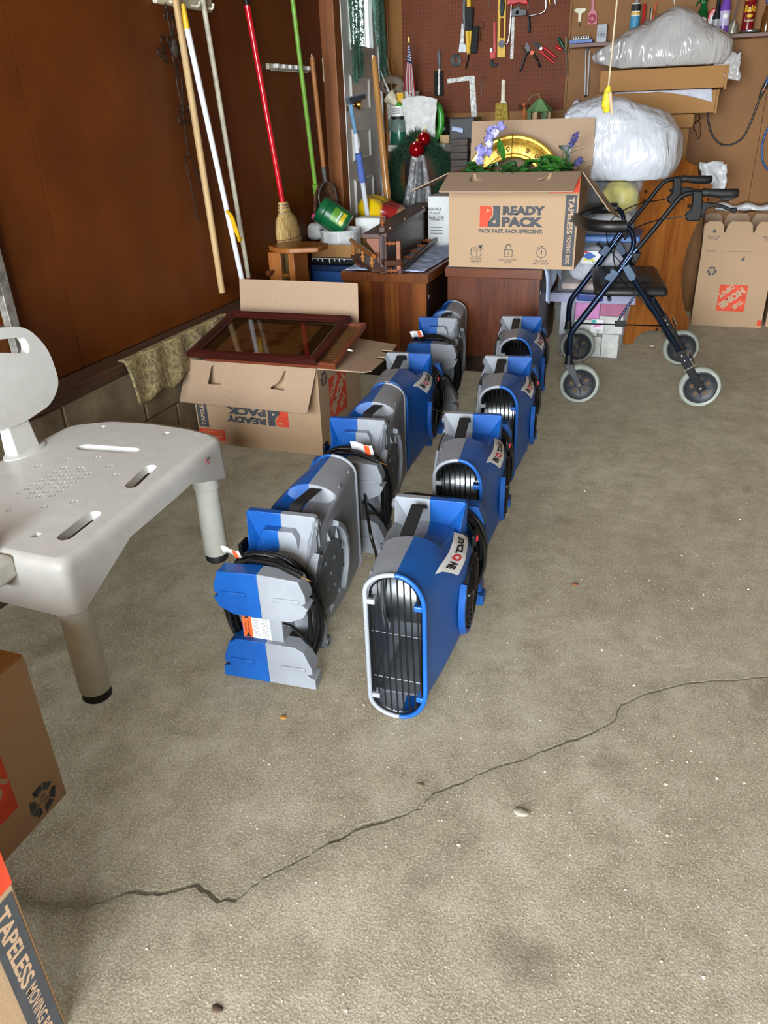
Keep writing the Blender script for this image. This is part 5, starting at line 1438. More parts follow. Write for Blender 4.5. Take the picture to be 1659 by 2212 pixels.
# ================================================================== ROLLING WALKER
M_STEEL = mat('midnight_blue_tube', (30, 42, 62), 0.22, 0.75, var=0.03)
M_CHROME = mat('chrome', (200, 202, 205), 0.15, 1.0)
M_TYRE = mat('grey_tyre', (150, 154, 142), 0.6)
M_HUB = mat('dark_wheel_hub', (38, 40, 44), 0.5)
M_FOAM = mat('black_foam', (20, 19, 18), 0.45)
M_SEATV = mat('black_vinyl', (30, 27, 26), 0.42, bump=0.1, bs=200)
W1 = V((-0.318, 3.410, 0)); WN = V((-0.149, 0.9888, 0)); WL = V((0.9888, 0.149, 0))
OFF = V((-0.085, 0.615, 0))
wk = thing('rolling_walker', 'dark blue four wheeled rolling walker with black seat and hand brakes', 'walker', (-0.10, 3.76, 0))
def WP(px, py, o=0.0): return atP(px, py, W1, WN) + WN * o
def both(fn):
    for k, s_ in ((0, V((0, 0, 0))), (1, OFF)): fn(s_, k)
def wheel(c, r, s_, lab):
    w_ = thing
    g = MB().lathe([(r * 0.80, -0.013), (r * 0.93, -0.017), (r * 0.99, -0.010), (r, 0.0), (r * 0.99, 0.010), (r * 0.93, 0.017), (r * 0.80, 0.013)], c, WN, 40, cap=False)
    ty = build(g, 'tyre', M_TYRE, wk, smooth=50)
    g = MB().lathe([(0.0, -0.012), (r * 0.14, -0.014), (r * 0.17, -0.006), (r * 0.58, -0.006), (r * 0.66, -0.010), (r * 0.74, -0.014), (r * 0.82, -0.012), (r * 0.82, 0.012), (r * 0.74, 0.014), (r * 0.58, 0.006), (0.0, 0.008)], c, WN, 36)
    hb_ = build(g, 'wheel_hub', M_HUB, ty, smooth=30)
    for k in range(5):
        a = 2 * pi * k / 5 + 0.5
        er = WL * cos(a) + V((0, 0, 1)) * sin(a)
        build(MB().lathe([(0.0, 0.0), (r * 0.105, 0.0), (r * 0.105, 0.0012)], c + er * r * 0.40 - WN * 0.0068, -WN, 12), 'hub_hole', mat('hole_floor_tone', (96, 74, 52), 0.9), ty, smooth=0)
        er2 = WL * cos(a + 0.63) + V((0, 0, 1)) * sin(a + 0.63)
        build(MB().tube([c + er2 * r * 0.18 - WN * 0.0068, c + er2 * r * 0.60 - WN * 0.0068], 0.0012, 4), 'hub_rib', M_BLACK, ty)
def side(s_, k):
    WZ = 0.0905
    fwc = W1 + V((0, 0, 0)); fwc = V((-0.324, 3.409, WZ)) + s_; rwc = V((0.181, 3.485, WZ)) + s_
    wheel(fwc, 0.089, s_, 'f'); wheel(rwc, 0.089, s_, 'r')
    P = lambda px, py, o=0.0: WP(px, py, o) + s_
    R_ = 0.0138
    build(MB().tube(smooth_path([P(1376, 538), P(1364, 552), P(1300, 634), P(1258, 688), P(1243, 706), P(1234, 722), P(1231, 742), P(1230, 768)], 4), R_, 12), 'front_leg', M_STEEL, wk, smooth=60)
    build(MB().tube(smooth_path([P(1362, 592), P(1435, 705), P(1472, 766)], 3), R_, 12), 'rear_leg', M_STEEL, wk, smooth=60)
    build(MB().tube(smooth_path([P(1336, 489), P(1352, 490), P(1364, 500), P(1369, 520), P(1366, 538), P(1357, 553), P(1320, 606)], 5), 0.0105, 12), 'back_tube', M_STEEL, wk, smooth=60)
    ht = build(MB().tube(smooth_path([P(1374, 541), P(1420, 486), P(1462, 434), P(1474, 423), P(1486, 418), P(1500, 416)], 4), 0.0098, 12), 'handle_tube', M_BLACK, wk, smooth=60)
    for f in range(6):
        q = P(1384 + 8 * f, 529 - 9.5 * f) - WN * 0.0095
        build(MB().lathe([(0.003, 0), (0.003, 0.0012), (0, 0.0012)], q, -WN, 8), 'height_hole', M_STEEL, ht)
    # caster fork
    c0 = P(1230, 765)
    fk = build(MB().lathe([(0.013, 0.0), (0.017, -0.012), (0.017, -0.040), (0.020, -0.046)], c0 + V((0, 0, 0.0)), (0, 0, 1), 16), 'caster_stem', M_BLACK, wk)
    build(MB().lathe([(0.0132, 0), (0.0132, 0.006)], c0 + V((0, 0, 0.001)), (0, 0, 1), 14), 'collar', M_CHROME, fk)
    for o in (-0.022, 0.022):
        a = c0 + V((0, 0, -0.044)) + WN * o * 0.8; b = fwc + WN * o
        g = MB().hexa([a - WL * 0.020 - WN * 0.0025, a + WL * 0.022 - WN * 0.0025, a + WL * 0.022 + WN * 0.0025, a - WL * 0.020 + WN * 0.0025,
                       b - WL * 0.010 - WN * 0.0025 + V((0, 0, -0.008)), b + WL * 0.012 - WN * 0.0025 + V((0, 0, -0.008)), b + WL * 0.012 + WN * 0.0025 + V((0, 0, -0.008)), b - WL * 0.010 + WN * 0.0025 + V((0, 0, -0.008))])
        fixn(build(g, 'fork_blade', mat('charcoal_fork', (48, 48, 50), 0.45), fk, smooth=0, bevel=0.002))
    a = c0 + V((0, 0, -0.046))
    fixn(build(MB().box(-0.02, 0.022, -0.021, 0.021, -0.004, 0.004).xf(frame_m(a, WL, WN)), 'fork_crown', MATS['charcoal_fork'], fk, smooth=0, bevel=0.002))
    build(MB().lathe([(0.007, -0.027), (0.007, 0.027)], fwc, WN, 10), 'axle', M_CHROME, fk)
    # rear wheel bracket with brake shoe
    a = P(1466, 756); b = rwc
    d = (b - a).normalized(); up_ = WN.cross(d)
    for o in (-0.024, 0.020):
        g = MB().hexa([a + up_ * 0.017 + WN * (o - 0.002), a - up_ * 0.017 + WN * (o - 0.002), b + d * 0.016 - up_ * 0.017 + WN * (o - 0.002), b + d * 0.016 + up_ * 0.017 + WN * (o - 0.002),
                       a + up_ * 0.017 + WN * (o + 0.002), a - up_ * 0.017 + WN * (o + 0.002), b + d * 0.016 - up_ * 0.017 + WN * (o + 0.002), b + d * 0.016 + up_ * 0.017 + WN * (o + 0.002)])
        bk = fixn(build(g, 'wheel_bracket', M_BLACK, wk, smooth=0, bevel=0.002))
        if o < 0:
            for f in (0.12, 0.25): build(MB().lathe([(0.005, 0), (0.005, 0.003), (0.002, 0.0035), (0, 0.002)], a.lerp(b, f) + WN * (o - 0.002), -WN, 10), 'bolt', M_CHROME, bk)
            build(MB().lathe([(0.007, 0), (0.006, 0.005), (0, 0.006)], b + WN * (o - 0.002), -WN, 12), 'axle_nut', M_CHROME, bk)
            m0 = a.lerp(b, 0.45)
            build(MB().tube([m0 - up_ * 0.03 + WN * (o - 0.004), m0 + up_ * 0.022 + WN * (o - 0.004)], 0.003, 6), 'brake_bar', M_CHROME, bk)
            build(MB().tube([m0 - up_ * 0.03, m0 - up_ * 0.034 - d * 0.05], [0.004, 0.006], 8), 'brake_spring', M_CHROME, bk)
    # grip, brake housing and lever
    gp = [P(1500, 416), P(1517, 416), P(1519, 416), P(1530, 416), P(1545, 417), P(1560, 418), P(1578, 418), P(1594, 417), P(1596, 417)]
    build(MB().tube(gp, [0.013, 0.013, 0.017, 0.015, 0.0165, 0.018, 0.018, 0.0165, 0.010], 14), 'hand_grip', M_RUBBER, wk, smooth=60)
    if k == 0:
        g = MB().prism([P(1530, 421), P(1548, 423), P(1562, 434), P(1572, 435), P(1594, 424), P(1592, 418), P(1540, 416)], WN * 0.02)
        build(g.xf(Matrix.Translation(-WN * 0.01)), 'palm_rest', M_RUBBER, wk, smooth=30, bevel=0.004)
    bp_ = [P(1496, 412), P(1516, 412), P(1517, 432), P(1514, 462), P(1511, 476), P(1484, 477), P(1479, 468), P(1481, 462), P(1492, 452), P(1495, 436)]
    bh = fixn(build(MB().prism([p - WN * 0.015 for p in bp_], WN * 0.030), 'brake_housing', M_BLACK, wk, smooth=30, bevel=0.004))
    lp = [P(1514, 434), P(1524, 436), P(1545, 439), P(1565, 443), P(1580, 450), P(1590, 448), P(1592, 455), P(1586, 461), P(1576, 456), P(1560, 450), P(1540, 447), P(1528, 450), P(1521, 460), P(1522, 470), P(1516, 470), P(1513, 460)]
    fixn(build(MB().prism([p - WN * 0.007 for p in lp], WN * 0.014), 'brake_lever', M_BLACK, wk, smooth=30, bevel=0.003))
    build(MB().tube([P(1495, 445), P(1485, 445)], 0.0055, 10), 'adjuster', M_BLACK, bh)
    # brake cable
    cb_ = smooth_path([P(1480, 466), P(1450, 470), P(1415, 476), P(1380, 488), P(1350, 505), P(1332, 527), P(1325, 552), P(1332, 585), P(1350, 612), P(1375, 637), P(1400, 664), P(1418, 690), P(1438, 725), P(1456, 752)], 4)
    cc = build(MB().tube([p - WN * 0.012 for p in cb_], 0.0026, 6), 'brake_cable', M_CORD, wk, smooth=60)
    build(MB().tube([P(1481, 466) - WN * 0.012, P(1472, 467) - WN * 0.012], 0.0032, 8), 'cable_ferrule', M_CHROME, cc)
    # clamp bracket and hinge plates
    fixn(build(MB().prism([P(1344, 578, -0.014), P(1358, 570, -0.014), P(1373, 594, -0.014), P(1372, 602, -0.014), P(1362, 607, -0.014), P(1356, 600, -0.014)], WN * 0.004), 'hinge_plate', mat('steel_blue_plate', (58, 74, 94), 0.45, 0.4), wk, smooth=0, bevel=0.001))
    for (a_, b_) in (((1305, 600), (1322, 585)), ((1312, 602), (1331, 588))):
        pass
    fixn(build(MB().prism([P(1304, 600, -0.02), P(1322, 578, -0.02), P(1338, 588, -0.02), P(1321, 610, -0.02)], WN * 0.034), 'clamp', MATS['steel_blue_plate'], wk, smooth=0, bevel=0.003))
    build(MB().tube([P(1316, 588, -0.02), P(1304, 577, -0.022), P(1302, 575, -0.022)], [0.006, 0.006, 0.011], 10), 'clamp_knob', M_BLACK, wk)
    fixn(build(MB().prism([P(1361, 545, -0.017), P(1386, 545, -0.017), P(1371, 570, -0.017)], WN * 0.034), 'height_knob', M_BLACK, wk, smooth=0, bevel=0.004))
    # folding strut
    st = build(MB().tube([P(1251, 697, -0.016), P(1431, 702, -0.016)], 0.008, 4, flat=0.35), 'folding_strut', M_BLACK, wk, smooth=0)
    fixn(build(MB().prism([P(1328, 691, -0.020), P(1351, 691, -0.020), P(1350, 704, -0.020), P(1327, 703, -0.020)], WN * 0.010), 'strut_joint', M_BLACK, st, smooth=0, bevel=0.002))
    build(MB().tube([P(1337, 692, -0.014), P(1340, 682, -0.012), P(1372, 637, -0.004)], 0.0048, 8), 'strut_rod', M_STEEL, wk, smooth=60)
both(side)
# padded seat
sz = 0.492
sc0 = [V((-0.300, 3.440, sz)), V((0.010, 3.487, sz)), V((-0.065, 4.035, sz)), V((-0.375, 3.990, sz))]
def quad_pt(u, v): return sc0[0].lerp(sc0[1], u).lerp(sc0[3].lerp(sc0[2], u), v)
g = MB().hexa([quad_pt(0.0, 0.03) - V((0, 0, 0.03)), quad_pt(1.0, 0.03) - V((0, 0, 0.03)), quad_pt(1.0, 0.97) - V((0, 0, 0.03)), quad_pt(0.0, 0.97) - V((0, 0, 0.03)),
               quad_pt(0.03, 0.05) + V((0, 0, 0.012)), quad_pt(0.97, 0.05) + V((0, 0, 0.012)), quad_pt(0.97, 0.95) + V((0, 0, 0.012)), quad_pt(0.03, 0.95) + V((0, 0, 0.012))])
se = fixn(build(g, 'seat', M_SEATV, wk, smooth=40, bevel=0.022, seg=4))
g = MB().hexa([quad_pt(0.18, 0.14) + V((0, 0, 0.010)), quad_pt(0.82, 0.14) + V((0, 0, 0.010)), quad_pt(0.82, 0.86) + V((0, 0, 0.010)), quad_pt(0.18, 0.86) + V((0, 0, 0.010)),
               quad_pt(0.20, 0.17) + V((0, 0, 0.022)), quad_pt(0.80, 0.17) + V((0, 0, 0.022)), quad_pt(0.80, 0.83) + V((0, 0, 0.022)), quad_pt(0.20, 0.83) + V((0, 0, 0.022))])
fixn(build(g, 'seat_pad', M_SEATV, se, smooth=40, bevel=0.012, seg=3))
for u in (0.22, 0.78):
    build(MB().tube([quad_pt(u, 0.0) - V((0, 0, 0.035)), quad_pt(u, 1.0) - V((0, 0, 0.035))], 0.009, 10), 'seat_bar', M_STEEL, wk)
# bent foam backrest
pn_, pf_ = WP(1336, 489), WP(1336, 489) + OFF
mid = (pn_ + pf_) / 2
pad = [pn_ + WL * 0.03, pn_ - WL * 0.05, pn_ - WL * 0.110 + WN * 0.05, pn_ - WL * 0.150 + WN * 0.17, mid - WL * 0.160, pf_ - WL * 0.150 - WN * 0.17, pf_ - WL * 0.110 - WN * 0.05, pf_ - WL * 0.05, pf_ + WL * 0.03]
build(MB().tube(smooth_path(pad, 5), 0.024, 14), 'foam_backrest', M_FOAM, wk, smooth=60)

# ================================================================== BAGS AND FLAT BOXES AT THE BACK
def bagmat(name, col, wr):
    t = NT(name)
    v = t.mapped((1, 1, 1))
    n1 = t.noise(6, 2, 0.4, v, 1.0); n2 = t.noise(16, 2, 0.5, t.mapped((1.0, 1.0, 0.22)), 1.6)
    t.done(t.ramp(n1, [(0.3, lin(shade(col, 0.94))), (0.7, lin(col))]), 0.2)
    t.b.inputs['Subsurface Weight'].default_value = 0.0
    nb = t.bump(n1, 0.35 * wr, 0.06); t.bump(n2, 0.55 * wr, 0.02, nb)
    return t.m
M_BAG = bagmat('white_bin_liner', (214, 217, 224), 1.0)
M_BAG2 = bagmat('thin_grey_bag', (196, 192, 190), 1.2)
def crumple(q, f, a, s_):
    n = V((0, 0, 0))
    for k, (ff, aa) in enumerate(((1, 1), (2.3, 0.5), (5.1, 0.25))):
        w_ = noise.noise_vector(q * f * ff + V((s_, s_ * 2.1, k)))
        n += w_ * a * aa
    return n
def bag_fn(c, tops, s_, seed, zfloor):
    c = V(c)
    def fn(u, v):
        th = 2 * pi * u; ph = pi * (v - 0.5)
        sg = lambda q, e: (abs(q) ** e) * (1 if q >= 0 else -1)
        cx, cy, cz = sg(cos(ph), 0.55) * sg(cos(th), 0.7), sg(cos(ph), 0.55) * sg(sin(th), 0.7), sg(sin(ph), 0.75)
        q = V((cx * s_[0], cy * s_[1], cz * s_[2]))
        if q.z > 0: q.z *= tops(cx)
        q = q + crumple(q, 4.0, 0.020, seed)
        ridge = abs(noise.noise(V((q.x * 15 + q.z * 6, q.y * 9, q.z * 2.0 + seed)))) + 0.6 * abs(noise.noise(V((q.x * 6 - q.z * 9, q.y * 5, q.z * 4 + seed))))
        q *= 1 + 0.06 * (0.35 - ridge)
        p = c + q
        p.z = max(p.z, zfloor + 0.003 * noise.noise(p * 20))
        return p
    return fn
lb_ = MB().grid(bag_fn((-0.310, 4.28, 0.985), lambda x: 1.36 - 0.34 * x - 0.14 * abs(x), (0.290, 0.20, 0.165), 2.0, 0.869), 84, 54, wrapu=True)
lowbag = build(lb_, 'plastic_bag', M_BAG, smooth=80, label='full white plastic bag sitting on the stacked totes behind the pull cord', cat='bag')
g = MB().grid(lambda u, v: atY(1250, 250, 4.42) + V((-0.03 + 0.07 * v, 0.02 * sin(u * 7), -0.07 + 0.14 * u)) + crumple(V((u, v, 0)), 5, 0.012, 4), 14, 8)
build(g, 'bag_corner', M_BAG, lowbag, smooth=80, solid=0.002)
def ub_top(x): return 0.60 + 0.80 * math.exp(-((x - 0.10) / 0.50) ** 2) - 0.05 * max(0, x)
UC = V((-0.185, 5.03, 1.435))
g = MB().grid(bag_fn(UC, ub_top, (0.345, 0.19, 0.135), 6.0, 1.358), 90, 48, wrapu=True)
# pinch the left end into a corner
def pinch(p):
    f = (p.x - (UC.x - 0.20)) / -0.19
    if f > 0:
        f = min(f, 1.2)
        p = V((p.x - 0.03 * f, UC.y + (p.y - UC.y) * (1 - 0.6 * min(f, 1)), 1.425 + (p.z - 1.425) * (1 - 0.72 * min(f, 1))))
    return p
g.v = [pinch(p) for p in g.v]
ub = build(g, 'plastic_bag', M_BAG2, smooth=80, label='long grey white plastic bag lying on the flat boxes below the wall shelf', cat='bag')
a0, a1 = atY(1545, 130, 4.96), atY(1602, 132, 4.94)
g = MB().grid(lambda u, v: a0.lerp(a1, u) + V((0, 0.04 * (v - 0.5), (v - 0.5) * (0.10 + 0.03 * u) - 0.03 * u)) + crumple(V((u * 1.2, v, 1)), 4, 0.016, 8), 16, 10)
build(g, 'bag_tail', M_BAG2, ub, smooth=80, solid=0.003)
# flat cartons with a towel between them
fb = 4.93
b1 = thing('flat_box', 'upper flat brown cardboard box with the long bag lying on it', 'box', (-0.18, fb, 1.248))
build(MB().box(-0.497, 0.135, fb, fb + 0.33, 1.250, 1.352), 'box_body', M_CARDTAN, b1, smooth=0, bevel=0.002)
build(MB().box(0.136, 0.150, fb - 0.002, fb + 0.33, 1.242, 1.353), 'lid_end', M_CARDTAN, b1, smooth=0, bevel=0.001)
b2 = thing('flat_box', 'lower flat brown cardboard box with a white towel hanging over its front', 'box', (-0.19, fb, 1.132))
build(MB().box(-0.505, 0.108, fb + 0.002, fb + 0.33, 1.134, 1.240), 'box_body', M_CARDTAN, b2, smooth=0, bevel=0.002)
build(MB().box(0.109, 0.120, fb, fb + 0.33, 1.130, 1.241), 'lid_end', M_CARDTAN, b2, smooth=0, bevel=0.001)
def tw(u, v):
    x = -0.42 + 0.50 * u
    if v < 0.35: return V((x, fb + 0.15 - 0.16 * (v / 0.35), 1.2445))
    d = (v - 0.35) / 0.65
    return V((x + 0.015 * d, fb - 0.008 - 0.002 * sin(u * 20), 1.244 - d * (0.004 + 0.058 * max(0, (u - 0.45) / 0.55) ** 1.4)))
cloth('towel', 'white towel corner hanging between the two flat boxes', tw, 30, 14, 'towel', mat('white_towel', (206, 206, 218), 0.95, bump=0.4, bs=120), 0.003)
b3 = thing('tall_box', 'tall brown cardboard box with overlapping lid under the flat boxes', 'box', (-0.19, 5.0, 0))
build(MB().box(-0.40, -0.005, 5.0, 5.29, 0.0, 1.060), 'box_body', M_CARDTAN, b3, smooth=0, bevel=0.002)
build(MB().box(-0.41, 0.012, 4.99, 5.292, 1.062, 1.129), 'lid', M_CARDTAN, b3, smooth=0, bevel=0.002)
decal([(0, 0), (0.05, 0), (0.05, 0.06), (0, 0.06)], mat('blue_ink_print', (40, 82, 150), 0.6), b3, frame_m((-0.165, 5.0, 1.0), (1, 0, 0), (0, 0, 1)), 0.001)
# white carrier bag behind the walker handle
g = MB().grid(lambda u, v: atY(1512, 372, 4.83) + V((0.13 * u, 0.03 * sin(5 * u), 0.045 - 0.17 * v * (0.5 + 0.5 * u))) + crumple(V((u, v, 2)), 4, 0.02, 3), 16, 14)
build(g, 'carrier_bag', M_FILM, smooth=80, label='crumpled white carrier bag showing beside the far walker handle', cat='bag', solid=0.003)
# ================================================================== PEGBOARD AND HAND TOOLS ON THE BACK WALL
t = NT('brown_pegboard')
sx = t.n('ShaderNodeSeparateXYZ'); t.l(t.coord(), sx.inputs[0])
def cell(o_): return t.math('SUBTRACT', t.math('FRACT', t.math('MULTIPLY', o_, 1 / 0.0222)), 0.5)
dx_, dz_ = cell(sx.outputs[0]), cell(sx.outputs[2])
rr = t.math('SQRT', t.math('ADD', t.math('MULTIPLY', dx_, dx_), t.math('MULTIPLY', dz_, dz_)))
hole = t.math('LESS_THAN', rr, 0.11)
c = t.ramp(t.noise(6, 4), [(0.3, lin((104, 54, 30))), (0.7, lin((118, 64, 38)))])
c = t.mix(hole, c, lin((42, 20, 12)))
t.done(c, 0.6)
t.b.inputs['Specular IOR Level'].default_value = 0.2
YP = YB - 0.008                       # pegboard face
pl_, pr_ = atY(867, 0, YP).x, atY(1224, 120, YP).x
pzb = atY(1090, 241, YP).z
build(MB().box(pl_, pr_, YP, YB - 0.0005, pzb, 2.1), 'pegboard', t.m, smooth=0, label='brown perforated pegboard covering the wall above the moving box', cat='pegboard')
YT = YP - 0.004                       # back plane of hung tools
def pp(px, py, d=0.0): return atY(px, py, YT - d)
def plate(poly, th, d=0.0): return MB().prism([pp(x, y, d) for x, y in poly], (0, -th, 0))
def rod(pts, r, n=8, d=0.008): return MB().tube([pp(x, y, d) for x, y in pts], r, n)
M_STEELP = mat('bare_steel', (150, 152, 154), 0.35, 0.9); M_YELLOW = mat('yellow_tool_paint', (224, 178, 30), 0.4); M_REDP = mat('red_tool_paint', (196, 34, 38), 0.35)
M_BRIST = mat('black_bristle', (20, 19, 19), 0.8, bump=0.6, bs=300, bd=0.004); M_TANBR = mat('tan_bristle', (176, 150, 62), 0.85, var=0.25, vs=80, bump=0.8, bs=250, bd=0.006); M_CREAMP = mat('cream_plastic', (222, 212, 186), 0.4)
M_GREYH = mat('grey_handle', (96, 98, 102), 0.5); M_CHALK = mat('chipped_white_paint', (214, 212, 206), 0.6, var=0.2, vs=60)
def hung(name, label, cat, px, py):
    return thing(name, label, cat, pp(px, py), group=None)
# snow brush
o = hung('snow_brush', 'yellow and black snow brush hanging on the pegboard', 'brush', 1005, 150)
build(rod([(1012, -30), (1013, 10), (1010, 70), (1012, 112)], 0.014, 10, 0.018), 'handle', M_YELLOW, o, smooth=60)
build(plate([(1007, 15), (1025, 16), (1022, 66), (1007, 68)], 0.03, 0.006), 'bristles', M_BRIST, o, smooth=0, bevel=0.004)
build(rod([(1004, -20), (1002, 30), (1005, 60)], 0.010, 8, 0.02), 'grey_sleeve', M_GREYH, o, smooth=60)
fixn(build(plate([(1007, 68), (1020, 66), (1016, 115), (1012, 121), (1009, 115)], 0.012, 0.012), 'blade_arm', M_YELLOW, o, smooth=0, bevel=0.002))
build(rod([(1014, 102), (1011, 130), (1006, 148)], 0.005, 6, 0.02), 'tip', M_BLACK, o, smooth=60)
o = hung('bench_brush', 'black bristled bench brush hanging beside the snow brush', 'brush', 1026, 90)
fixn(build(plate([(1022, 58), (1036, 56), (1032, 115), (1018, 116)], 0.022, 0.0), 'bristles', M_BRIST, o, smooth=0, bevel=0.003))
o = hung('paint_scraper', 'white handled paint scraper hanging left of the snow brush', 'scraper', 996, 90)
fixn(build(plate([(998, 50), (1004, 52), (1003, 94), (994, 94)], 0.010), 'handle', M_CHALK, o, smooth=0, bevel=0.002))
fixn(build(plate([(993, 94), (1004, 94), (1010, 113), (991, 113)], 0.003), 'blade', M_STEELP, o, smooth=0))
# wire coil, wire brush, square
o = hung('wire_coil', 'small coil of grey wire hung on the pegboard', 'wire', 985, 130)
g = MB()
cc_ = pp(985, 130, 0.008)
pts = []
for k in range(5 * 22):
    a = 2 * pi * k / 22; r_ = 0.013 + 0.0042 * (k / 22); pts.append(cc_ + V((r_ * cos(a), -0.002 * sin(a * 0.3), r_ * sin(a) * 1.08)))
build(g.tube(pts, 0.0024, 6), 'coil', M_STEELP, o, smooth=60)
o = hung('wire_brush', 'grey handled scrub brush with black bristles hanging on the pegboard', 'brush', 948, 160)
build(MB().tube([pp(948, 109, 0.010), pp(948, 116, 0.010), pp(949, 130, 0.010), pp(949, 142, 0.010), pp(949, 150, 0.010)], [0.006, 0.012, 0.012, 0.010, 0.006], 12), 'handle', M_GREYH, o, smooth=60)
build(MB().tube([pp(949, 148, 0.010), pp(949, 154, 0.010), pp(948, 206, 0.010)], [0.007, 0.009, 0.009], 10), 'neck', M_CHALK, o, smooth=60)
for s_ in (-1, 1):
    fixn(build(plate([(949 + 3 * s_, 153), (949 + 9 * s_, 153), (949 + 10 * s_, 205), (949 + 3 * s_, 208)], 0.024, 0.0), 'bristles', M_BRIST, o, smooth=0, bevel=0.002))
o = hung('framing_square', 'white speckled framing square hanging on the pegboard', 'square', 1025, 165)
fixn(build(plate([(966, 171), (1021, 163), (1026, 166), (1031, 262), (1019, 262), (1014, 174), (967, 180)], 0.004), 'blade', M_CHALK, o, smooth=0))
# level with black grip
o = hung('spirit_level', 'yellow spirit level hanging on the pegboard', 'level', 1085, 60)
lv0 = [(1077, -40), (1095, -40), (1092, 124), (1075, 124)]
P2 = lambda px, py: (pp(px, py).x, pp(px, py).z)
MLv = frame_m((0, YT - 0.014, 0), (1, 0, 0), (0, 0, 1))
build(holed([P2(*p) for p in lv0[::-1]], [[P2(*p) for p in ((1082, 40), (1090, 40), (1089, 82), (1081, 82))]], MLv, 0.014), 'rail', M_YELLOW, o, smooth=0, bevel=0.0015)
build(MB().lathe([(0.0, 0), (0.020, 0.0), (0.020, 0.004), (0.013, 0.004), (0.012, 0.001), (0, 0.001)], V((pp(1085, 95).x, YT - 0.0145, pp(1085, 95).z)), (0, -1, 0), 20), 'vial', M_GREYH, o)
build(MB().ball((pp(1086, 15).x, YT - 0.016, pp(1086, 15).z), 0.016, 12, 8, (1, 0.4, 3.2)), 'grip', M_BLACK, o)
# pipe wrench
o = hung('pipe_wrench', 'red pipe wrench hanging left of the yellow level', 'wrench', 1066, 110)
fixn(build(plate([(1067, 48), (1071, 48), (1072, 120), (1066, 122)], 0.010), 'handle', M_REDP, o, smooth=0, bevel=0.002))
fixn(build(plate([(1058, 114), (1070, 112), (1072, 126), (1060, 128)], 0.016), 'collar', M_REDP, o, smooth=0, bevel=0.002))
fixn(build(plate([(1059, 104), (1065, 102), (1065, 114), (1059, 114)], 0.012), 'hook_jaw', M_STEELP, o, smooth=0, bevel=0.002))
fixn(build(plate([(1059, 128), (1065, 128), (1066, 138), (1076, 136), (1074, 143), (1064, 146), (1059, 140)], 0.012), 'heel_jaw', M_BLACK, o, smooth=0, bevel=0.002))
# hacksaw, coping saw, ruler
o = hung('hacksaw', 'red handled hacksaw with bent silver frame hanging on the pegboard', 'saw', 1110, 40)
fixn(build(plate([(1098, -20), (1130, -20), (1140, 2), (1142, 9), (1132, 10), (1122, 6), (1112, 10), (1097, 11)], 0.018, 0.006), 'handle', M_REDP, o, smooth=0, bevel=0.004))
build(rod([(1105, 10), (1101, 70), (1099, 85), (1096, 94), (1090, 96), (1084, 94), (1083, 90)], 0.0038, 8, 0.022), 'frame', M_CHROME, o, smooth=60)
o = hung('block_plane', 'small black block plane hanging above the ruler', 'plane', 1122, 30)
fixn(build(plate([(1107, 22), (1116, 18), (1122, 12), (1126, 20), (1139, 22), (1139, 34), (1107, 37)], 0.03, 0.002), 'body', M_DGREY, o, smooth=0, bevel=0.003))
build(MB().ball(pp(1117, 27, 0.036), 0.010, 10, 8), 'knob', M_BLACK, o)
o = hung('steel_ruler', 'silver steel ruler hanging beside the yellow level', 'ruler', 1106, 80)
fixn(build(plate([(1106, 36), (1112, 36), (1109, 127), (1102, 127)], 0.003), 'blade', M_CHALK, o, smooth=0))
o = hung('coping_saw', 'coping saw with silver bow and black handle hanging on the pegboard', 'saw', 1150, 30)
build(MB().tube(smooth_path([pp(1141, 34, 0.014), pp(1155, 32, 0.014), pp(1172, 27, 0.014), pp(1179, 18, 0.014), pp(1180, 2, 0.014), pp(1180, -25, 0.014)], 4), 0.0045, 8), 'bow', M_CHROME, o, smooth=60)
build(rod([(1141, -20), (1141, 34)], 0.0018, 6, 0.014), 'blade', M_STEELP, o)
build(MB().tube([pp(1142, 34, 0.014), pp(1143, 48, 0.014), pp(1143, 62, 0.014), pp(1143, 71, 0.014)], [0.007, 0.008, 0.010, 0.006], 12), 'handle', M_BLACK, o, smooth=60)
o = hung('wire_clip', 'square silver wire clip hanging at the pegboard top', 'clip', 1063, 12)
build(MB().tube([pp(x, y, 0.006) for x, y in ((1057, -6), (1068, -6), (1067, 21), (1056, 21))], 0.002, 6, closed=True), 'loop', M_CHROME, o)
for (px, py, nm) in ((1188, -2, 'brass hook'), (1200, -2, 'steel hook')):
    o = hung('cup_hook', 'small %s at the upper right of the pegboard' % nm, 'hook', px, py)
    build(rod([(px, -12), (px - 1, 6), (px + 2, 10)], 0.005, 8, 0.008), 'hook', M_BRASS if 'brass' in nm else M_STEELP, o, smooth=60)
# keys, pins
o = hung('eye_pin', 'silver eye pin hanging below the framing square corner', 'pin', 1043, 175)
build(MB().tube([pp(1043, 163, 0.006), pp(1043, 168, 0.006)], 0.0018, 6), 'hook', M_CHROME, o)
g = MB().tube([pp(1043.5, 173, 0.006) + V((0.014 * cos(a), 0, 0.014 * sin(a))) for a in [2 * pi * k / 16 for k in range(16)]], 0.0022, 6, closed=True)
build(g, 'eye', M_CHROME, o, smooth=60); build(rod([(1042, 178), (1040, 205)], 0.0022, 6, 0.006), 'shank', M_STEELP, o)
o = hung('eye_pin', 'twisted wire key pin hanging right of the bench brush', 'pin', 1038, 70)
g = MB().tube([pp(1039, 54, 0.006) + V((0.016 * cos(a), 0, 0.018 * sin(a))) for a in [2 * pi * k / 16 for k in range(16)]], 0.0022, 6, closed=True)
build(g, 'eye', M_CHROME, o, smooth=60)
for q in ((1036, 90), (1040, 90)): build(rod([(1038, 60), q], 0.0018, 6, 0.006), 'shank', M_BRASS, o)
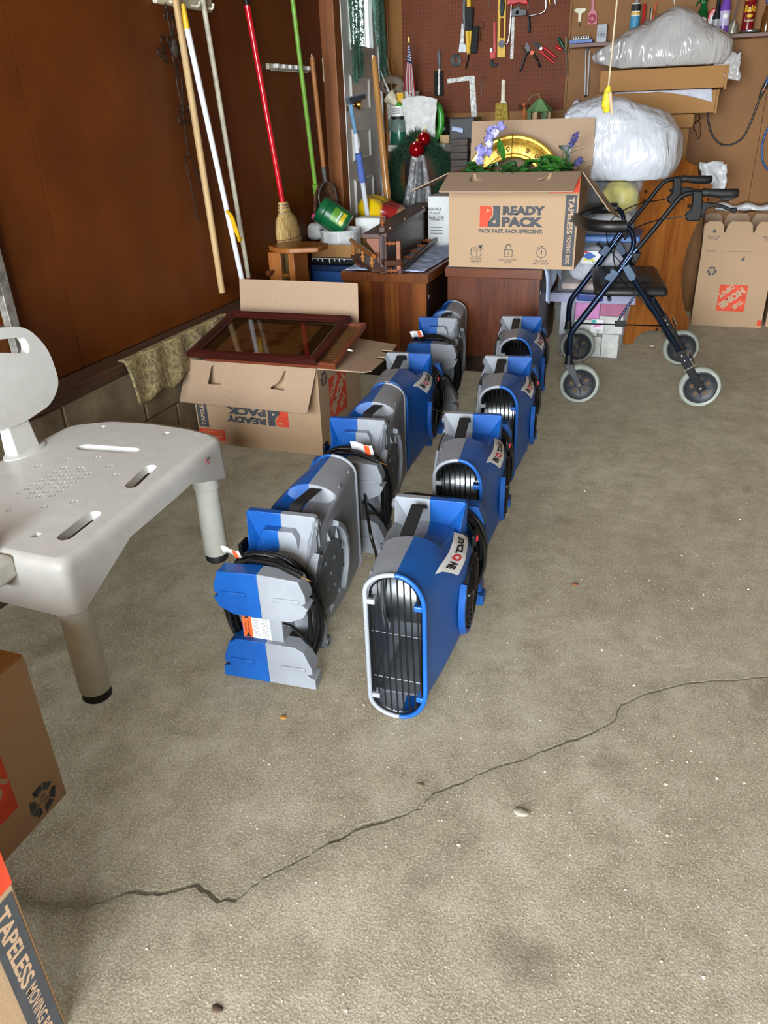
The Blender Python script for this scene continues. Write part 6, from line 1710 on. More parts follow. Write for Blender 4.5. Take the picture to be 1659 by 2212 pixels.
# paint brush
o = hung('dust_brush', 'cream handled dust brush with tan bristles hanging from a nail', 'brush', 1087, 210)
build(rod([(1088, 160), (1088, 172)], 0.0015, 6, 0.004), 'nail', M_CHROME, o)
fixn(build(plate([(1084, 174), (1088, 171), (1092, 174), (1091, 216), (1097, 224), (1081, 224), (1083, 216)], 0.012), 'handle', M_CREAMP, o, smooth=0, bevel=0.003))
fixn(build(plate([(1072, 223), (1098, 223), (1100, 262), (1070, 262)], 0.026, 0.0), 'bristles', M_TANBR, o, smooth=0, bevel=0.005))
# pruners
o = hung('pruner', 'black handled pruner spread open on the pegboard', 'pruner', 1145, 120)
build(MB().tube(smooth_path([pp(1144, 112, 0.01), pp(1136, 118, 0.01), pp(1132, 130, 0.01), pp(1126, 148, 0.01), pp(1123, 154, 0.01)], 4), [0.007] * 16 + [0.004], 8), 'handle', M_BLACK, o, smooth=60)
build(MB().tube(smooth_path([pp(1146, 110, 0.01), pp(1155, 120, 0.01), pp(1162, 132, 0.01), pp(1166, 146, 0.01)], 4), 0.007, 8), 'handle', M_BLACK, o, smooth=60)
fixn(build(plate([(1138, 91), (1144, 100), (1146, 112), (1138, 112), (1134, 102)], 0.004, 0.008), 'blade', M_DGREY, o, smooth=0))
build(MB().tube(smooth_path([pp(1127, 97, 0.012), pp(1130, 106, 0.012), pp(1138, 113, 0.012)], 4), 0.004, 6), 'hook_blade', M_CHROME, o, smooth=60)
build(MB().lathe([(0.012, 0), (0.012, 0.004), (0, 0.005)], pp(1149, 114, 0.016), (0, -1, 0), 14), 'pivot', M_ORANGE, o)
o = hung('pruner', 'red handled pruner hanging diagonally right of the black pruner', 'pruner', 1175, 110)
for q in (((1166, 108), (1178, 120), (1196, 136)), ((1173, 102), (1186, 112), (1202, 125))):
    build(MB().tube(smooth_path([pp(x, y, 0.01) for x, y in q], 4), 0.0075, 8), 'handle', M_REDP, o, smooth=60)
fixn(build(plate([(1149, 91), (1160, 91), (1170, 98), (1172, 104), (1166, 107), (1157, 101)], 0.005, 0.008), 'blade', M_BLACK, o, smooth=0))
build(MB().lathe([(0.009, 0), (0.009, 0.004), (0, 0.005)], pp(1168, 104, 0.014), (0, -1, 0), 12), 'pivot', M_CHROME, o)
# screwdrivers in a clip beyond the board edge
for (hp, tip, m_, lab) in ((((1206, 81), (1219, 105)), (1221, 108), mat('green_handle', (18, 66, 48), 0.35), 'green handled screwdriver leaning in the clip beside the shelf'),
                           (((1224, 79), (1223, 108)), (1223, 162), mat('olive_handle', (104, 86, 48), 0.4), 'olive handled screwdriver hanging straight down beside the shelf'),
                           (((1200, 101), (1214, 108)), (1226, 113), M_REDP, 'red handled screwdriver lying across the clip beside the shelf')):
    o = thing('screwdriver', lab, 'screwdriver', atY(hp[0][0], hp[0][1], YP - 0.03), group='screwdrivers in the clip')
    q0, q1, q2 = atY(hp[0][0], hp[0][1], YP - 0.028), atY(hp[1][0], hp[1][1], YP - 0.028), atY(tip[0], tip[1], YP - 0.026)
    build(MB().tube([q0, q0.lerp(q1, 0.15), q0.lerp(q1, 0.8), q1], [0.007, 0.0095, 0.0095, 0.006], 10), 'handle', m_, o, smooth=60)
    build(MB().tube([q1, q2], 0.003, 8), 'shank', M_STEELP, o)
# wall items right of the board
def ww(px, py, d=0.0): return atY(px, py, YB - 0.002 - d)
def wplate(poly, th, d=0.0): return MB().prism([ww(x, y, d) for x, y in poly], (0, -th, 0))
o = thing('t_handle_driver', 'ivory T handled driver hanging on the tan wall', 'tool', ww(1252, 35))
fixn(build(wplate([(1240, 22), (1246, 18), (1262, 17), (1268, 20), (1264, 26), (1257, 30), (1255, 48), (1249, 48), (1250, 30), (1243, 27)], 0.016), 'handle', M_CREAMP, o, smooth=0, bevel=0.003))
build(MB().tube([ww(1252, 48, 0.008), ww(1252, 59, 0.008)], 0.004, 8), 'shank', M_CHROME, o)
o = thing('measuring_scoop', 'pink plastic scoop hanging on the tan wall', 'scoop', ww(1280, 30))
fixn(build(wplate([(1278, -15), (1287, -15), (1284, 18), (1290, 28), (1290, 53), (1269, 54), (1271, 28), (1277, 20)], 0.008), 'paddle', mat('pink_plastic', (178, 74, 88), 0.4), o, smooth=0, bevel=0.002))
build(MB().ball(ww(1279, 40, 0.008), 0.023, 14, 8, (1, 0.4, 1)), 'bowl', MATS['pink_plastic'], o)
# kitchen tongs
o = thing('tongs', 'pair of white tongs hanging below the wall shelf', 'tongs', ww(1270, 160))
for (a_, b_) in (((1266, 108), (1263, 205)), ((1274, 108), (1269, 205))):
    build(MB().tube([ww(a_[0], a_[1], 0.02), ww(b_[0], b_[1], 0.02)], 0.0085, 8, flat=0.5), 'arm', mat('white_enamel', (226, 228, 230), 0.3), o, smooth=60)
build(MB().tube([ww(1265, 206, 0.02), ww(1264, 210, 0.02)], [0.010, 0.006], 8), 'tip', M_STEELP, o)
build(MB().tube([ww(1268, 103, 0.02), ww(1268, 112, 0.02)], 0.010, 8), 'hinge', M_DGREY, o)

# ---- long wall shelf and what stands on it
ZSH = atY(1231, 103, YB - 0.06).z
shx0 = atY(1231, 103, YB - 0.09).x
build(MB().box(shx0, 2.2, YB - 0.105, YB - 0.002, ZSH - 0.004, ZSH + 0.016), 'long_shelf', wood('shelf_board_wood', (84, 44, 24), (116, 66, 38), 'X', 50, 0.05, 0.45), smooth=0, bevel=0.002, label='long brown board shelf on the back wall', cat='shelf')
ZI = ZSH + 0.0175
YI = YB - 0.06
def sx_(px, py=60): return atY(px, py, YI).x
def sz_(px, py): return atY(px, py, YI).z
def stand(prof, x, m, nm, lab, cat, parts=(), n=20):
    o = thing(nm, lab, cat, (x, YI, ZI))
    build(MB().lathe(prof, (x, YI, ZI), (0, 0, 1), n), 'body', m, o, smooth=45)
    return o
build(MB().box(sx_(1234), sx_(1283), YI - 0.035, YI + 0.04, ZI, ZI + 0.016), 'blue_booklet', mat('blue_cover', (86, 116, 186), 0.5), smooth=0, bevel=0.001, label='thin blue case lying at the left end of the wall shelf', cat='case')
o = thing('bit_set', 'clear bit set lying on the thin blue case', 'bit set', (sx_(1258), YI, ZI + 0.017))
build(MB().box(sx_(1240), sx_(1276), YI - 0.028, YI + 0.03, ZI + 0.0165, ZI + 0.036), 'case', mat('smoky_plastic', (126, 128, 108), 0.2), o, smooth=0, bevel=0.003)
for k in range(6): build(MB().tube([V((sx_(1243 + 5.6 * k), YI - 0.032, ZI + 0.028)), V((sx_(1246 + 5.6 * k), YI - 0.032, ZI + 0.028))], 0.0045, 8), 'bit', M_CHROME, o)
o = thing('parts_carton', 'slim grey carton standing on the wall shelf', 'carton', (sx_(1302), YI, ZI))
zc = sz_(1302, 53)
build(MB().box(sx_(1291), sx_(1312), YI - 0.02, YI + 0.02, ZI, zc), 'body', mat('grey_carton', (176, 180, 186), 0.6), o, smooth=0, bevel=0.001)
lettering('iiii', M_SLATE, o, frame_m((sx_(1301), YI - 0.02, (ZI + zc) / 2 - 0.01), (1, 0, 0), (0, 0, 1)), 0, 0, 0.04, 0.022, 0.0, 0.2, RAD(90))
# caulk tube
x = sx_(1370); h0 = sz_(1370, 9) - ZI
o = thing('caulk_tube', 'white caulk tube with black and blue print on the wall shelf', 'caulk', (x, YI, ZI))
r_ = (sx_(1381) - sx_(1361)) / 2
build(MB().lathe([(r_, 0), (r_, h0), (r_ * 0.9, h0 + 0.004), (0.008, h0 + 0.006)], (x, YI, ZI), (0, 0, 1), 20), 'tube', M_WHITE, o, smooth=40)
build(MB().lathe([(0.011, 0), (0.007, 0.04), (0.006, 0.09), (0, 0.092)], (x, YI, ZI + h0), (0, 0, 1), 12), 'nozzle', mat('grey_nozzle', (150, 150, 152), 0.5), o)
for (f0, f1, m_) in ((0.80, 0.99, M_INK), (0.70, 0.76, M_YELLOW), (0.30, 0.66, mat('sky_blue_print', (70, 150, 190), 0.5))):
    build(MB().lathe([(r_ + 0.0006, h0 * f0), (r_ + 0.0006, h0 * f1)], (x, YI, ZI), (0, 0, 1), 20, cap=False), 'print_band', m_, o)
o = stand([(0.007, 0), (0.007, sz_(1389, 10) - ZI), (0.003, sz_(1389, 8) - ZI)], sx_(1388), M_REDP, 'marker_pen', 'red marker standing beside the caulk tube', 'marker')
# green can with pencils
xg = sx_(1406); rg = (sx_(1424) - sx_(1389)) / 2
o = stand([(rg * 0.94, 0), (rg * 0.94, 0.075), (rg, 0.077), (rg, 0.086), (rg * 0.86, 0.086), (rg * 0.86, 0.06), (0, 0.06)], xg, mat('dark_green_can', (28, 66, 44), 0.4), 'pencil_can', 'dark green can holding pencils on the wall shelf', 'can')
for (dx, tx, m_, lab) in ((0.0, 1412, M_ORANGE, 'orange pencil standing in the green can'), (-0.015, 1404, M_CREAMP, 'cream pencil standing in the green can'), (-0.022, 1402, M_INK, 'black pencil standing in the green can')):
    zt_ = sz_(tx, 8 if m_ is M_ORANGE else 20)
    build(MB().tube([V((xg + dx * 0.4, YI, ZI + 0.0625)), V((sx_(tx), YI, zt_)), V((sx_(tx) + 0.001, YI, zt_ + 0.012))], [0.0038, 0.0038, 0.0006], 6), 'pencil', m_, smooth=0, label=lab, cat='pencil', group='pencils in the green can')
o = thing('blue_tin', 'blue rectangular tin with white cap on the wall shelf', 'tin', (sx_(1438), YI, ZI))
zb = sz_(1438, 33)
build(MB().box(sx_(1423), sx_(1456), YI - 0.022, YI + 0.022, ZI, zb), 'body', mat('blue_tin_paint', (34, 62, 150), 0.4), o, smooth=0, bevel=0.003)
build(MB().lathe([(0.010, 0), (0.010, 0.014), (0.006, 0.018), (0, 0.018)], (sx_(1441), YI, zb), (0, 0, 1), 12), 'cap', M_WHITE, o)
decal([(-0.02, -0.016), (0.022, -0.016), (0.022, 0.010), (-0.02, 0.004)], M_WHITE, o, frame_m((sx_(1438), YI - 0.0222, zb - 0.03), (1, 0, 0), (0, 0, 1)), 0.001)
# trigger spray bottle
xs_ = sx_(1514); o = thing('spray_bottle', 'green trigger spray bottle with round white badge on the wall shelf', 'spray bottle', (xs_, YI, ZI))
hh = sz_(1514, 5) - ZI
rb_ = (sx_(1528) - sx_(1499)) / 2
build(MB().lathe([(rb_ * 0.9, 0), (rb_, 0.01), (rb_, hh * 0.35), (rb_ * 0.86, hh * 0.62), (rb_ * 0.5, hh * 0.85), (rb_ * 0.4, hh * 0.95), (rb_ * 0.4, hh)], (xs_, YI, ZI), (0, 0, 1), 20), 'bottle', mat('bottle_green', (14, 90, 40), 0.2), o, smooth=50)
build(MB().lathe([(rb_ * 0.5, 0), (rb_ * 0.5, 0.03), (rb_ * 0.35, 0.04), (0, 0.042)], (xs_, YI, ZI + hh - 0.004), (0, 0, 1), 14), 'spray_head', MATS['bottle_green'], o)
build(MB().tube([V((xs_ - 0.008, YI, ZI + hh + 0.012)), V((xs_ - 0.032, YI, ZI + hh + 0.002)), V((xs_ - 0.040, YI, ZI + hh - 0.018))], [0.006, 0.005, 0.003], 8), 'trigger', MATS['bottle_green'], o)
bd_ = build(MB().ball((xs_ + 0.004, YI - rb_ * 0.86, ZI + hh * 0.45), 0.020, 14, 8, (1, 0.25, 0.8)), 'badge', M_WHITE, o)
lettering('TURTLE', M_REDINK, o, frame_m((xs_ + 0.004, YI - rb_ * 0.86 - 0.0052, ZI + hh * 0.45), (1, 0, 0), (0, 0, 1)), 0, 0, 0.008, 0.026, 0.02)
build(MB().lathe([(rb_ * 1.01, 0.02), (rb_ * 1.01, hh * 0.30)], (xs_, YI, ZI), (0, 0, 1), 20, cap=False), 'label', mat('navy_label', (26, 34, 62), 0.4), o)
# red and black bottles, air freshener, oil can, bug spray
xq = sx_(1541, 30); o = thing('red_bottle', 'red handled jug with white label behind the purple can', 'bottle', (xq, YI + 0.01, ZI))
hq = sz_(1541, 17) - ZI
g = MB().prism([V((xq + a, YI - 0.012, ZI + b * hq)) for a, b in ((-0.030, 0), (0.030, 0), (0.032, 0.7), (0.018, 0.95), (-0.004, 1.0), (-0.022, 0.85), (-0.030, 0.6))], (0, 0.036, 0))
fixn(build(g, 'body', M_REDP, o, smooth=0, bevel=0.006)); decal([(-0.018, -0.03), (0.02, -0.03), (0.018, 0.03), (-0.012, 0.03)], M_WHITE, o, frame_m((xq, YI - 0.0125, ZI + hq * 0.5), (1, 0, 0), (0, 0, 1)), 0.001)
xk = sx_(1549, 30); hk = sz_(1552, -12) - ZI
o = thing('black_bottle', 'slim black bottle with silver base label next to the purple can', 'bottle', (xk, YI - 0.03, ZI))
build(MB().lathe([(0.020, 0), (0.021, 0.01), (0.021, hk * 0.45), (0.010, hk * 0.62), (0.009, hk)], (xk, YI - 0.03, ZI), (0, 0, 1), 18), 'body', M_BLACK, o, smooth=50)
build(MB().lathe([(0.0214, 0.01), (0.0214, hk * 0.38)], (xk, YI - 0.03, ZI), (0, 0, 1), 18, cap=False), 'label', mat('silver_label', (176, 178, 182), 0.3), o)
xp = sx_(1564, 40); rp_ = (sx_(1576, 40) - sx_(1552, 40)) / 2; hp = sz_(1566, -6) - ZI
o = thing('air_freshener', 'purple and white aerosol can on the wall shelf', 'aerosol can', (xp, YI - 0.02, ZI))
build(MB().lathe([(rp_, 0), (rp_, hp * 0.62), (rp_ * 0.98, hp * 0.64)], (xp, YI - 0.02, ZI), (0, 0, 1), 22), 'can', mat('lilac_white', (196, 184, 216), 0.25), o, smooth=50)
build(MB().lathe([(rp_, 0), (rp_ * 0.96, hp * 0.12), (rp_ * 0.7, hp * 0.28), (rp_ * 0.45, hp * 0.40), (0, hp * 0.41)], (xp, YI - 0.02, ZI + hp * 0.62), (0, 0, 1), 22), 'cap', mat('purple_plastic', (118, 72, 172), 0.25), o, smooth=50)
build(MB().lathe([(rp_ + 0.0006, hp * 0.05), (rp_ + 0.0006, hp * 0.22)], (xp, YI - 0.02, ZI), (0, 0, 1), 22, cap=False), 'print_band', MATS['purple_plastic'], o)
build(MB().ball((xp + 0.004, YI - 0.02 - rp_ * 0.9, ZI + hp * 0.48), 0.015, 12, 8, (1, 0.3, 1)), 'badge', M_WHITE, o)
xo = sx_(1583, 55); ho_ = sz_(1583, 44) - ZI; ro = (sx_(1594, 60) - sx_(1571, 60)) / 2
o = thing('oil_can', 'grey pump oil can with long thin spout on the wall shelf', 'oil can', (xo, YI - 0.02, ZI))
build(MB().lathe([(ro, 0), (ro, ho_ * 0.55), (ro * 0.8, ho_ * 0.72), (ro * 0.3, ho_ * 0.88), (0.006, ho_)], (xo, YI - 0.02, ZI), (0, 0, 1), 20), 'body', mat('worn_grey_metal', (156, 154, 144), 0.4, 0.5), o, smooth=50)
build(MB().tube([V((xo, YI - 0.02, ZI + ho_)), V((xo + 0.012, YI - 0.02, ZI + ho_ + 0.10)), V((xo + 0.022, YI - 0.02, ZI + ho_ + 0.2))], [0.004, 0.003, 0.002], 8), 'spout', M_STEELP, o)
build(MB().tube(smooth_path([V((xo + 0.006, YI - 0.034, ZI + ho_ * 0.9)), V((xo + 0.004, YI - 0.05, ZI + ho_ * 0.7)), V((xo - 0.002, YI - 0.052, ZI + 0.012))], 4), 0.005, 8), 'pump_lever', M_CREAMP, o, smooth=60)
xr = sx_(1617, 40); rr_ = (sx_(1630, 40) - sx_(1604, 40)) / 2; hr = sz_(1620, -8) - ZI
o = thing('bug_spray', 'dark red aerosol can with yellow lettering on the wall shelf', 'aerosol can', (xr, YI - 0.01, ZI + 0.013))
M_MAROON = mat('maroon_can', (124, 16, 26), 0.25)
build(MB().lathe([(rr_, 0), (rr_, hr), (rr_ * 0.8, hr + 0.01), (0, hr + 0.012)], (xr, YI - 0.01, ZI + 0.013), (0, 0, 1), 24), 'can', M_MAROON, o, smooth=50)
def curved(txt, z, h, w, m, rad, yaw=0):
    g = glyphs(txt, h, w, 0.04)
    g.v = [V((xr + rad * sin(p.x / rad), YI - 0.01 - rad * cos(p.x / rad), ZI + z + p.y)) for p in g.v]
    build(g, 'lettering', m, o, smooth=0)
curved('Raid', hr * 0.66, 0.034, 0.060, M_YELLOW, rr_ + 0.0012)
curved('ANT & ROACH', hr * 0.33, 0.010, 0.05, M_CREAMP, rr_ + 0.0012)
build(MB().lathe([(rr_ + 0.0006, hr * 0.80), (rr_ + 0.0006, hr * 0.92)], (xr, YI - 0.01, ZI + 0.013), (0, 0, 1), 24, cap=False), 'print_band', M_YELLOW, o)
build(MB().ball((xr + 0.002, YI - 0.012 - rr_ * 0.93, ZI + hr * 0.46), 0.012, 10, 8, (1.3, 0.3, 0.8)), 'emblem', M_YELLOW, o)
xl = sx_(1618, 74)
build(MB().lathe([(0.050, 0), (0.052, 0.003), (0.052, 0.009), (0.048, 0.011), (0, 0.010)], (xl, YI - 0.012, ZI + 0.0005), (0, 0, 1), 26), 'tin_lid', M_STEELP, smooth=40, label='flat silver tin lid under the dark red aerosol can', cat='lid')
xj = sx_(1658, 40)
o = stand([(0.026, 0), (0.027, 0.01), (0.027, 0.07), (0.018, 0.10), (0.018, 0.12)], xj, mat('amber_glass', (104, 66, 26), 0.15), 'amber_jar', 'amber glass jar at the right end of the visible wall shelf', 'jar')
# ---- cables on the wall at the right
o = thing('black_cable', 'black extension cord looping down the tan wall to a lit plug', 'cord', ww(1560, 300))
pts = smooth_path([ww(1528, 238, 0.012), ww(1530, 262, 0.012), ww(1538, 290, 0.012), ww(1552, 308, 0.012), ww(1570, 314, 0.012), ww(1590, 308, 0.012), ww(1606, 295, 0.012), ww(1620, 268, 0.012), ww(1634, 232, 0.012), ww(1643, 208, 0.012)], 5)
build(MB().tube(pts, 0.0052, 8), 'cable', M_CORD, o, smooth=60)
build(MB().tube([ww(1641, 212, 0.014), ww(1646, 200, 0.014), ww(1651, 190, 0.014), ww(1656, 180, 0.014)], [0.007, 0.012, 0.013, 0.013], 12), 'plug', mat('clear_dark_plug', (52, 46, 44), 0.2), o, smooth=60)
build(MB().ball(ww(1649, 194, 0.026), 0.007, 10, 6), 'indicator', mat('orange_indicator', (220, 130, 90), 0.3), o)
build(MB().tube([ww(1656, 180, 0.014), ww(1664, 160, 0.014), ww(1668, 130, 0.014)], [0.013, 0.008, 0.006], 10), 'blue_cable_end', mat('blue_cable', (40, 86, 140), 0.4), o, smooth=60)
build(MB().tube(smooth_path([ww(1510, 240, 0.006), ww(1512, 258, 0.006), ww(1504, 262, 0.006), ww(1497, 272, 0.006), ww(1503, 285, 0.006), ww(1508, 300, 0.006), ww(1513, 290, 0.006), ww(1513, 270, 0.006), ww(1508, 262, 0.006), ww(1500, 268, 0.006)], 4), 0.002, 6), 'thin_cable', M_CORD, smooth=60, label='thin dark cable loop on the wall beside the tall brown box', cat='cable')
build(MB().tube(smooth_path([ww(1668, 262, 0.01), ww(1655, 285, 0.01), ww(1647, 310, 0.01), ww(1646, 335, 0.01), ww(1650, 355, 0.01), ww(1662, 368, 0.01), ww(1672, 370, 0.01)], 4), 0.006, 8), 'air_hose', MATS['blue_cable'], smooth=60, label='blue hose loop hanging on the wall at the right picture edge', cat='hose')
build(MB().tube(smooth_path([ww(1455, -8, 0.01), ww(1458, 12, 0.01), ww(1464, 28, 0.01), ww(1466, 36, 0.01)], 3), 0.003, 6), 'white_cable', M_WHITE, smooth=60, label='short white cable hanging above the long grey bag', cat='cable')
build(MB().box(ww(1655, 0).x, ww(1680, 0).x, YB - 0.03, YB - 0.002, ww(1660, 8).z, ww(1660, -12).z), 'outlet_box', mat('blue_outlet_box', (48, 60, 132), 0.5), smooth=0, bevel=0.003, label='blue electrical box at the upper right picture edge', cat='outlet')
# ---- pull cord hanging from the ceiling
pc0, pc1 = atY(1314, 190, 3.2), atY(1333, 0, 3.2)
o = thing('pull_cord', 'white pull cord with yellow wrapped weight hanging from the ceiling', 'pull cord', pc0)
top_ = pc0 + (pc1 - pc0) * ((2.449 - pc0.z) / (pc1.z - pc0.z))
build(MB().tube([pc0, pc1, top_], 0.0032, 6), 'string', mat('cotton_string', (222, 206, 170), 0.9), o, smooth=60)
build(MB().tube([atY(1315, 186, 3.2), atY(1313, 198, 3.2), atY(1311, 216, 3.2), atY(1310, 232, 3.2), atY(1311, 243, 3.2)], [0.006, 0.013, 0.0175, 0.017, 0.010], 14), 'weight', mat('yellow_tape', (224, 196, 44), 0.45, var=0.2, vs=60, bump=0.6, bs=80, bd=0.006), o, smooth=60)
build(MB().tube([atY(1318, 200, 3.185), atY(1320, 225, 3.185), atY(1322, 246, 3.185)], [0.007, 0.006, 0.005], 8), 'frayed_end', mat('frayed_string', (216, 184, 150), 0.95), o, smooth=60)
# ================================================================== LONG HANDLED TOOLS ALONG THE LEFT WALL
def lx(px, py, d=0.05): return atX(px, py, XL + d)
M_POLE = wood('worn_pole_wood', (176, 140, 92), (214, 182, 132), 'Z', 50, 0.04, 0.6)
M_WHITEP = mat('white_pole', (220, 222, 228), 0.3, var=0.03); M_OLDWHITE = mat('yellowed_white_pole', (206, 200, 178), 0.4)
def line_pole(a, b, r, m, nm='pole', parent=None, n=12, d=0.05, ext=0.0):
    p, q = lx(*a, d), lx(*b, d)
    if ext: p = p + (p - q).normalized() * ext
    return build(MB().tube([p, q], r, n), nm, m, parent, smooth=60)
# holder strip at the top
r0, r1 = atX(328, 6, XL), atX(449, 16, XL)
o = thing('tool_holder', 'white plastic tool holder strip at the top of the brown wall', 'holder', (XL, (r0.y + r1.y) / 2, r0.z))
build(MB().box(XL + 0.001, XL + 0.022, r0.y, r1.y, r0.z - 0.002, r0.z + 0.08), 'strip', M_OLDWHITE, o, smooth=0, bevel=0.006)
for f in (0.22, 0.60, 0.86):
    y = r0.y + (r1.y - r0.y) * f
    build(MB().tube(smooth_path([V((XL + 0.02, y, r0.z + 0.01)), V((XL + 0.05, y, r0.z + 0.006)), V((XL + 0.056, y + 0.004, r0.z + 0.022))], 3), 0.005, 8), 'hook', M_OLDWHITE, o, smooth=60)
r0, r1 = atX(573, 144, XL), atX(663, 147, XL)
o = thing('tool_holder', 'small white wire tool holder with clips in the middle of the brown wall', 'holder', (XL, (r0.y + r1.y) / 2, r0.z))
build(MB().box(XL + 0.001, XL + 0.018, r0.y, r1.y, r0.z - 0.012, r0.z + 0.014), 'strip', M_OLDWHITE, o, smooth=0, bevel=0.004)
for k in range(6):
    y = r0.y + (r1.y - r0.y) * (0.12 + 0.15 * k)
    build(MB().box(XL + 0.018, XL + 0.045, y - 0.016, y + 0.016, r0.z - 0.006, r0.z + 0.012), 'clip', M_WHITE, o, smooth=0, bevel=0.004)
build(MB().tube([V((XL + 0.03, r0.y, r0.z - 0.016)), V((XL + 0.03, r1.y - 0.06, r0.z - 0.016))], 0.002, 6), 'wire', M_WHITE, o)
# poles
o = thing('wooden_pole', 'bare wooden pole hanging leftmost on the brown wall', 'pole', lx(480, 632))
line_pole((380, 0), (480, 632), 0.0135, M_POLE, 'shaft', o, ext=0.12)
o = thing('extension_duster', 'white extension pole with yellow top and yellow hanging hook', 'pole', lx(530, 634, 0.08))
line_pole((404, 60), (533, 650), 0.0115, M_WHITEP, 'shaft', o, d=0.085)
p, q = lx(395, 8, 0.085), lx(404, 62, 0.085)
build(MB().tube([p, p.lerp(q, 0.1), q], [0.006, 0.008, 0.0118], 12), 'yellow_tip', M_YELLOW, o, smooth=60)
pts = smooth_path([lx(490, 456, 0.10), lx(499, 466, 0.105), lx(506, 485, 0.105), lx(513, 505, 0.105), lx(518, 518, 0.105)], 4)
g = MB().tube(pts, [0.006 + 0.004 * sin(pi * k / (len(pts) - 1)) for k in range(len(pts))], 10)
build(g, 'yellow_hook', M_YELLOW, o, smooth=60)
build(MB().ball(lx(518, 517, 0.11), 0.017, 14, 8, (0.4, 1, 0.7)), 'hook_pad', M_YELLOW, o)
o = thing('mop_handle', 'yellowed white mop handle with red end hanging beside the duster', 'pole', lx(540, 612))
line_pole((438, 0), (537, 600), 0.0105, M_OLDWHITE, 'shaft', o, ext=0.12, d=0.04)
line_pole((537, 600), (539, 612), 0.0108, mat('dark_red_cap', (136, 20, 34), 0.4), 'end_cap', o, d=0.04)
# corn broom
M_STRAW = NT('broom_straw')
n1 = M_STRAW.noise(120, 4, 0.6, M_STRAW.mapped((1, 1, 0.05)))
M_STRAW.done(M_STRAW.ramp(n1, [(0.3, lin((150, 116, 62))), (0.7, lin((212, 180, 118)))]), 0.8); M_STRAW.bump(n1, 0.8, 0.006); M_STRAW = M_STRAW.m
o = thing('corn_broom', 'corn broom with glossy red handle and red stitching standing behind the wooden stool', 'broom', lx(640, 640, 0.12))
bd0, bd1 = lx(532, 2, 0.05), lx(611, 440, 0.11)
build(MB().tube([bd0, bd1], 0.0125, 12), 'handle', mat('glossy_red', (196, 20, 34), 0.2), o, smooth=60)
build(MB().tube([bd0 + (bd0 - bd1).normalized() * 0.13, bd0 + (bd1 - bd0).normalized() * 0.016], 0.0132, 12), 'grip', M_BLACK, o, smooth=60)
def br_sec(px, py, w, dth, dd): return (lx(px, py, dd), w, dth)
secs = [(611, 436, 0.030, 0.022), (614, 452, 0.044, 0.026), (615, 458, 0.044, 0.026), (618, 472, 0.085, 0.040), (622, 500, 0.108, 0.044), (626, 522, 0.112, 0.042), (634, 560, 0.122, 0.038), (642, 600, 0.132, 0.034), (650, 640, 0.138, 0.030), (656, 668, 0.140, 0.026)]
vs = []; n = 20
for px, py, w_, th in secs:
    c = lx(px, py, 0.11)
    for k in range(n):
        a = 2 * pi * k / n; vs.append(c + V((th * sin(a) * 0.9, w_ * cos(a), 0)))
fs = [(i * n + k, i * n + (k + 1) % n, (i + 1) * n + (k + 1) % n, (i + 1) * n + k) for i in range(len(secs) - 1) for k in range(n)] + [tuple(range(n)), tuple((len(secs) - 1) * n + k for k in range(n))]
hd_ = fixn(build(MB().add(vs, fs), 'straw_head', M_STRAW, o, smooth=50))
for (px, py, w_, th) in ((624, 512, 0.112, 0.0445), (627, 524, 0.1145, 0.0435), (629, 537, 0.117, 0.0425)):
    c = lx(px, py, 0.11)
    build(MB().tube([c + V((th * sin(a) * 0.9, w_ * cos(a), 0.002 * cos(a))) for a in [2 * pi * k / 24 for k in range(24)]], 0.0016, 5, closed=True), 'stitching', mat('maroon_thread', (120, 24, 30), 0.8), hd_)
for (px, py, w_) in ((612, 442, 0.036), (613, 448, 0.041), (615, 457, 0.0455)):
    c = lx(px, py, 0.11)
    build(MB().tube([c + V((0.024 * sin(a) * 0.95, w_ * cos(a), 0)) for a in [2 * pi * k / 20 for k in range(20)]], 0.0018, 5, closed=True), 'binding_wire', M_STEELP, hd_)
# green push broom pole
o = thing('green_pole', 'lime green broom pole in the white wire holder', 'pole', lx(690, 452, 0.05))
line_pole((632, 0), (681, 400), 0.0115, mat('lime_green_paint', (120, 168, 60), 0.35), 'shaft', o, ext=0.12, d=0.045)
build(MB().tube([lx(680, 398, 0.05), lx(684, 418, 0.05), lx(688, 452, 0.05)], [0.015, 0.017, 0.014], 12), 'socket', MATS['lime_green_paint'], o, smooth=60)
# shovel
M_RAKE = wood('tool_handle_wood', (150, 92, 44), (192, 128, 70), 'Z', 40, 0.04, 0.5)
o = thing('scoop_shovel', 'rusty scoop shovel with wooden handle standing against the brown wall', 'shovel', lx(705, 430, 0.08))
line_pole((674, 124), (699, 362), 0.0125, M_RAKE, 'handle', o, d=0.06)
build(MB().tube([lx(673, 116, 0.06), lx(674, 126, 0.06)], [0.003, 0.006], 8), 'eye_screw', M_STEELP, o)
build(MB().tube([lx(698, 360, 0.06), lx(703, 392, 0.06)], [0.0135, 0.010], 12), 'ferrule', mat('dull_steel', (140, 140, 138), 0.4, 0.7), o, smooth=60)
M_RUST = mat('rusty_sheet', (96, 66, 46), 0.7, 0.2, var=0.3, vs=25)
g = MB().grid(lambda u, v: lx(703 + (u - 0.5) * (26 + 24 * min(1, v * 2.5)), 394 + 66 * v, 0.05 + 0.05 * (2 * u - 1) ** 2), 9, 8)
build(g, 'scoop', M_RUST, o, smooth=60, solid=0.003)
for e in ((700, 392, 690, 412, 689, 432, 694, 452), (706, 392, 722, 404, 727, 425, 731, 448)):
    build(MB().tube(smooth_path([lx(e[k], e[k + 1], 0.10) for k in range(0, 8, 2)], 4), 0.0035, 6), 'rim_wire', MATS['dull_steel'], o, smooth=60)
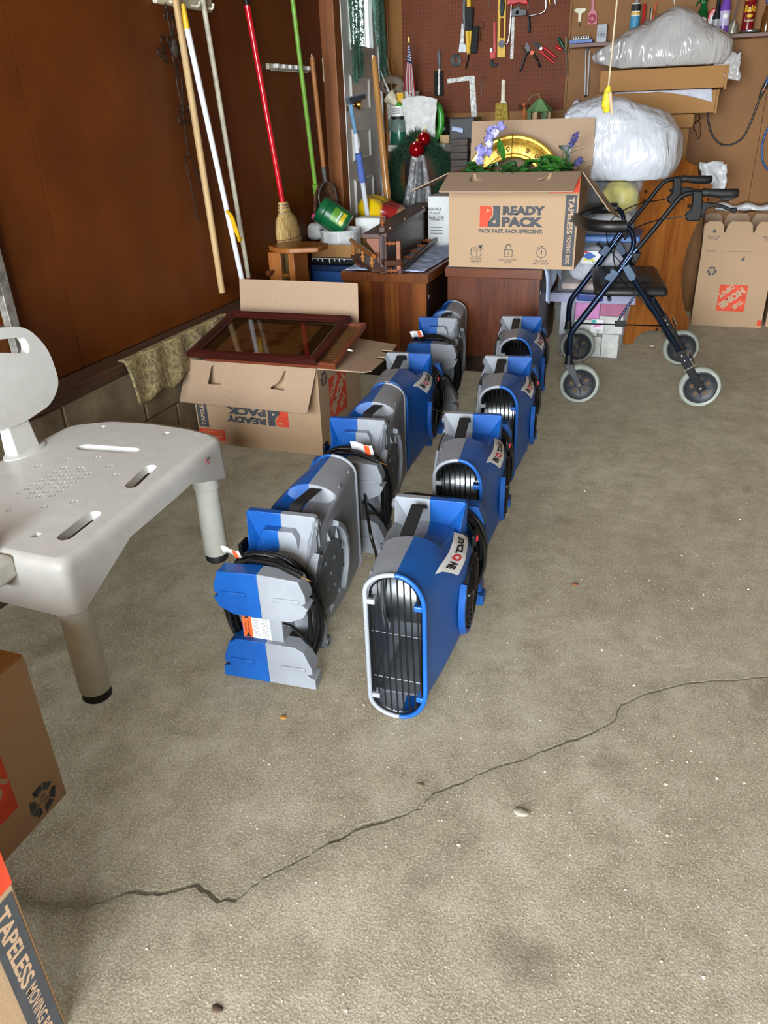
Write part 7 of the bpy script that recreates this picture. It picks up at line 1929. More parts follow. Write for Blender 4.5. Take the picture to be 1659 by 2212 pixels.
# wrought iron plant stake
o = thing('garden_stake', 'black wrought iron scroll garden stake hanging on the brown wall', 'garden stake', lx(430, 470, 0.02))
M_IRON = mat('black_iron', (34, 28, 24), 0.5, 0.4)
S_ = 7.373
def ir(pts, r=0.0028, k=5): 
    return build(MB().tube(smooth_path([lx(300 + x / S_, y / S_, 0.025) for x, y in pts], k), r, 6), 'scroll', M_IRON, o, smooth=60)
ir([(420, 40), (425, 120), (450, 190), (460, 300), (490, 430), (520, 560), (540, 620)])
ir([(480, 180), (540, 200), (555, 260), (530, 300), (510, 280)]); ir([(440, 180), (400, 210), (405, 270), (430, 300), (440, 280)])
ir([(470, 200), (520, 300), (545, 420), (540, 560), (510, 680), (520, 800), (560, 1000), (610, 1120), (670, 1250), (690, 1400), (690, 1600), (700, 1700), (715, 1900)])
ir([(560, 620), (620, 720), (650, 820), (630, 960), (600, 1100), (595, 1250), (620, 1400), (660, 1580), (700, 1720)])
ir([(500, 620), (460, 590), (470, 680), (500, 740), (450, 720), (400, 740), (380, 800), (400, 850), (450, 830)])
ir([(390, 740), (350, 660), (350, 590), (380, 560), (405, 590), (395, 625)]); ir([(350, 770), (305, 790), (310, 870), (350, 910), (380, 880), (360, 850)]); ir([(380, 780), (370, 900), (400, 980), (435, 990), (440, 930), (420, 925)])
ir([(690, 1790), (640, 1760), (625, 1710), (640, 1690)]); ir([(720, 1740), (760, 1790), (790, 1740), (780, 1670), (755, 1660)])
ir([(715, 1900), (680, 1985), (640, 1950), (635, 1860), (660, 1820), (670, 1860)]); ir([(720, 1900), (780, 1960), (830, 1900), (825, 1830), (790, 1810)])
build(MB().ball(lx(378, 104, 0.028), 0.026, 12, 8, (0.3, 0.7, 1.25)), 'ivy_knot', mat('iron_knot', (52, 42, 34), 0.7, bump=0.6, bs=60), o)
for pts in ([(397, 262), (402, 300), (407, 338)], [(410, 338), (397, 338), (405, 370), (416, 420), (428, 474)], [(412, 338), (425, 372), (445, 430), (451, 470)]):
    build(MB().tube([lx(x, y, 0.025) for x, y in pts], 0.0026, 6), 'prong', M_IRON, o, smooth=60)
# carpet strip hung over the sill
def rug(u, v):
    a, b = atX(268, 790, CURB + 0.01), atX(486, 672, CURB + 0.01)
    y = a.y + (b.y - a.y) * u
    L = 0.155 - 0.035 * u + 0.012 * sin(u * 25)
    s_ = v * (0.02 + L)
    if s_ < 0.02: return V((CURB - 0.012 + s_, y, ZS1 + 0.004))
    d = s_ - 0.02
    return V((CURB + 0.012 + 0.03 * d / L + 0.006 * sin(u * 30 + v * 3), y, ZS1 + 0.003 - d))
g = MB().grid(rug, 60, 16)
rug_ = build(g, 'carpet_strip', mat('matted_carpet', (150, 134, 96), 0.95, var=0.25, vs=60, bump=1.0, bs=160, bd=0.008), smooth=80, label='matted beige carpet strip draped over the sill board', cat='carpet', solid=0.006)
g = MB().tube([rug(k / 40, 0.14) + V((0.003, 0, 0.004)) for k in range(41)], 0.0035, 6)
build(g, 'binding', mat('carpet_binding', (176, 152, 104), 0.9), rug_)
# aluminium storm window leaning at the left edge
ye = atX(42, 690, XL + 0.035).y
o = thing('storm_window', 'weathered aluminium framed panel leaning on the brown wall behind the bench', 'window panel', (XL + 0.02, ye - 0.3, ZS1))
for (y0, y1, z0, z1) in ((ye - 0.035, ye, ZS1 + 0.002, 1.15), (ye - 0.62, ye - 0.585, ZS1 + 0.002, 1.15), (ye - 0.584, ye - 0.036, ZS1 + 0.002, ZS1 + 0.04), (ye - 0.584, ye - 0.036, 0.76, 0.80)):
    build(MB().box(XL + 0.004, XL + 0.032, y0, y1, z0, z1), 'frame_bar', mat('weathered_aluminium', (142, 138, 130), 0.5, 0.5, var=0.2, vs=30), o, smooth=0, bevel=0.002)
build(MB().box(XL + 0.006, XL + 0.018, ye - 0.583, ye - 0.037, 0.802, 1.15), 'panel', mat('grey_weathered_panel', (150, 152, 150), 0.6, var=0.2, vs=25), o, smooth=0)

# ================================================================== CORNER: STOOL, TOTE, TRAYS
M_STOOL = wood('honey_pine', (132, 74, 28), (170, 104, 46), 'Z', 40, 0.05, 0.35)
YS = 3.30
def ys(px, py, d=0.0): return atY(px, py, YS + d)
o = thing('wooden_stool', 'small honey coloured wooden stool in front of the corn broom', 'stool', (ys(632, 640).x, YS, 0))
tp = [(577, 541), (590, 536), (640, 534), (686, 538), (688, 545), (662, 550), (640, 556), (618, 555), (596, 551), (580, 549)]
zt_ = ys(632, 545).z
q = [V((ys(577, 545).x, YS + 0.10, zt_)), V((ys(577, 545).x + 0.0, YS + 0.02, zt_)), V((ys(600, 545).x, YS - 0.03, zt_)), V((ys(620, 545).x, YS - 0.05, zt_)), V((ys(640, 545).x, YS - 0.045, zt_)), V((ys(660, 545).x, YS - 0.02, zt_)), V((ys(688, 545).x, YS + 0.0, zt_)), V((ys(688, 545).x, YS + 0.12, zt_)), V((ys(650, 545).x, YS + 0.17, zt_)), V((ys(600, 545).x, YS + 0.16, zt_))]
build(MB().prism(q, (0, 0, 0.024)), 'stool_top', M_STOOL, o, smooth=30, bevel=0.006, seg=3)
lL, lR = ys(600, 600).x, ys(636, 600).x
build(MB().box(lL - 0.034, lL + 0.030, YS - 0.012, YS + 0.006, 0.0, zt_ - 0.001), 'leg', M_STOOL, o, smooth=0, bevel=0.003)
build(MB().box(lR - 0.014, lR + 0.014, YS - 0.02, YS + 0.13, 0.0, zt_ - 0.001), 'leg', M_STOOL, o, smooth=0, bevel=0.003)
zz = ys(620, 595).z
spindle(V((lL + 0.028, YS + 0.0, zz)), V((lR - 0.014, YS + 0.0, zz)), 0.011, 'spindle', o, M_STOOL)
build(MB().tube([V((lL - 0.012, YS - 0.012, zz + 0.02)), V((lL - 0.02, YS - 0.04, zz + 0.018)), V((lL - 0.022, YS - 0.052, zz + 0.016))], [0.008, 0.010, 0.013], 12), 'knob', mat('dark_knob', (92, 50, 26), 0.4), o)
# clear bag on a low carton
build(MB().box(-1.755, -1.53, 3.46, 3.70, 0.001, 0.315), 'low_carton', mat('grey_board', (112, 110, 106), 0.8), smooth=0, bevel=0.003, label='low grey carton behind the open box flap', cat='box')
lump((-1.63, 3.55, 0.338), (0.075, 0.07, 0.022), 'clear_bag', clear('clear_film', (226, 226, 226), 0.35), 'crumpled clear plastic bag on the low grey carton', 'bag', 5, 0.5, 16)
# blue tote, paint tray, cardboard tray and tubs
M_BTOTE = mat('blue_tote_plastic', (42, 84, 150), 0.4)
bx0, bx1, by0, by1 = -1.772, -1.518, 3.77, 4.26
o = thing('storage_tote', 'blue plastic tote with darker lid in the corner beside the cherry cabinet', 'tote', (-1.64, by0, 0))
g = MB(); g2 = tote_walls(bx0, bx1, by0, by1, 0.001, 0.475, 0.025); g.add(g2.v, g2.f)
build(g, 'tote_body', M_BTOTE, o, smooth=0, solid=0.003)
build(MB().box(bx0 - 0.004, bx1 + 0.004, by0 - 0.012, by1 + 0.004, 0.476, 0.505), 'lid', mat('navy_tote_lid', (24, 44, 84), 0.4), o, smooth=0, bevel=0.006)
build(MB().box(bx1 - 0.115, bx1 - 0.02, by0 - 0.020, by0 + 0.008, 0.430, 0.474), 'handle', M_BTOTE, o, smooth=0, bevel=0.005)
zl = atY(742, 632, by0).z
decal([(0, 0), (0.07, 0), (0.07, 0.022), (0, 0.022)], M_WHITE, o, frame_m(atY(718, 636, by0 - 0.0) + V((0, 0.012, 0)), (1, 0, 0), (0, -0.05, 1)), 0.012)
decal([(0.012, 0.004), (0.07, 0.004), (0.07, 0.018), (0.012, 0.018)], M_REDINK, o, frame_m(atY(718, 636, by0 - 0.0) + V((0, 0.012, 0)), (1, 0, 0), (0, -0.05, 1)), 0.0126)
o = thing('paint_tray', 'black paint spattered tray between the blue tote and the cardboard tray', 'tray', (-1.64, 3.80, 0.506))
build(MB().box(-1.772, -1.53, 3.785, 4.15, 0.507, 0.536), 'tray', M_BLACK, o, smooth=0, bevel=0.004)
random.seed(4)
for k in range(7):
    x = -1.765 + 0.03 * k + random.uniform(-.006, .006); l_ = random.uniform(0.008, 0.026)
    build(MB().tube([V((x, 3.7835, 0.535)), V((x + 0.002, 3.7832, 0.535 - l_))], [0.004, 0.003], 6), 'paint_drip', M_WHITE, o, smooth=60)
build(MB().tube([V((-1.77, 3.7835, 0.536)), V((-1.54, 3.7835, 0.536))], 0.0025, 6), 'paint_edge', M_WHITE, o)
o = thing('cardboard_tray', 'shallow cardboard tray holding the white tub on the blue tote', 'box', (-1.64, 3.82, 0.537))
build(walls(0.27, 0.36, 0.062).xf(Matrix.Translation((-1.778, 3.81, 0.538))), 'tray', M_CARDTAN, o, smooth=0)
c = atY(735, 505, 3.98); c = V((c.x, 3.98, 0.5435))
o = thing('white_tub', 'round white plastic tub in the shallow cardboard tray', 'tub', c)
build(MB().lathe([(0.092, 0), (0.100, 0.02), (0.106, 0.10), (0.109, 0.105), (0.109, 0.112), (0.103, 0.112), (0.097, 0.02), (0, 0.015)], c, (0, 0, 1), 36), 'tub', mat('white_tub_plastic', (222, 222, 220), 0.35), o, smooth=40)
for k in range(8):
    a = 2 * pi * k / 8 + 0.3
    build(MB().box(-0.003, 0.003, -0.0015, 0.0015, 0.01, 0.10).xf(Matrix.Translation(c) @ Matrix.Rotation(a, 4, 'Z') @ Matrix.Translation((0, -0.1045, 0))), 'rib', MATS['white_tub_plastic'], o, smooth=0)
cl = atY(681, 498, 4.02)
build(MB().box(cl.x - 0.035, cl.x + 0.05, 3.97, 4.07, cl.z - 0.045, cl.z + 0.042), 'foam_block', mat('white_foam', (218, 218, 216), 0.6), smooth=30, bevel=0.03, seg=4, label='rounded white foam block left of the round tub', cat='foam')
ct = atY(800, 490, 4.20)
build(MB().box(ct.x - 0.07, ct.x + 0.075, 4.15, 4.25, ct.z - 0.055, ct.z + 0.052), 'white_carton', M_WHITE, smooth=0, bevel=0.006, label='white carton behind the round tub', cat='box')
# green coffee can lying tilted in the tub
M_GREENC = mat('green_coffee_plastic', (16, 92, 50), 0.35)
cc0 = atY(700, 492, 3.97); cc1 = atY(738, 456, 3.99)
o = thing('coffee_canister', 'dark green plastic coffee canister lying tilted in the white tub', 'canister', cc0)
dax = (cc1 - cc0).normalized()
ax = (V((0.62, 0.12, -0.42))).normalized(); cen_ = atY(721, 470, 3.99)
build(MB().lathe([(0.0, -0.085), (0.066, -0.085), (0.070, -0.078), (0.070, -0.05), (0.066, -0.046), (0.070, -0.042), (0.070, 0.07), (0.064, 0.082), (0, 0.082)], cen_, ax, 32), 'body', M_GREENC, o, smooth=35)
vside = V((0.35, -0.85, 0.45)).normalized(); vside = (vside - ax * vside.dot(ax)).normalized(); vt = ax.cross(vside)
def onc(a, h, r=0.0708): return cen_ + ax * h + (vside * cos(a) + vt * sin(a)) * r
g = MB().grid(lambda u, v: onc(-0.55 + 1.1 * u, -0.01 + 0.075 * v), 10, 4); lb2 = build(g, 'label', mat('leafy_label', (96, 150, 50), 0.4), o, smooth=60)
g = MB().grid(lambda u, v: onc(-0.45 + 0.9 * u, 0.042 + 0.018 * v, 0.0714), 8, 3); build(g, 'label_band', M_YELLOW, lb2, smooth=60)
gt = glyphs('Folgers', 0.016, 0.058, 0.03, 0.2)
gt.v = [onc(-p.x / 0.0708, 0.030 - p.y, 0.0722) for p in gt.v]; build(gt, 'lettering', M_WHITE, lb2, smooth=0)
build(MB().tube([onc(0.9, 0.05, 0.071), onc(0.85, -0.03, 0.071), onc(1.1, -0.04, 0.071), onc(1.25, -0.02, 0.071), onc(1.3, 0.05, 0.071)], 0.003, 6), 'grip_ridge', M_GREENC, o, smooth=60)
g = MB().tube([atY(656, 452, 4.06), atY(668, 462, 4.06), atY(676, 476, 4.06)], [0.008, 0.014, 0.02], 10)
o = thing('black_fitting', 'black hose fitting with pink cap beside the coffee canister', 'fitting', atY(668, 478, 4.06))
build(g, 'body', M_BLACK, o, smooth=60); build(MB().ball(atY(679, 468, 4.03), 0.018, 12, 8, (1, 0.6, 1)), 'cap', mat('pink_cap', (206, 84, 120), 0.4), o)
# carton with potting soil
o = thing('open_carton', 'tall open brown carton holding the potting soil bag beside the door', 'box', (-1.60, 4.30, 0))
cx0, cx1, cy0, cy1 = -1.72, -1.50, 4.30, 4.46
build(walls(cx1 - cx0, cy1 - cy0, 0.56).xf(Matrix.Translation((cx0, cy0, 0.0))), 'box_body', M_CARDTAN, o, smooth=0)
e0, e1 = atY(752, 486, 4.32), atY(822, 412, 4.74)
fixn(build(MB().hexa([V((e0.x, e0.y, 0.55)), V((e0.x + 0.005, e0.y, 0.55)), V((e1.x + 0.005, e1.y, 0.55)), V((e1.x, e1.y, 0.55)), e0, e0 + V((0.005, 0, 0)), e1 + V((0.005, 0, 0)), e1]), 'flap', M_CARDTAN, o, smooth=0))
o = thing('potting_soil_bag', 'yellow potting mix bag with green and red panels in the tall open carton', 'bag', (-1.50, 4.40, 0.56))
c = atY(826, 456, 4.42)
def soil(u, v):
    th, ph = 2 * pi * u, pi * (v - 0.5)
    q = V((0.150 * cos(th) * abs(cos(ph)) ** 0.4, 0.12 * sin(th) * abs(cos(ph)) ** 0.4, 0.062 * sin(ph)))
    q += crumple(q, 9, 0.012, 12)
    return c + Matrix.Rotation(RAD(18), 3, 'Y') @ q
t = NT('potting_bag_print')
sp_ = t.n('ShaderNodeSeparateXYZ'); t.l(t.coord(), sp_.inputs[0])
f = t.math('ADD', sp_.outputs[0], t.math('MULTIPLY', t.noise(8, 2), 0.06))
col = t.ramp(t.math('MULTIPLY_ADD', f, 3.0, 0.60), [(0.30, lin((232, 196, 20))), (0.45, lin((230, 190, 24))), (0.50, lin((150, 30, 34))), (0.68, lin((172, 44, 40))), (0.74, lin((206, 176, 120))), (0.9, lin((236, 200, 40)))])
t.done(col, 0.3)
sb = build(MB().grid(soil, 40, 22, wrapu=True), 'bag', t.m, o, smooth=80)
MS_ = frame_m(atY(812, 465, 4.36), (1, 0, -0.34), (0.3, 0, 1))
lettering('Potting', M_INK, o, MS_, 0.0, 0.0, 0.022, 0.075, 0.01, lift=0.0)
build(MB().lathe([(0.020, 0), (0.020, 0.002), (0, 0.002)], atY(795, 455, 4.37), (0, -1, 0.1), 20), 'emblem', M_INK, o)
build(MB().grid(lambda u, v: atY(824 + 22 * u, 432 + 8 * v + 10 * u * u, 4.50), 8, 3), 'green_corner', mat('green_print', (30, 120, 50), 0.4), o, smooth=60, solid=0.004)

# ================================================================== CORNER SHELF TABLE, WREATH AND WATERING CAN
YW = 4.92
def yw(px, py, d=0.0): return atY(px, py, YW + d)
zt_ = yw(905, 312).z
o = thing('side_table', 'white topped table in the corner carrying the watering can', 'table', (yw(905, 320).x, YW, 0))
build(MB().box(yw(838, 318).x, yw(972, 318).x, YW, YB - 0.03, zt_ - 0.034, zt_), 'table_top', mat('chipped_white_top', (214, 212, 206), 0.5, var=0.12, vs=20), o, smooth=0, bevel=0.003)
for x in (yw(846, 318).x, yw(964, 318).x):
    for y in (YW + 0.02, YB - 0.07):
        build(MB().box(x - 0.02, x + 0.02, y, y + 0.035, 0.0, zt_ - 0.035), 'leg', M_DARKW, o, smooth=0)
build(MB().box(yw(840, 318).x, yw(970, 318).x, YB - 0.06, YB - 0.045, 0.05, zt_ - 0.036), 'back_panel', wood('table_back', (90, 54, 30), (116, 74, 44), 'Z', 20, 0.1), o, smooth=0)
ZW = zt_ + 0.001
# white pail with sticks
c = V((yw(850, 250).x - 0.015, 5.15, ZW)); hp_ = atY(852, 201, 5.15).z - ZW
o = thing('white_pail', 'scuffed white pail full of sticks behind the green jar', 'pail', c)
build(MB().lathe([(0.088, 0), (0.104, hp_), (0.108, hp_ + 0.004), (0.104, hp_ - 0.004), (0.086, 0.01), (0, 0.01)], c, (0, 0, 1), 30), 'pail', M_CHALK, o, smooth=40)
zf = ZW + 0.012
for (tx, ty, bx_, w_, m_, lab) in ((824, 106, -0.05, 0.013, M_CHALK, 'pale paint stick standing leftmost in the white pail'), (834, 116, -0.01, 0.011, M_POLE, 'wide wooden stick leaning in the white pail'), (846, 130, 0.03, 0.011, M_RAKE, 'short brown stick leaning at the back of the white pail'),
                                 (821, 124, -0.02, 0.006, M_STEELP, 'thin metal rod standing in the white pail')):
    tpt = atY(tx, ty, 5.14)
    build(MB().tube([V((c.x + bx_, 5.12, zf + 0.006)), tpt], w_, 4, flat=0.4), 'stick', m_, smooth=0, label=lab, cat='stick', group='sticks in the white pail')
tpt = atY(822, 154, 5.0); bpt = atY(840, 198, 5.03)
o = thing('paint_brush', 'slim white handled brush leaning at the front of the pail', 'brush', bpt)
build(MB().tube([tpt, bpt], [0.003, 0.007], 8), 'handle', M_WHITE, o, smooth=60); build(MB().tube([bpt, bpt + (bpt - tpt) * 0.35], [0.008, 0.008], 8), 'ferrule', M_CHROME, o, smooth=60)
o = thing('work_glove', 'stiff grey work glove stuffed in the top of the pail', 'glove', atY(845, 190, 5.08))
g = MB().tube([atY(845, 186, 5.06) + V((0.062 * cos(a), 0.01 * sin(2 * a), 0.036 * sin(a))) for a in [2 * pi * k / 20 for k in range(20)]], 0.021, 8, closed=True, flat=0.6)
build(g, 'cuff', mat('grey_suede', (120, 106, 92), 0.9), o, smooth=60)
build(MB().tube([atY(858, 190, 5.06), atY(868, 197, 5.05), atY(870, 203, 5.05)], [0.02, 0.018, 0.010], 8), 'finger', MATS['grey_suede'], o, smooth=60)
# green jar with a white lid
c = V((yw(856, 300).x, 4.985, ZW)); hj = atY(856, 256, 4.985).z - ZW
o = thing('green_jar', 'green tinted plastic jar with printed white lid at the left end of the table', 'jar', c)
build(MB().lathe([(0.056, 0), (0.060, 0.01), (0.053, hj * 0.55), (0.055, hj * 0.92), (0.050, hj)], c, (0, 0, 1), 30), 'jar', mat('green_jar_plastic', (30, 92, 70), 0.25), o, smooth=50)
build(MB().lathe([(0.054, 0.0), (0.054, 0.016)], c + V((0, 0, hj - 0.004)), (0, 0, 1), 28), 'collar', M_BLACK, o)
build(MB().lathe([(0.053, 0.0), (0.053, 0.052), (0.048, 0.056), (0, 0.056)], c + V((0, 0, hj + 0.012)), (0, 0, 1), 28), 'lid', M_WHITE, o, smooth=40)
for k in range(3):
    z = c.z + hj + 0.028 + 0.011 * k
    g = MB().grid(lambda u, v: c + V((0.0534 * sin(-0.5 + 0.9 * u), -0.0534 * cos(-0.5 + 0.9 * u), z - c.z + 0.003 * v)), 6, 2)
    build(g, 'print_line', M_SLATE, o, smooth=0)
g = MB().grid(lambda u, v: c + V(((0.070 - 0.008 * v) * cos(2 * pi * u), (0.070 - 0.008 * v) * sin(2 * pi * u), hj * (0.48 + 0.5 * v))) + crumple(V((cos(6.28 * u), sin(6.28 * u), v)), 3, 0.010, 3), 30, 8, wrapu=True)
build(g, 'film', clear('film_over_jar', (186, 206, 196), 0.30), o, smooth=80)
# yellow box behind
build(MB().box(yw(845, 225).x + 0.01, yw(862, 225).x, 5.00, 5.03, ZW, ZW + 0.28), 'yellow_carton', M_YELLOW, smooth=0, label='narrow yellow carton between the pail and the watering can', cat='box')
# watering can
M_WCAN = mat('leaf_green_plastic', (62, 150, 52), 0.3)
c = V((yw(905, 300).x, 5.02, ZW)); hc = atY(905, 222, 5.02).z - ZW
o = thing('watering_can', 'leaf green watering can with cream rose, paper draped over it', 'watering can', c)
build(MB().lathe([(0.080, 0), (0.084, 0.012), (0.076, hc * 0.8), (0.070, hc * 0.92), (0.055, hc)], c, (0, 0, 1), 30), 'body', M_WCAN, o, smooth=50)
build(MB().tube(smooth_path([c + V((-0.07, -0.03, 0.09)), atY(880, 258, 4.98), atY(866, 232, 4.97), atY(858, 224, 4.97)], 4), [0.022 - 0.0007 * k for k in range(13)], 12), 'spout', M_WCAN, o, smooth=60)
sp0, sp1 = atY(857, 224, 4.97), atY(844, 211, 4.965)
build(MB().lathe([(0.014, 0), (0.018, 0.01), (0.042, (sp1 - sp0).length + 0.01), (0.040, (sp1 - sp0).length + 0.02), (0, (sp1 - sp0).length + 0.022)], sp0, sp1 - sp0, 24), 'rose', M_CREAMP, o, smooth=50)
build(MB().tube(smooth_path([atY(936, 222, 5.0), atY(948, 234, 5.0), atY(953, 256, 5.0), atY(950, 282, 5.0), atY(940, 298, 5.0), atY(930, 306, 5.0)], 5), 0.021, 12), 'handle', M_WCAN, o, smooth=60)
bl_ = MB(); leaf_shape(bl_, atY(922, 306, 4.93), (-1, 0.1, 0.1), (0, -1, 0.2), 0.15, 0.09); build(bl_, 'base_leaf', M_WCAN, o, smooth=80, solid=0.01)
def paper(u, v):
    x0, x1 = atY(866 + 10 * v, 215, 4.92), atY(945 - 14 * v, 210, 4.92)
    y_ = 207 + 90 * v + 8 * (2 * u - 1) ** 2 * (1 - v)
    p = atY(866 + 12 * v + (78 - 16 * v) * u, y_, 4.915)
    return p + V((0, 0.008 * sin(u * 9 + v * 4), 0)) + crumple(V((u, v, 3)), 5, 0.006, 2)
g = MB().grid(paper, 22, 24)
build(g, 'paper_sheet', mat('crumpled_white_paper', (222, 222, 218), 0.85, bump=0.6, bs=22, bd=0.012), smooth=80, label='crumpled white paper draped over the watering can', cat='paper', solid=0.002)
# dark globe, black box, weathered boards
c = V((atY(957, 275, 5.14).x, 5.14, ZW + 0.075))
o = thing('dark_jug', 'round dark jug with worn label behind the watering can handle', 'jug', V((c.x, c.y, ZW)))
build(MB().ball(c, 0.075, 22, 14, (0.95, 0.8, 1)), 'jug', mat('dark_bottle', (34, 26, 22), 0.2), o)
build(MB().box(atY(968, 275, 5.0).x, atY(968, 275, 5.0).x + 0.02, 5.0, 5.04, ZW, ZW + 0.02), 'handle', M_BLACK, o)
build(MB().box(atY(952, 302, 4.97).x, atY(974, 302, 4.97).x, 4.95, 5.0, ZW, ZW + 0.045), 'wood_block', M_POLE, smooth=0, bevel=0.002, label='small pale wood block at the right end of the table', cat='block')
# workbench behind the moving box
o = thing('workbench', 'dark workbench along the back wall behind the moving box', 'workbench', (-0.9, 5.0, 0))
ZBN = 1.02
build(MB().box(-1.335, -0.44, 4.80, YB - 0.012, ZBN - 0.04, ZBN), 'bench_top', M_DARKW, o, smooth=0)
for x in (-1.31, -0.50):
    for y in (4.84, 5.2): build(MB().box(x, x + 0.05, y, y + 0.05, 0, ZBN - 0.041), 'leg', M_DARKW, o, smooth=0)
M_GREYW = wood('weathered_grey_board', (62, 54, 50), (100, 90, 84), 'X', 60, 0.06, 0.7)
for k in range(5):
    z0 = 0.80 + 0.036 * k
for k in range(6):
    x0, x1 = atY(973 + (k % 2), 310 + 12 * k, 4.74).x, atY(1010, 310, 4.74).x
    zc_ = atY(985, 300 + 15 * k, 4.74).z
    build(MB().box(x0, x1, 4.735, 4.79, zc_ - 0.036, zc_ - 0.001), 'weathered_board', M_GREYW, smooth=0, bevel=0.003, label=('topmost', 'second', 'third', 'fourth', 'fifth', 'lowest')[k] + ' weathered grey board in the stack beside the moving box', cat='board', group='weathered boards')
zlow = atY(985, 375, 4.74).z - 0.036
build(MB().box(atY(975, 380, 4.74).x, atY(1010, 380, 4.74).x, 4.735, 4.79, 0.0, zlow - 0.001), 'board_post', M_GREYW, smooth=0, label='grey post holding up the stack of weathered boards', cat='post')
o = thing('black_case', 'black case with pale blue cloth on the workbench beside the table', 'case', (atY(1000, 275, 4.9).x, 4.9, ZBN))
build(MB().box(atY(970, 290, 4.86).x, atY(1024, 290, 4.86).x, 4.86, 5.05, ZBN + 0.001, atY(1000, 254, 4.86).z), 'case', mat('black_vinyl_case', (30, 30, 33), 0.4), o, smooth=0, bevel=0.006)
g = MB().grid(lambda u, v: atY(977 + 24 * u, 272 + 10 * v + 5 * u, 4.853) + V((0, -0.004 - 0.01 * v, 0)), 8, 4); build(g, 'cloth_patch', M_CLOTH, o, smooth=60, solid=0.002)
# wreath with red baubles and a film wrapped ornament
M_PINE = mat('pine_needles', (30, 62, 40), 0.7, var=0.3, vs=50)
random.seed(31)
YWR = 4.87
wpath = smooth_path([atY(x, y, YWR) for x, y in ((872, 322), (855, 345), (848, 372), (852, 400), (862, 425), (880, 446), (905, 455), (930, 448), (948, 425), (956, 395), (958, 365), (950, 340), (935, 322), (918, 308), (900, 302), (885, 310))], 5)
o = thing('pine_wreath', 'dark green artificial pine wreath hanging in front of the white table', 'wreath', atY(905, 455, YWR))
build(MB().tube(wpath, 0.012, 8, closed=True), 'wire_ring', mat('wreath_core', (28, 44, 30), 0.9), o, smooth=60)
g = MB(); NW = len(wpath)
for k in range(5200):
    i = random.randrange(NW); p = wpath[i].lerp(wpath[(i + 1) % NW], random.random())
    d = V((random.gauss(0, 1), random.gauss(0, 0.7), random.gauss(0, 1))).normalized(); L = random.uniform(0.035, 0.085)
    s_ = d.orthogonal().normalized() * 0.0026; q = p + d * 0.008
    g.add([q + s_, q - s_, q + d * L + V((0, 0, random.uniform(-.008, .008)))], [(0, 1, 2)])
build(g, 'needles', M_PINE, o, smooth=0, kind='stuff')
M_BAUB = mat('red_glass_bauble', (170, 14, 22), 0.06, 0.6, var=0.02)
for (px, py, r_, d_, lab) in ((900, 323, 0.047, -0.085, 'shiny red glass bauble on the front of the wreath'), (916, 300, 0.040, -0.02, 'darker red bauble half hidden at the wreath top')):
    c = atY(px, py, YWR + d_)
    ob = thing('bauble', lab, 'ornament', c - V((0, 0, r_)), group='red baubles')
    build(MB().ball(c, r_, 28, 18), 'globe', M_BAUB, ob, smooth=80)
    build(MB().lathe([(0.008, 0), (0.008, 0.010), (0, 0.011)], c + V((0, 0.01, r_ - 0.002)), (0, 0.1, 1), 12), 'cap', M_GOLD, ob)
    build(MB().tube([c + V((0, 0.01, r_ + 0.008)), c + V((0, 0.03, r_ + 0.03))], 0.001, 5), 'hanger', M_GOLD, ob)
def film(u, v):
    a = 2 * pi * u; r_ = 0.034 + 0.052 * v
    top_ = atY(902, 335, 4.78); bot_ = atY(905, 452, 4.77)
    p = top_.lerp(bot_, v)
    w_ = 1 + 0.22 * sin(a * 5 + 2 * v) + 0.10 * sin(a * 11 + v * 6)
    return p + V((r_ * cos(a) * w_, 0.6 * r_ * sin(a) * w_, 0))
g = MB().grid(film, 60, 20, wrapu=True)
t = NT('shiny_clear_film'); t.done(lin((150, 150, 152)), 0.12); t.b.inputs['Specular IOR Level'].default_value = 1.0
tr = t.n('ShaderNodeBsdfTransparent'); mx = t.n('ShaderNodeMixShader'); mx.inputs[0].default_value = 0.34
t.bump(t.noise(26, 4, 0.6, t.mapped((1, 1, 0.3))), 0.8, 0.02)
t.l(tr.outputs[0], mx.inputs[1]); t.l(t.b.outputs[0], mx.inputs[2]); t.l(mx.outputs[0], t.out.inputs[0])
fo = thing('wrapped_ornament', 'tall ornament wrapped in shiny clear film below the red bauble', 'ornament', V((film(0, 1).x - 0.1, 4.77, 0)))
build(g, 'film_wrap', t.m, fo, smooth=60)
fb0 = atY(903, 350, 4.78); fb1 = atY(905, 450, 4.77)
build(MB().tube([fb0, fb1, V((fb1.x, fb1.y, 0.0))], [0.022, 0.04, 0.05], 12), 'core', mat('dark_stand', (46, 44, 44), 0.5), fo, smooth=60)
# printed white carton
o = thing('white_gift_carton', 'white printed gift carton with black lettering behind the oak shelf', 'box', (atY(942, 500, 4.42).x, 4.42, 0))
x0, x1 = atY(908, 470, 4.42).x, atY(980, 470, 4.42).x; zt_ = atY(940, 424, 4.42).z
build(MB().box(x0 + 0.045, x1, 4.42, 4.62, 0.0, zt_), 'carton', M_WHITE, o, smooth=0, bevel=0.002)
MV = frame_m((x0, 4.42, 0), (1, 0, 0), (0, 0, 1))
zz = atY(945, 460, 4.42).z
lettering('HERITAGE\nVILLAGE\nCOLLECTION', M_INK, o, MV, 0.085, zz, 0.055, 0.105, 0.01, 0.1, 0, 0.001)
lettering('Village S', M_INK, o, MV, 0.095, atY(945, 469, 4.42).z - 0.012, 0.020, 0.085, 0.015, 0, 0, 0.001)
for k in range(3): decal([(0.06, zz - 0.075 - 0.016 * k), (0.13, zz - 0.075 - 0.016 * k), (0.13, zz - 0.078 - 0.016 * k), (0.06, zz - 0.078 - 0.016 * k)], M_SLATE, o, MV, 0.001)
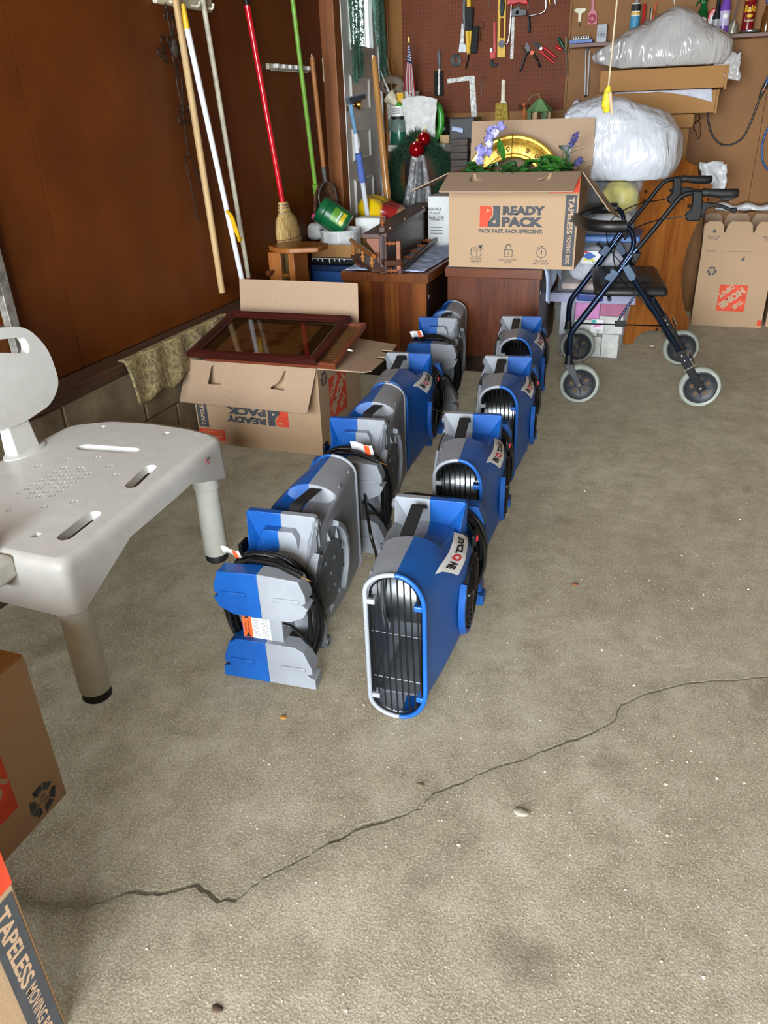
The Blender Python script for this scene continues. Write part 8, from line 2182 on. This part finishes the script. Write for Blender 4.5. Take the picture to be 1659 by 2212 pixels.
# flag
fp0, fp1 = atY(883, 84, 5.10), atY(884, 214, 5.08)
o = thing('flag', 'small United States flag standing in the corner by the pegboard', 'flag', fp1)
build(MB().tube([fp0, fp1 + (fp1 - fp0) * 0.25], 0.0035, 8), 'staff', M_BLACK, o, smooth=60)
build(MB().tube([atY(883, 79, 5.10), atY(883.5, 83, 5.10), atY(883.7, 94, 5.10)], [0.003, 0.006, 0.004], 10), 'finial', M_GOLD, o, smooth=60)
NS = 11
def fl_(u, v, k=0.0):
    xl_, xr_ = 883 - 11 * v ** 0.8, 884 + 15 * v ** 0.8
    p = atY(xl_ + (xr_ - xl_) * u, 97 + (100 + 16 * u) * v, 5.075)
    return p + V((0, 0.010 * sin(u * 12) * v - k, 0))
for k in range(NS):
    g = MB().grid(lambda u, v: fl_((k + u) / NS, 0.36 + 0.64 * v), 3, 12)
    build(g, 'stripe', mat('flag_red', (150, 24, 48), 0.7) if k % 2 == 0 else mat('flag_white', (220, 216, 212), 0.7), o, smooth=60, solid=0.0015)
build(MB().grid(lambda u, v: fl_(u, 0.36 * v), 8, 8), 'canton', mat('flag_navy', (30, 40, 84), 0.7), o, smooth=60, solid=0.0015)
for r_ in range(6):
    for k in range(2 + r_ // 2):
        p = fl_((k + 0.5 + 0.2 * (r_ % 2)) / (2.3 + r_ // 2), 0.04 + 0.052 * r_, 0.003)
        build(MB().lathe([(0.0034, 0), (0, 0.0005)], p, (0, -1, 0), 5), 'star', MATS['flag_white'], o, smooth=0)
# bird feeder and ornament on the bench
c = V((atY(1165, 250, 4.95).x, 4.95, ZBN + 0.001))
o = thing('bird_feeder', 'small green pavilion bird feeder standing on the workbench', 'bird feeder', c)
M_GRN = mat('sage_green_paint', (104, 148, 94), 0.6); M_GRND = mat('dark_green_paint', (78, 104, 62), 0.6)
ze = atY(1165, 241, 4.95).z; zp = atY(1162, 216, 4.95).z
hr_ = (atY(1194, 240, 4.95).x - atY(1136, 240, 4.95).x) / 2
def hexp(r, z, a0=0.3): return [V((c.x + r * cos(a0 + pi / 3 * k), c.y + r * sin(a0 + pi / 3 * k), z)) for k in range(6)]
b_, t_ = hexp(hr_, ze), hexp(hr_ * 0.16, zp)
for k in range(6):
    j = (k + 1) % 6
    build(MB().slab(b_[k], b_[j], t_[j], t_[k], 0.004), 'roof_panel', M_GRN if k % 2 else mat('sage_green_light', (118, 162, 106), 0.6), o, smooth=0)
for k in range(6):
    q = hexp(hr_ * 0.72, 0)[k]
    build(MB().box(q.x - 0.009, q.x + 0.009, q.y - 0.009, q.y + 0.009, ZBN + 0.012, ze + 0.004), 'post', M_GRND if k % 2 else M_POLE, o, smooth=0)
build(MB().prism(hexp(hr_ * 0.9, ZBN + 0.001), (0, 0, 0.011)), 'base', M_GRND, o, smooth=0)
build(MB().tube(smooth_path([V((c.x, c.y, zp)), atY(1164, 205, 4.95), atY(1155, 205, 4.95), atY(1145, 210, 4.95), atY(1141, 219, 4.95)], 4), 0.005, 8), 'rope', mat('jute_rope', (132, 102, 62), 0.95), o, smooth=60)
c = atY(1131, 250, 4.9)
o = thing('bird_ornament', 'tiny orange feathered bird ornament beside the bird feeder', 'ornament', V((c.x, c.y, ZBN)))
build(MB().tube([atY(1132, 228, 4.9), atY(1133, 236, 4.9), atY(1132, 250, 4.9), V((c.x, 4.9, ZBN + 0.001))], [0.006, 0.009, 0.006, 0.003], 10), 'body', mat('orange_feather', (214, 120, 50), 0.7), o, smooth=60)
build(MB().ball(atY(1132, 226, 4.9), 0.010, 10, 8), 'head', mat('rust_feather', (196, 92, 60), 0.7), o)
for s_ in (-1, 1):
    g = MB(); leaf_shape(g, atY(1132, 236, 4.9), (s_, -0.1, 0.6), (0, -1, 0), 0.04, 0.022); build(g, 'wing', M_RUST, o, smooth=60)
# leaning hardwood pole and window squeegee by the door
a, b = atY(807, 122, 4.72), atY(836, 414, 4.66)
e = b + (b - a) * (b.z / (a.z - b.z)) * 0.995
o = thing('wooden_pole', 'varnished thick wooden pole leaning in the corner by the door', 'pole', V((e.x, e.y, 0)))
build(MB().tube([a + (a - b).normalized() * 0.006, a, a.lerp(b, 0.05), b, e], [0.008, 0.014, 0.017, 0.022, 0.024], 14), 'shaft', wood('varnished_ash', (176, 116, 58), (212, 156, 92), 'Z', 40, 0.04, 0.2), o, smooth=60)
PA = A + ndir * 0.14
def sq(px, py, d=0.0): return atP(px, py, PA + ndir * d, ndir)
o = thing('window_squeegee', 'telescopic window squeegee with blue foam grip leaning on the white door', 'squeegee', sq(778, 440))
build(MB().tube([sq(768, 288), sq(772, 330)], 0.0125, 12), 'upper_tube', M_WHITEP, o, smooth=60)
build(MB().tube([sq(757, 224), sq(761, 250), sq(769, 292)], [0.014, 0.011, 0.010], 12), 'neck', mat('translucent_blue', (120, 160, 196), 0.3), o, smooth=60)
build(MB().tube([sq(770, 298), sq(773, 318)], 0.016, 12), 'lock_collar', M_WHITEP, o, smooth=60)
build(MB().tube([sq(774, 331), sq(783, 392)], 0.0185, 14), 'foam_grip', mat('blue_foam', (86, 112, 186), 0.8), o, smooth=60)
fo_ = sq(783, 391); fo2 = sq(789, 432)
fe = fo2 + (fo2 - fo_) * (fo2.z / (fo_.z - fo2.z)) * 0.995
build(MB().tube([fo_, fo2, fe], 0.0135, 12), 'lower_tube', M_WHITEP, o, smooth=60)
build(MB().prism([sq(745, 212), sq(782, 204), sq(783, 214), sq(750, 224)], ndir * 0.02), 'scrub_head', mat('slate_scrubber', (92, 102, 120), 0.7), o, smooth=0, bevel=0.003)
for k in range(9):
    p = sq(750 + 4 * k, 212 - 0.9 * k, 0.02); build(MB().tube([p, p + ndir * 0.018 + V((0, 0, 0.004))], 0.003, 5), 'scrub_tooth', MATS['slate_scrubber'], o)

# ================================================================== SMALL LITTER ON THE FLOOR
random.seed(8)
for (px, py, m_, lab, s_) in ((612, 1551, (170, 120, 50), 'curled tan dry leaf on the floor left of the front air mover', 0.010), (1242, 1263, (120, 70, 36), 'small brown leaf on the open floor right of the air movers', 0.010),
                              (1126, 1757, (150, 140, 122), 'small concrete chip on the floor below the crack', 0.016), (1408, 748, (214, 208, 200), 'white paper scrap on the floor under the walker', 0.014),
                              (908, 1697, (110, 96, 76), 'dark pebble on the floor just above the crack', 0.009), (470, 2180, (70, 52, 36), 'dark twig fragment near the bottom picture edge', 0.010)):
    c = atZ(px, py, 0.0)
    g = MB().ball((c.x, c.y, s_ * 0.22), s_, 10, 7, (1, 0.7, 0.22))
    g.v = [p + crumple(p, 60, 0.0012, 1) for p in g.v]
    zm = min(p.z for p in g.v); g.v = [p - V((0, 0, zm)) for p in g.v]
    build(g, 'leaf_scrap' if 'leaf' in lab else ('paper_scrap' if 'paper' in lab else 'floor_chip'), mat('litter_%d_%d' % (px, py), m_, 0.9), smooth=60, label=lab, cat='debris')

g = MB(); random.seed(77)
for k in range(1400):
    x, y = random.uniform(-0.70, 0.75), 0.40 + 2.6 * random.random() ** 1.6
    if min((p.x - x) ** 2 + (p.y - y) ** 2 for p in line) < 0.022 ** 2: continue
    r_ = random.uniform(0.0010, 0.0026) * (1.7 if random.random() < 0.06 else 1)
    a = random.uniform(0, 6.28)
    pts = [V((x + r_ * cos(a + 2.09 * j) * random.uniform(0.7, 1.3), y + r_ * sin(a + 2.09 * j), 0.0002)) for j in range(3)] + [V((x, y, r_ * random.uniform(0.7, 1.3)))]
    g.add(pts, [(0, 1, 3), (1, 2, 3), (2, 0, 3)])
build(g, 'loose_grit', mat('pale_grit', (178, 166, 140), 0.9, var=0.25, vs=20), smooth=0, label='loose pale grit scattered over the concrete floor', cat='grit', kind='stuff')
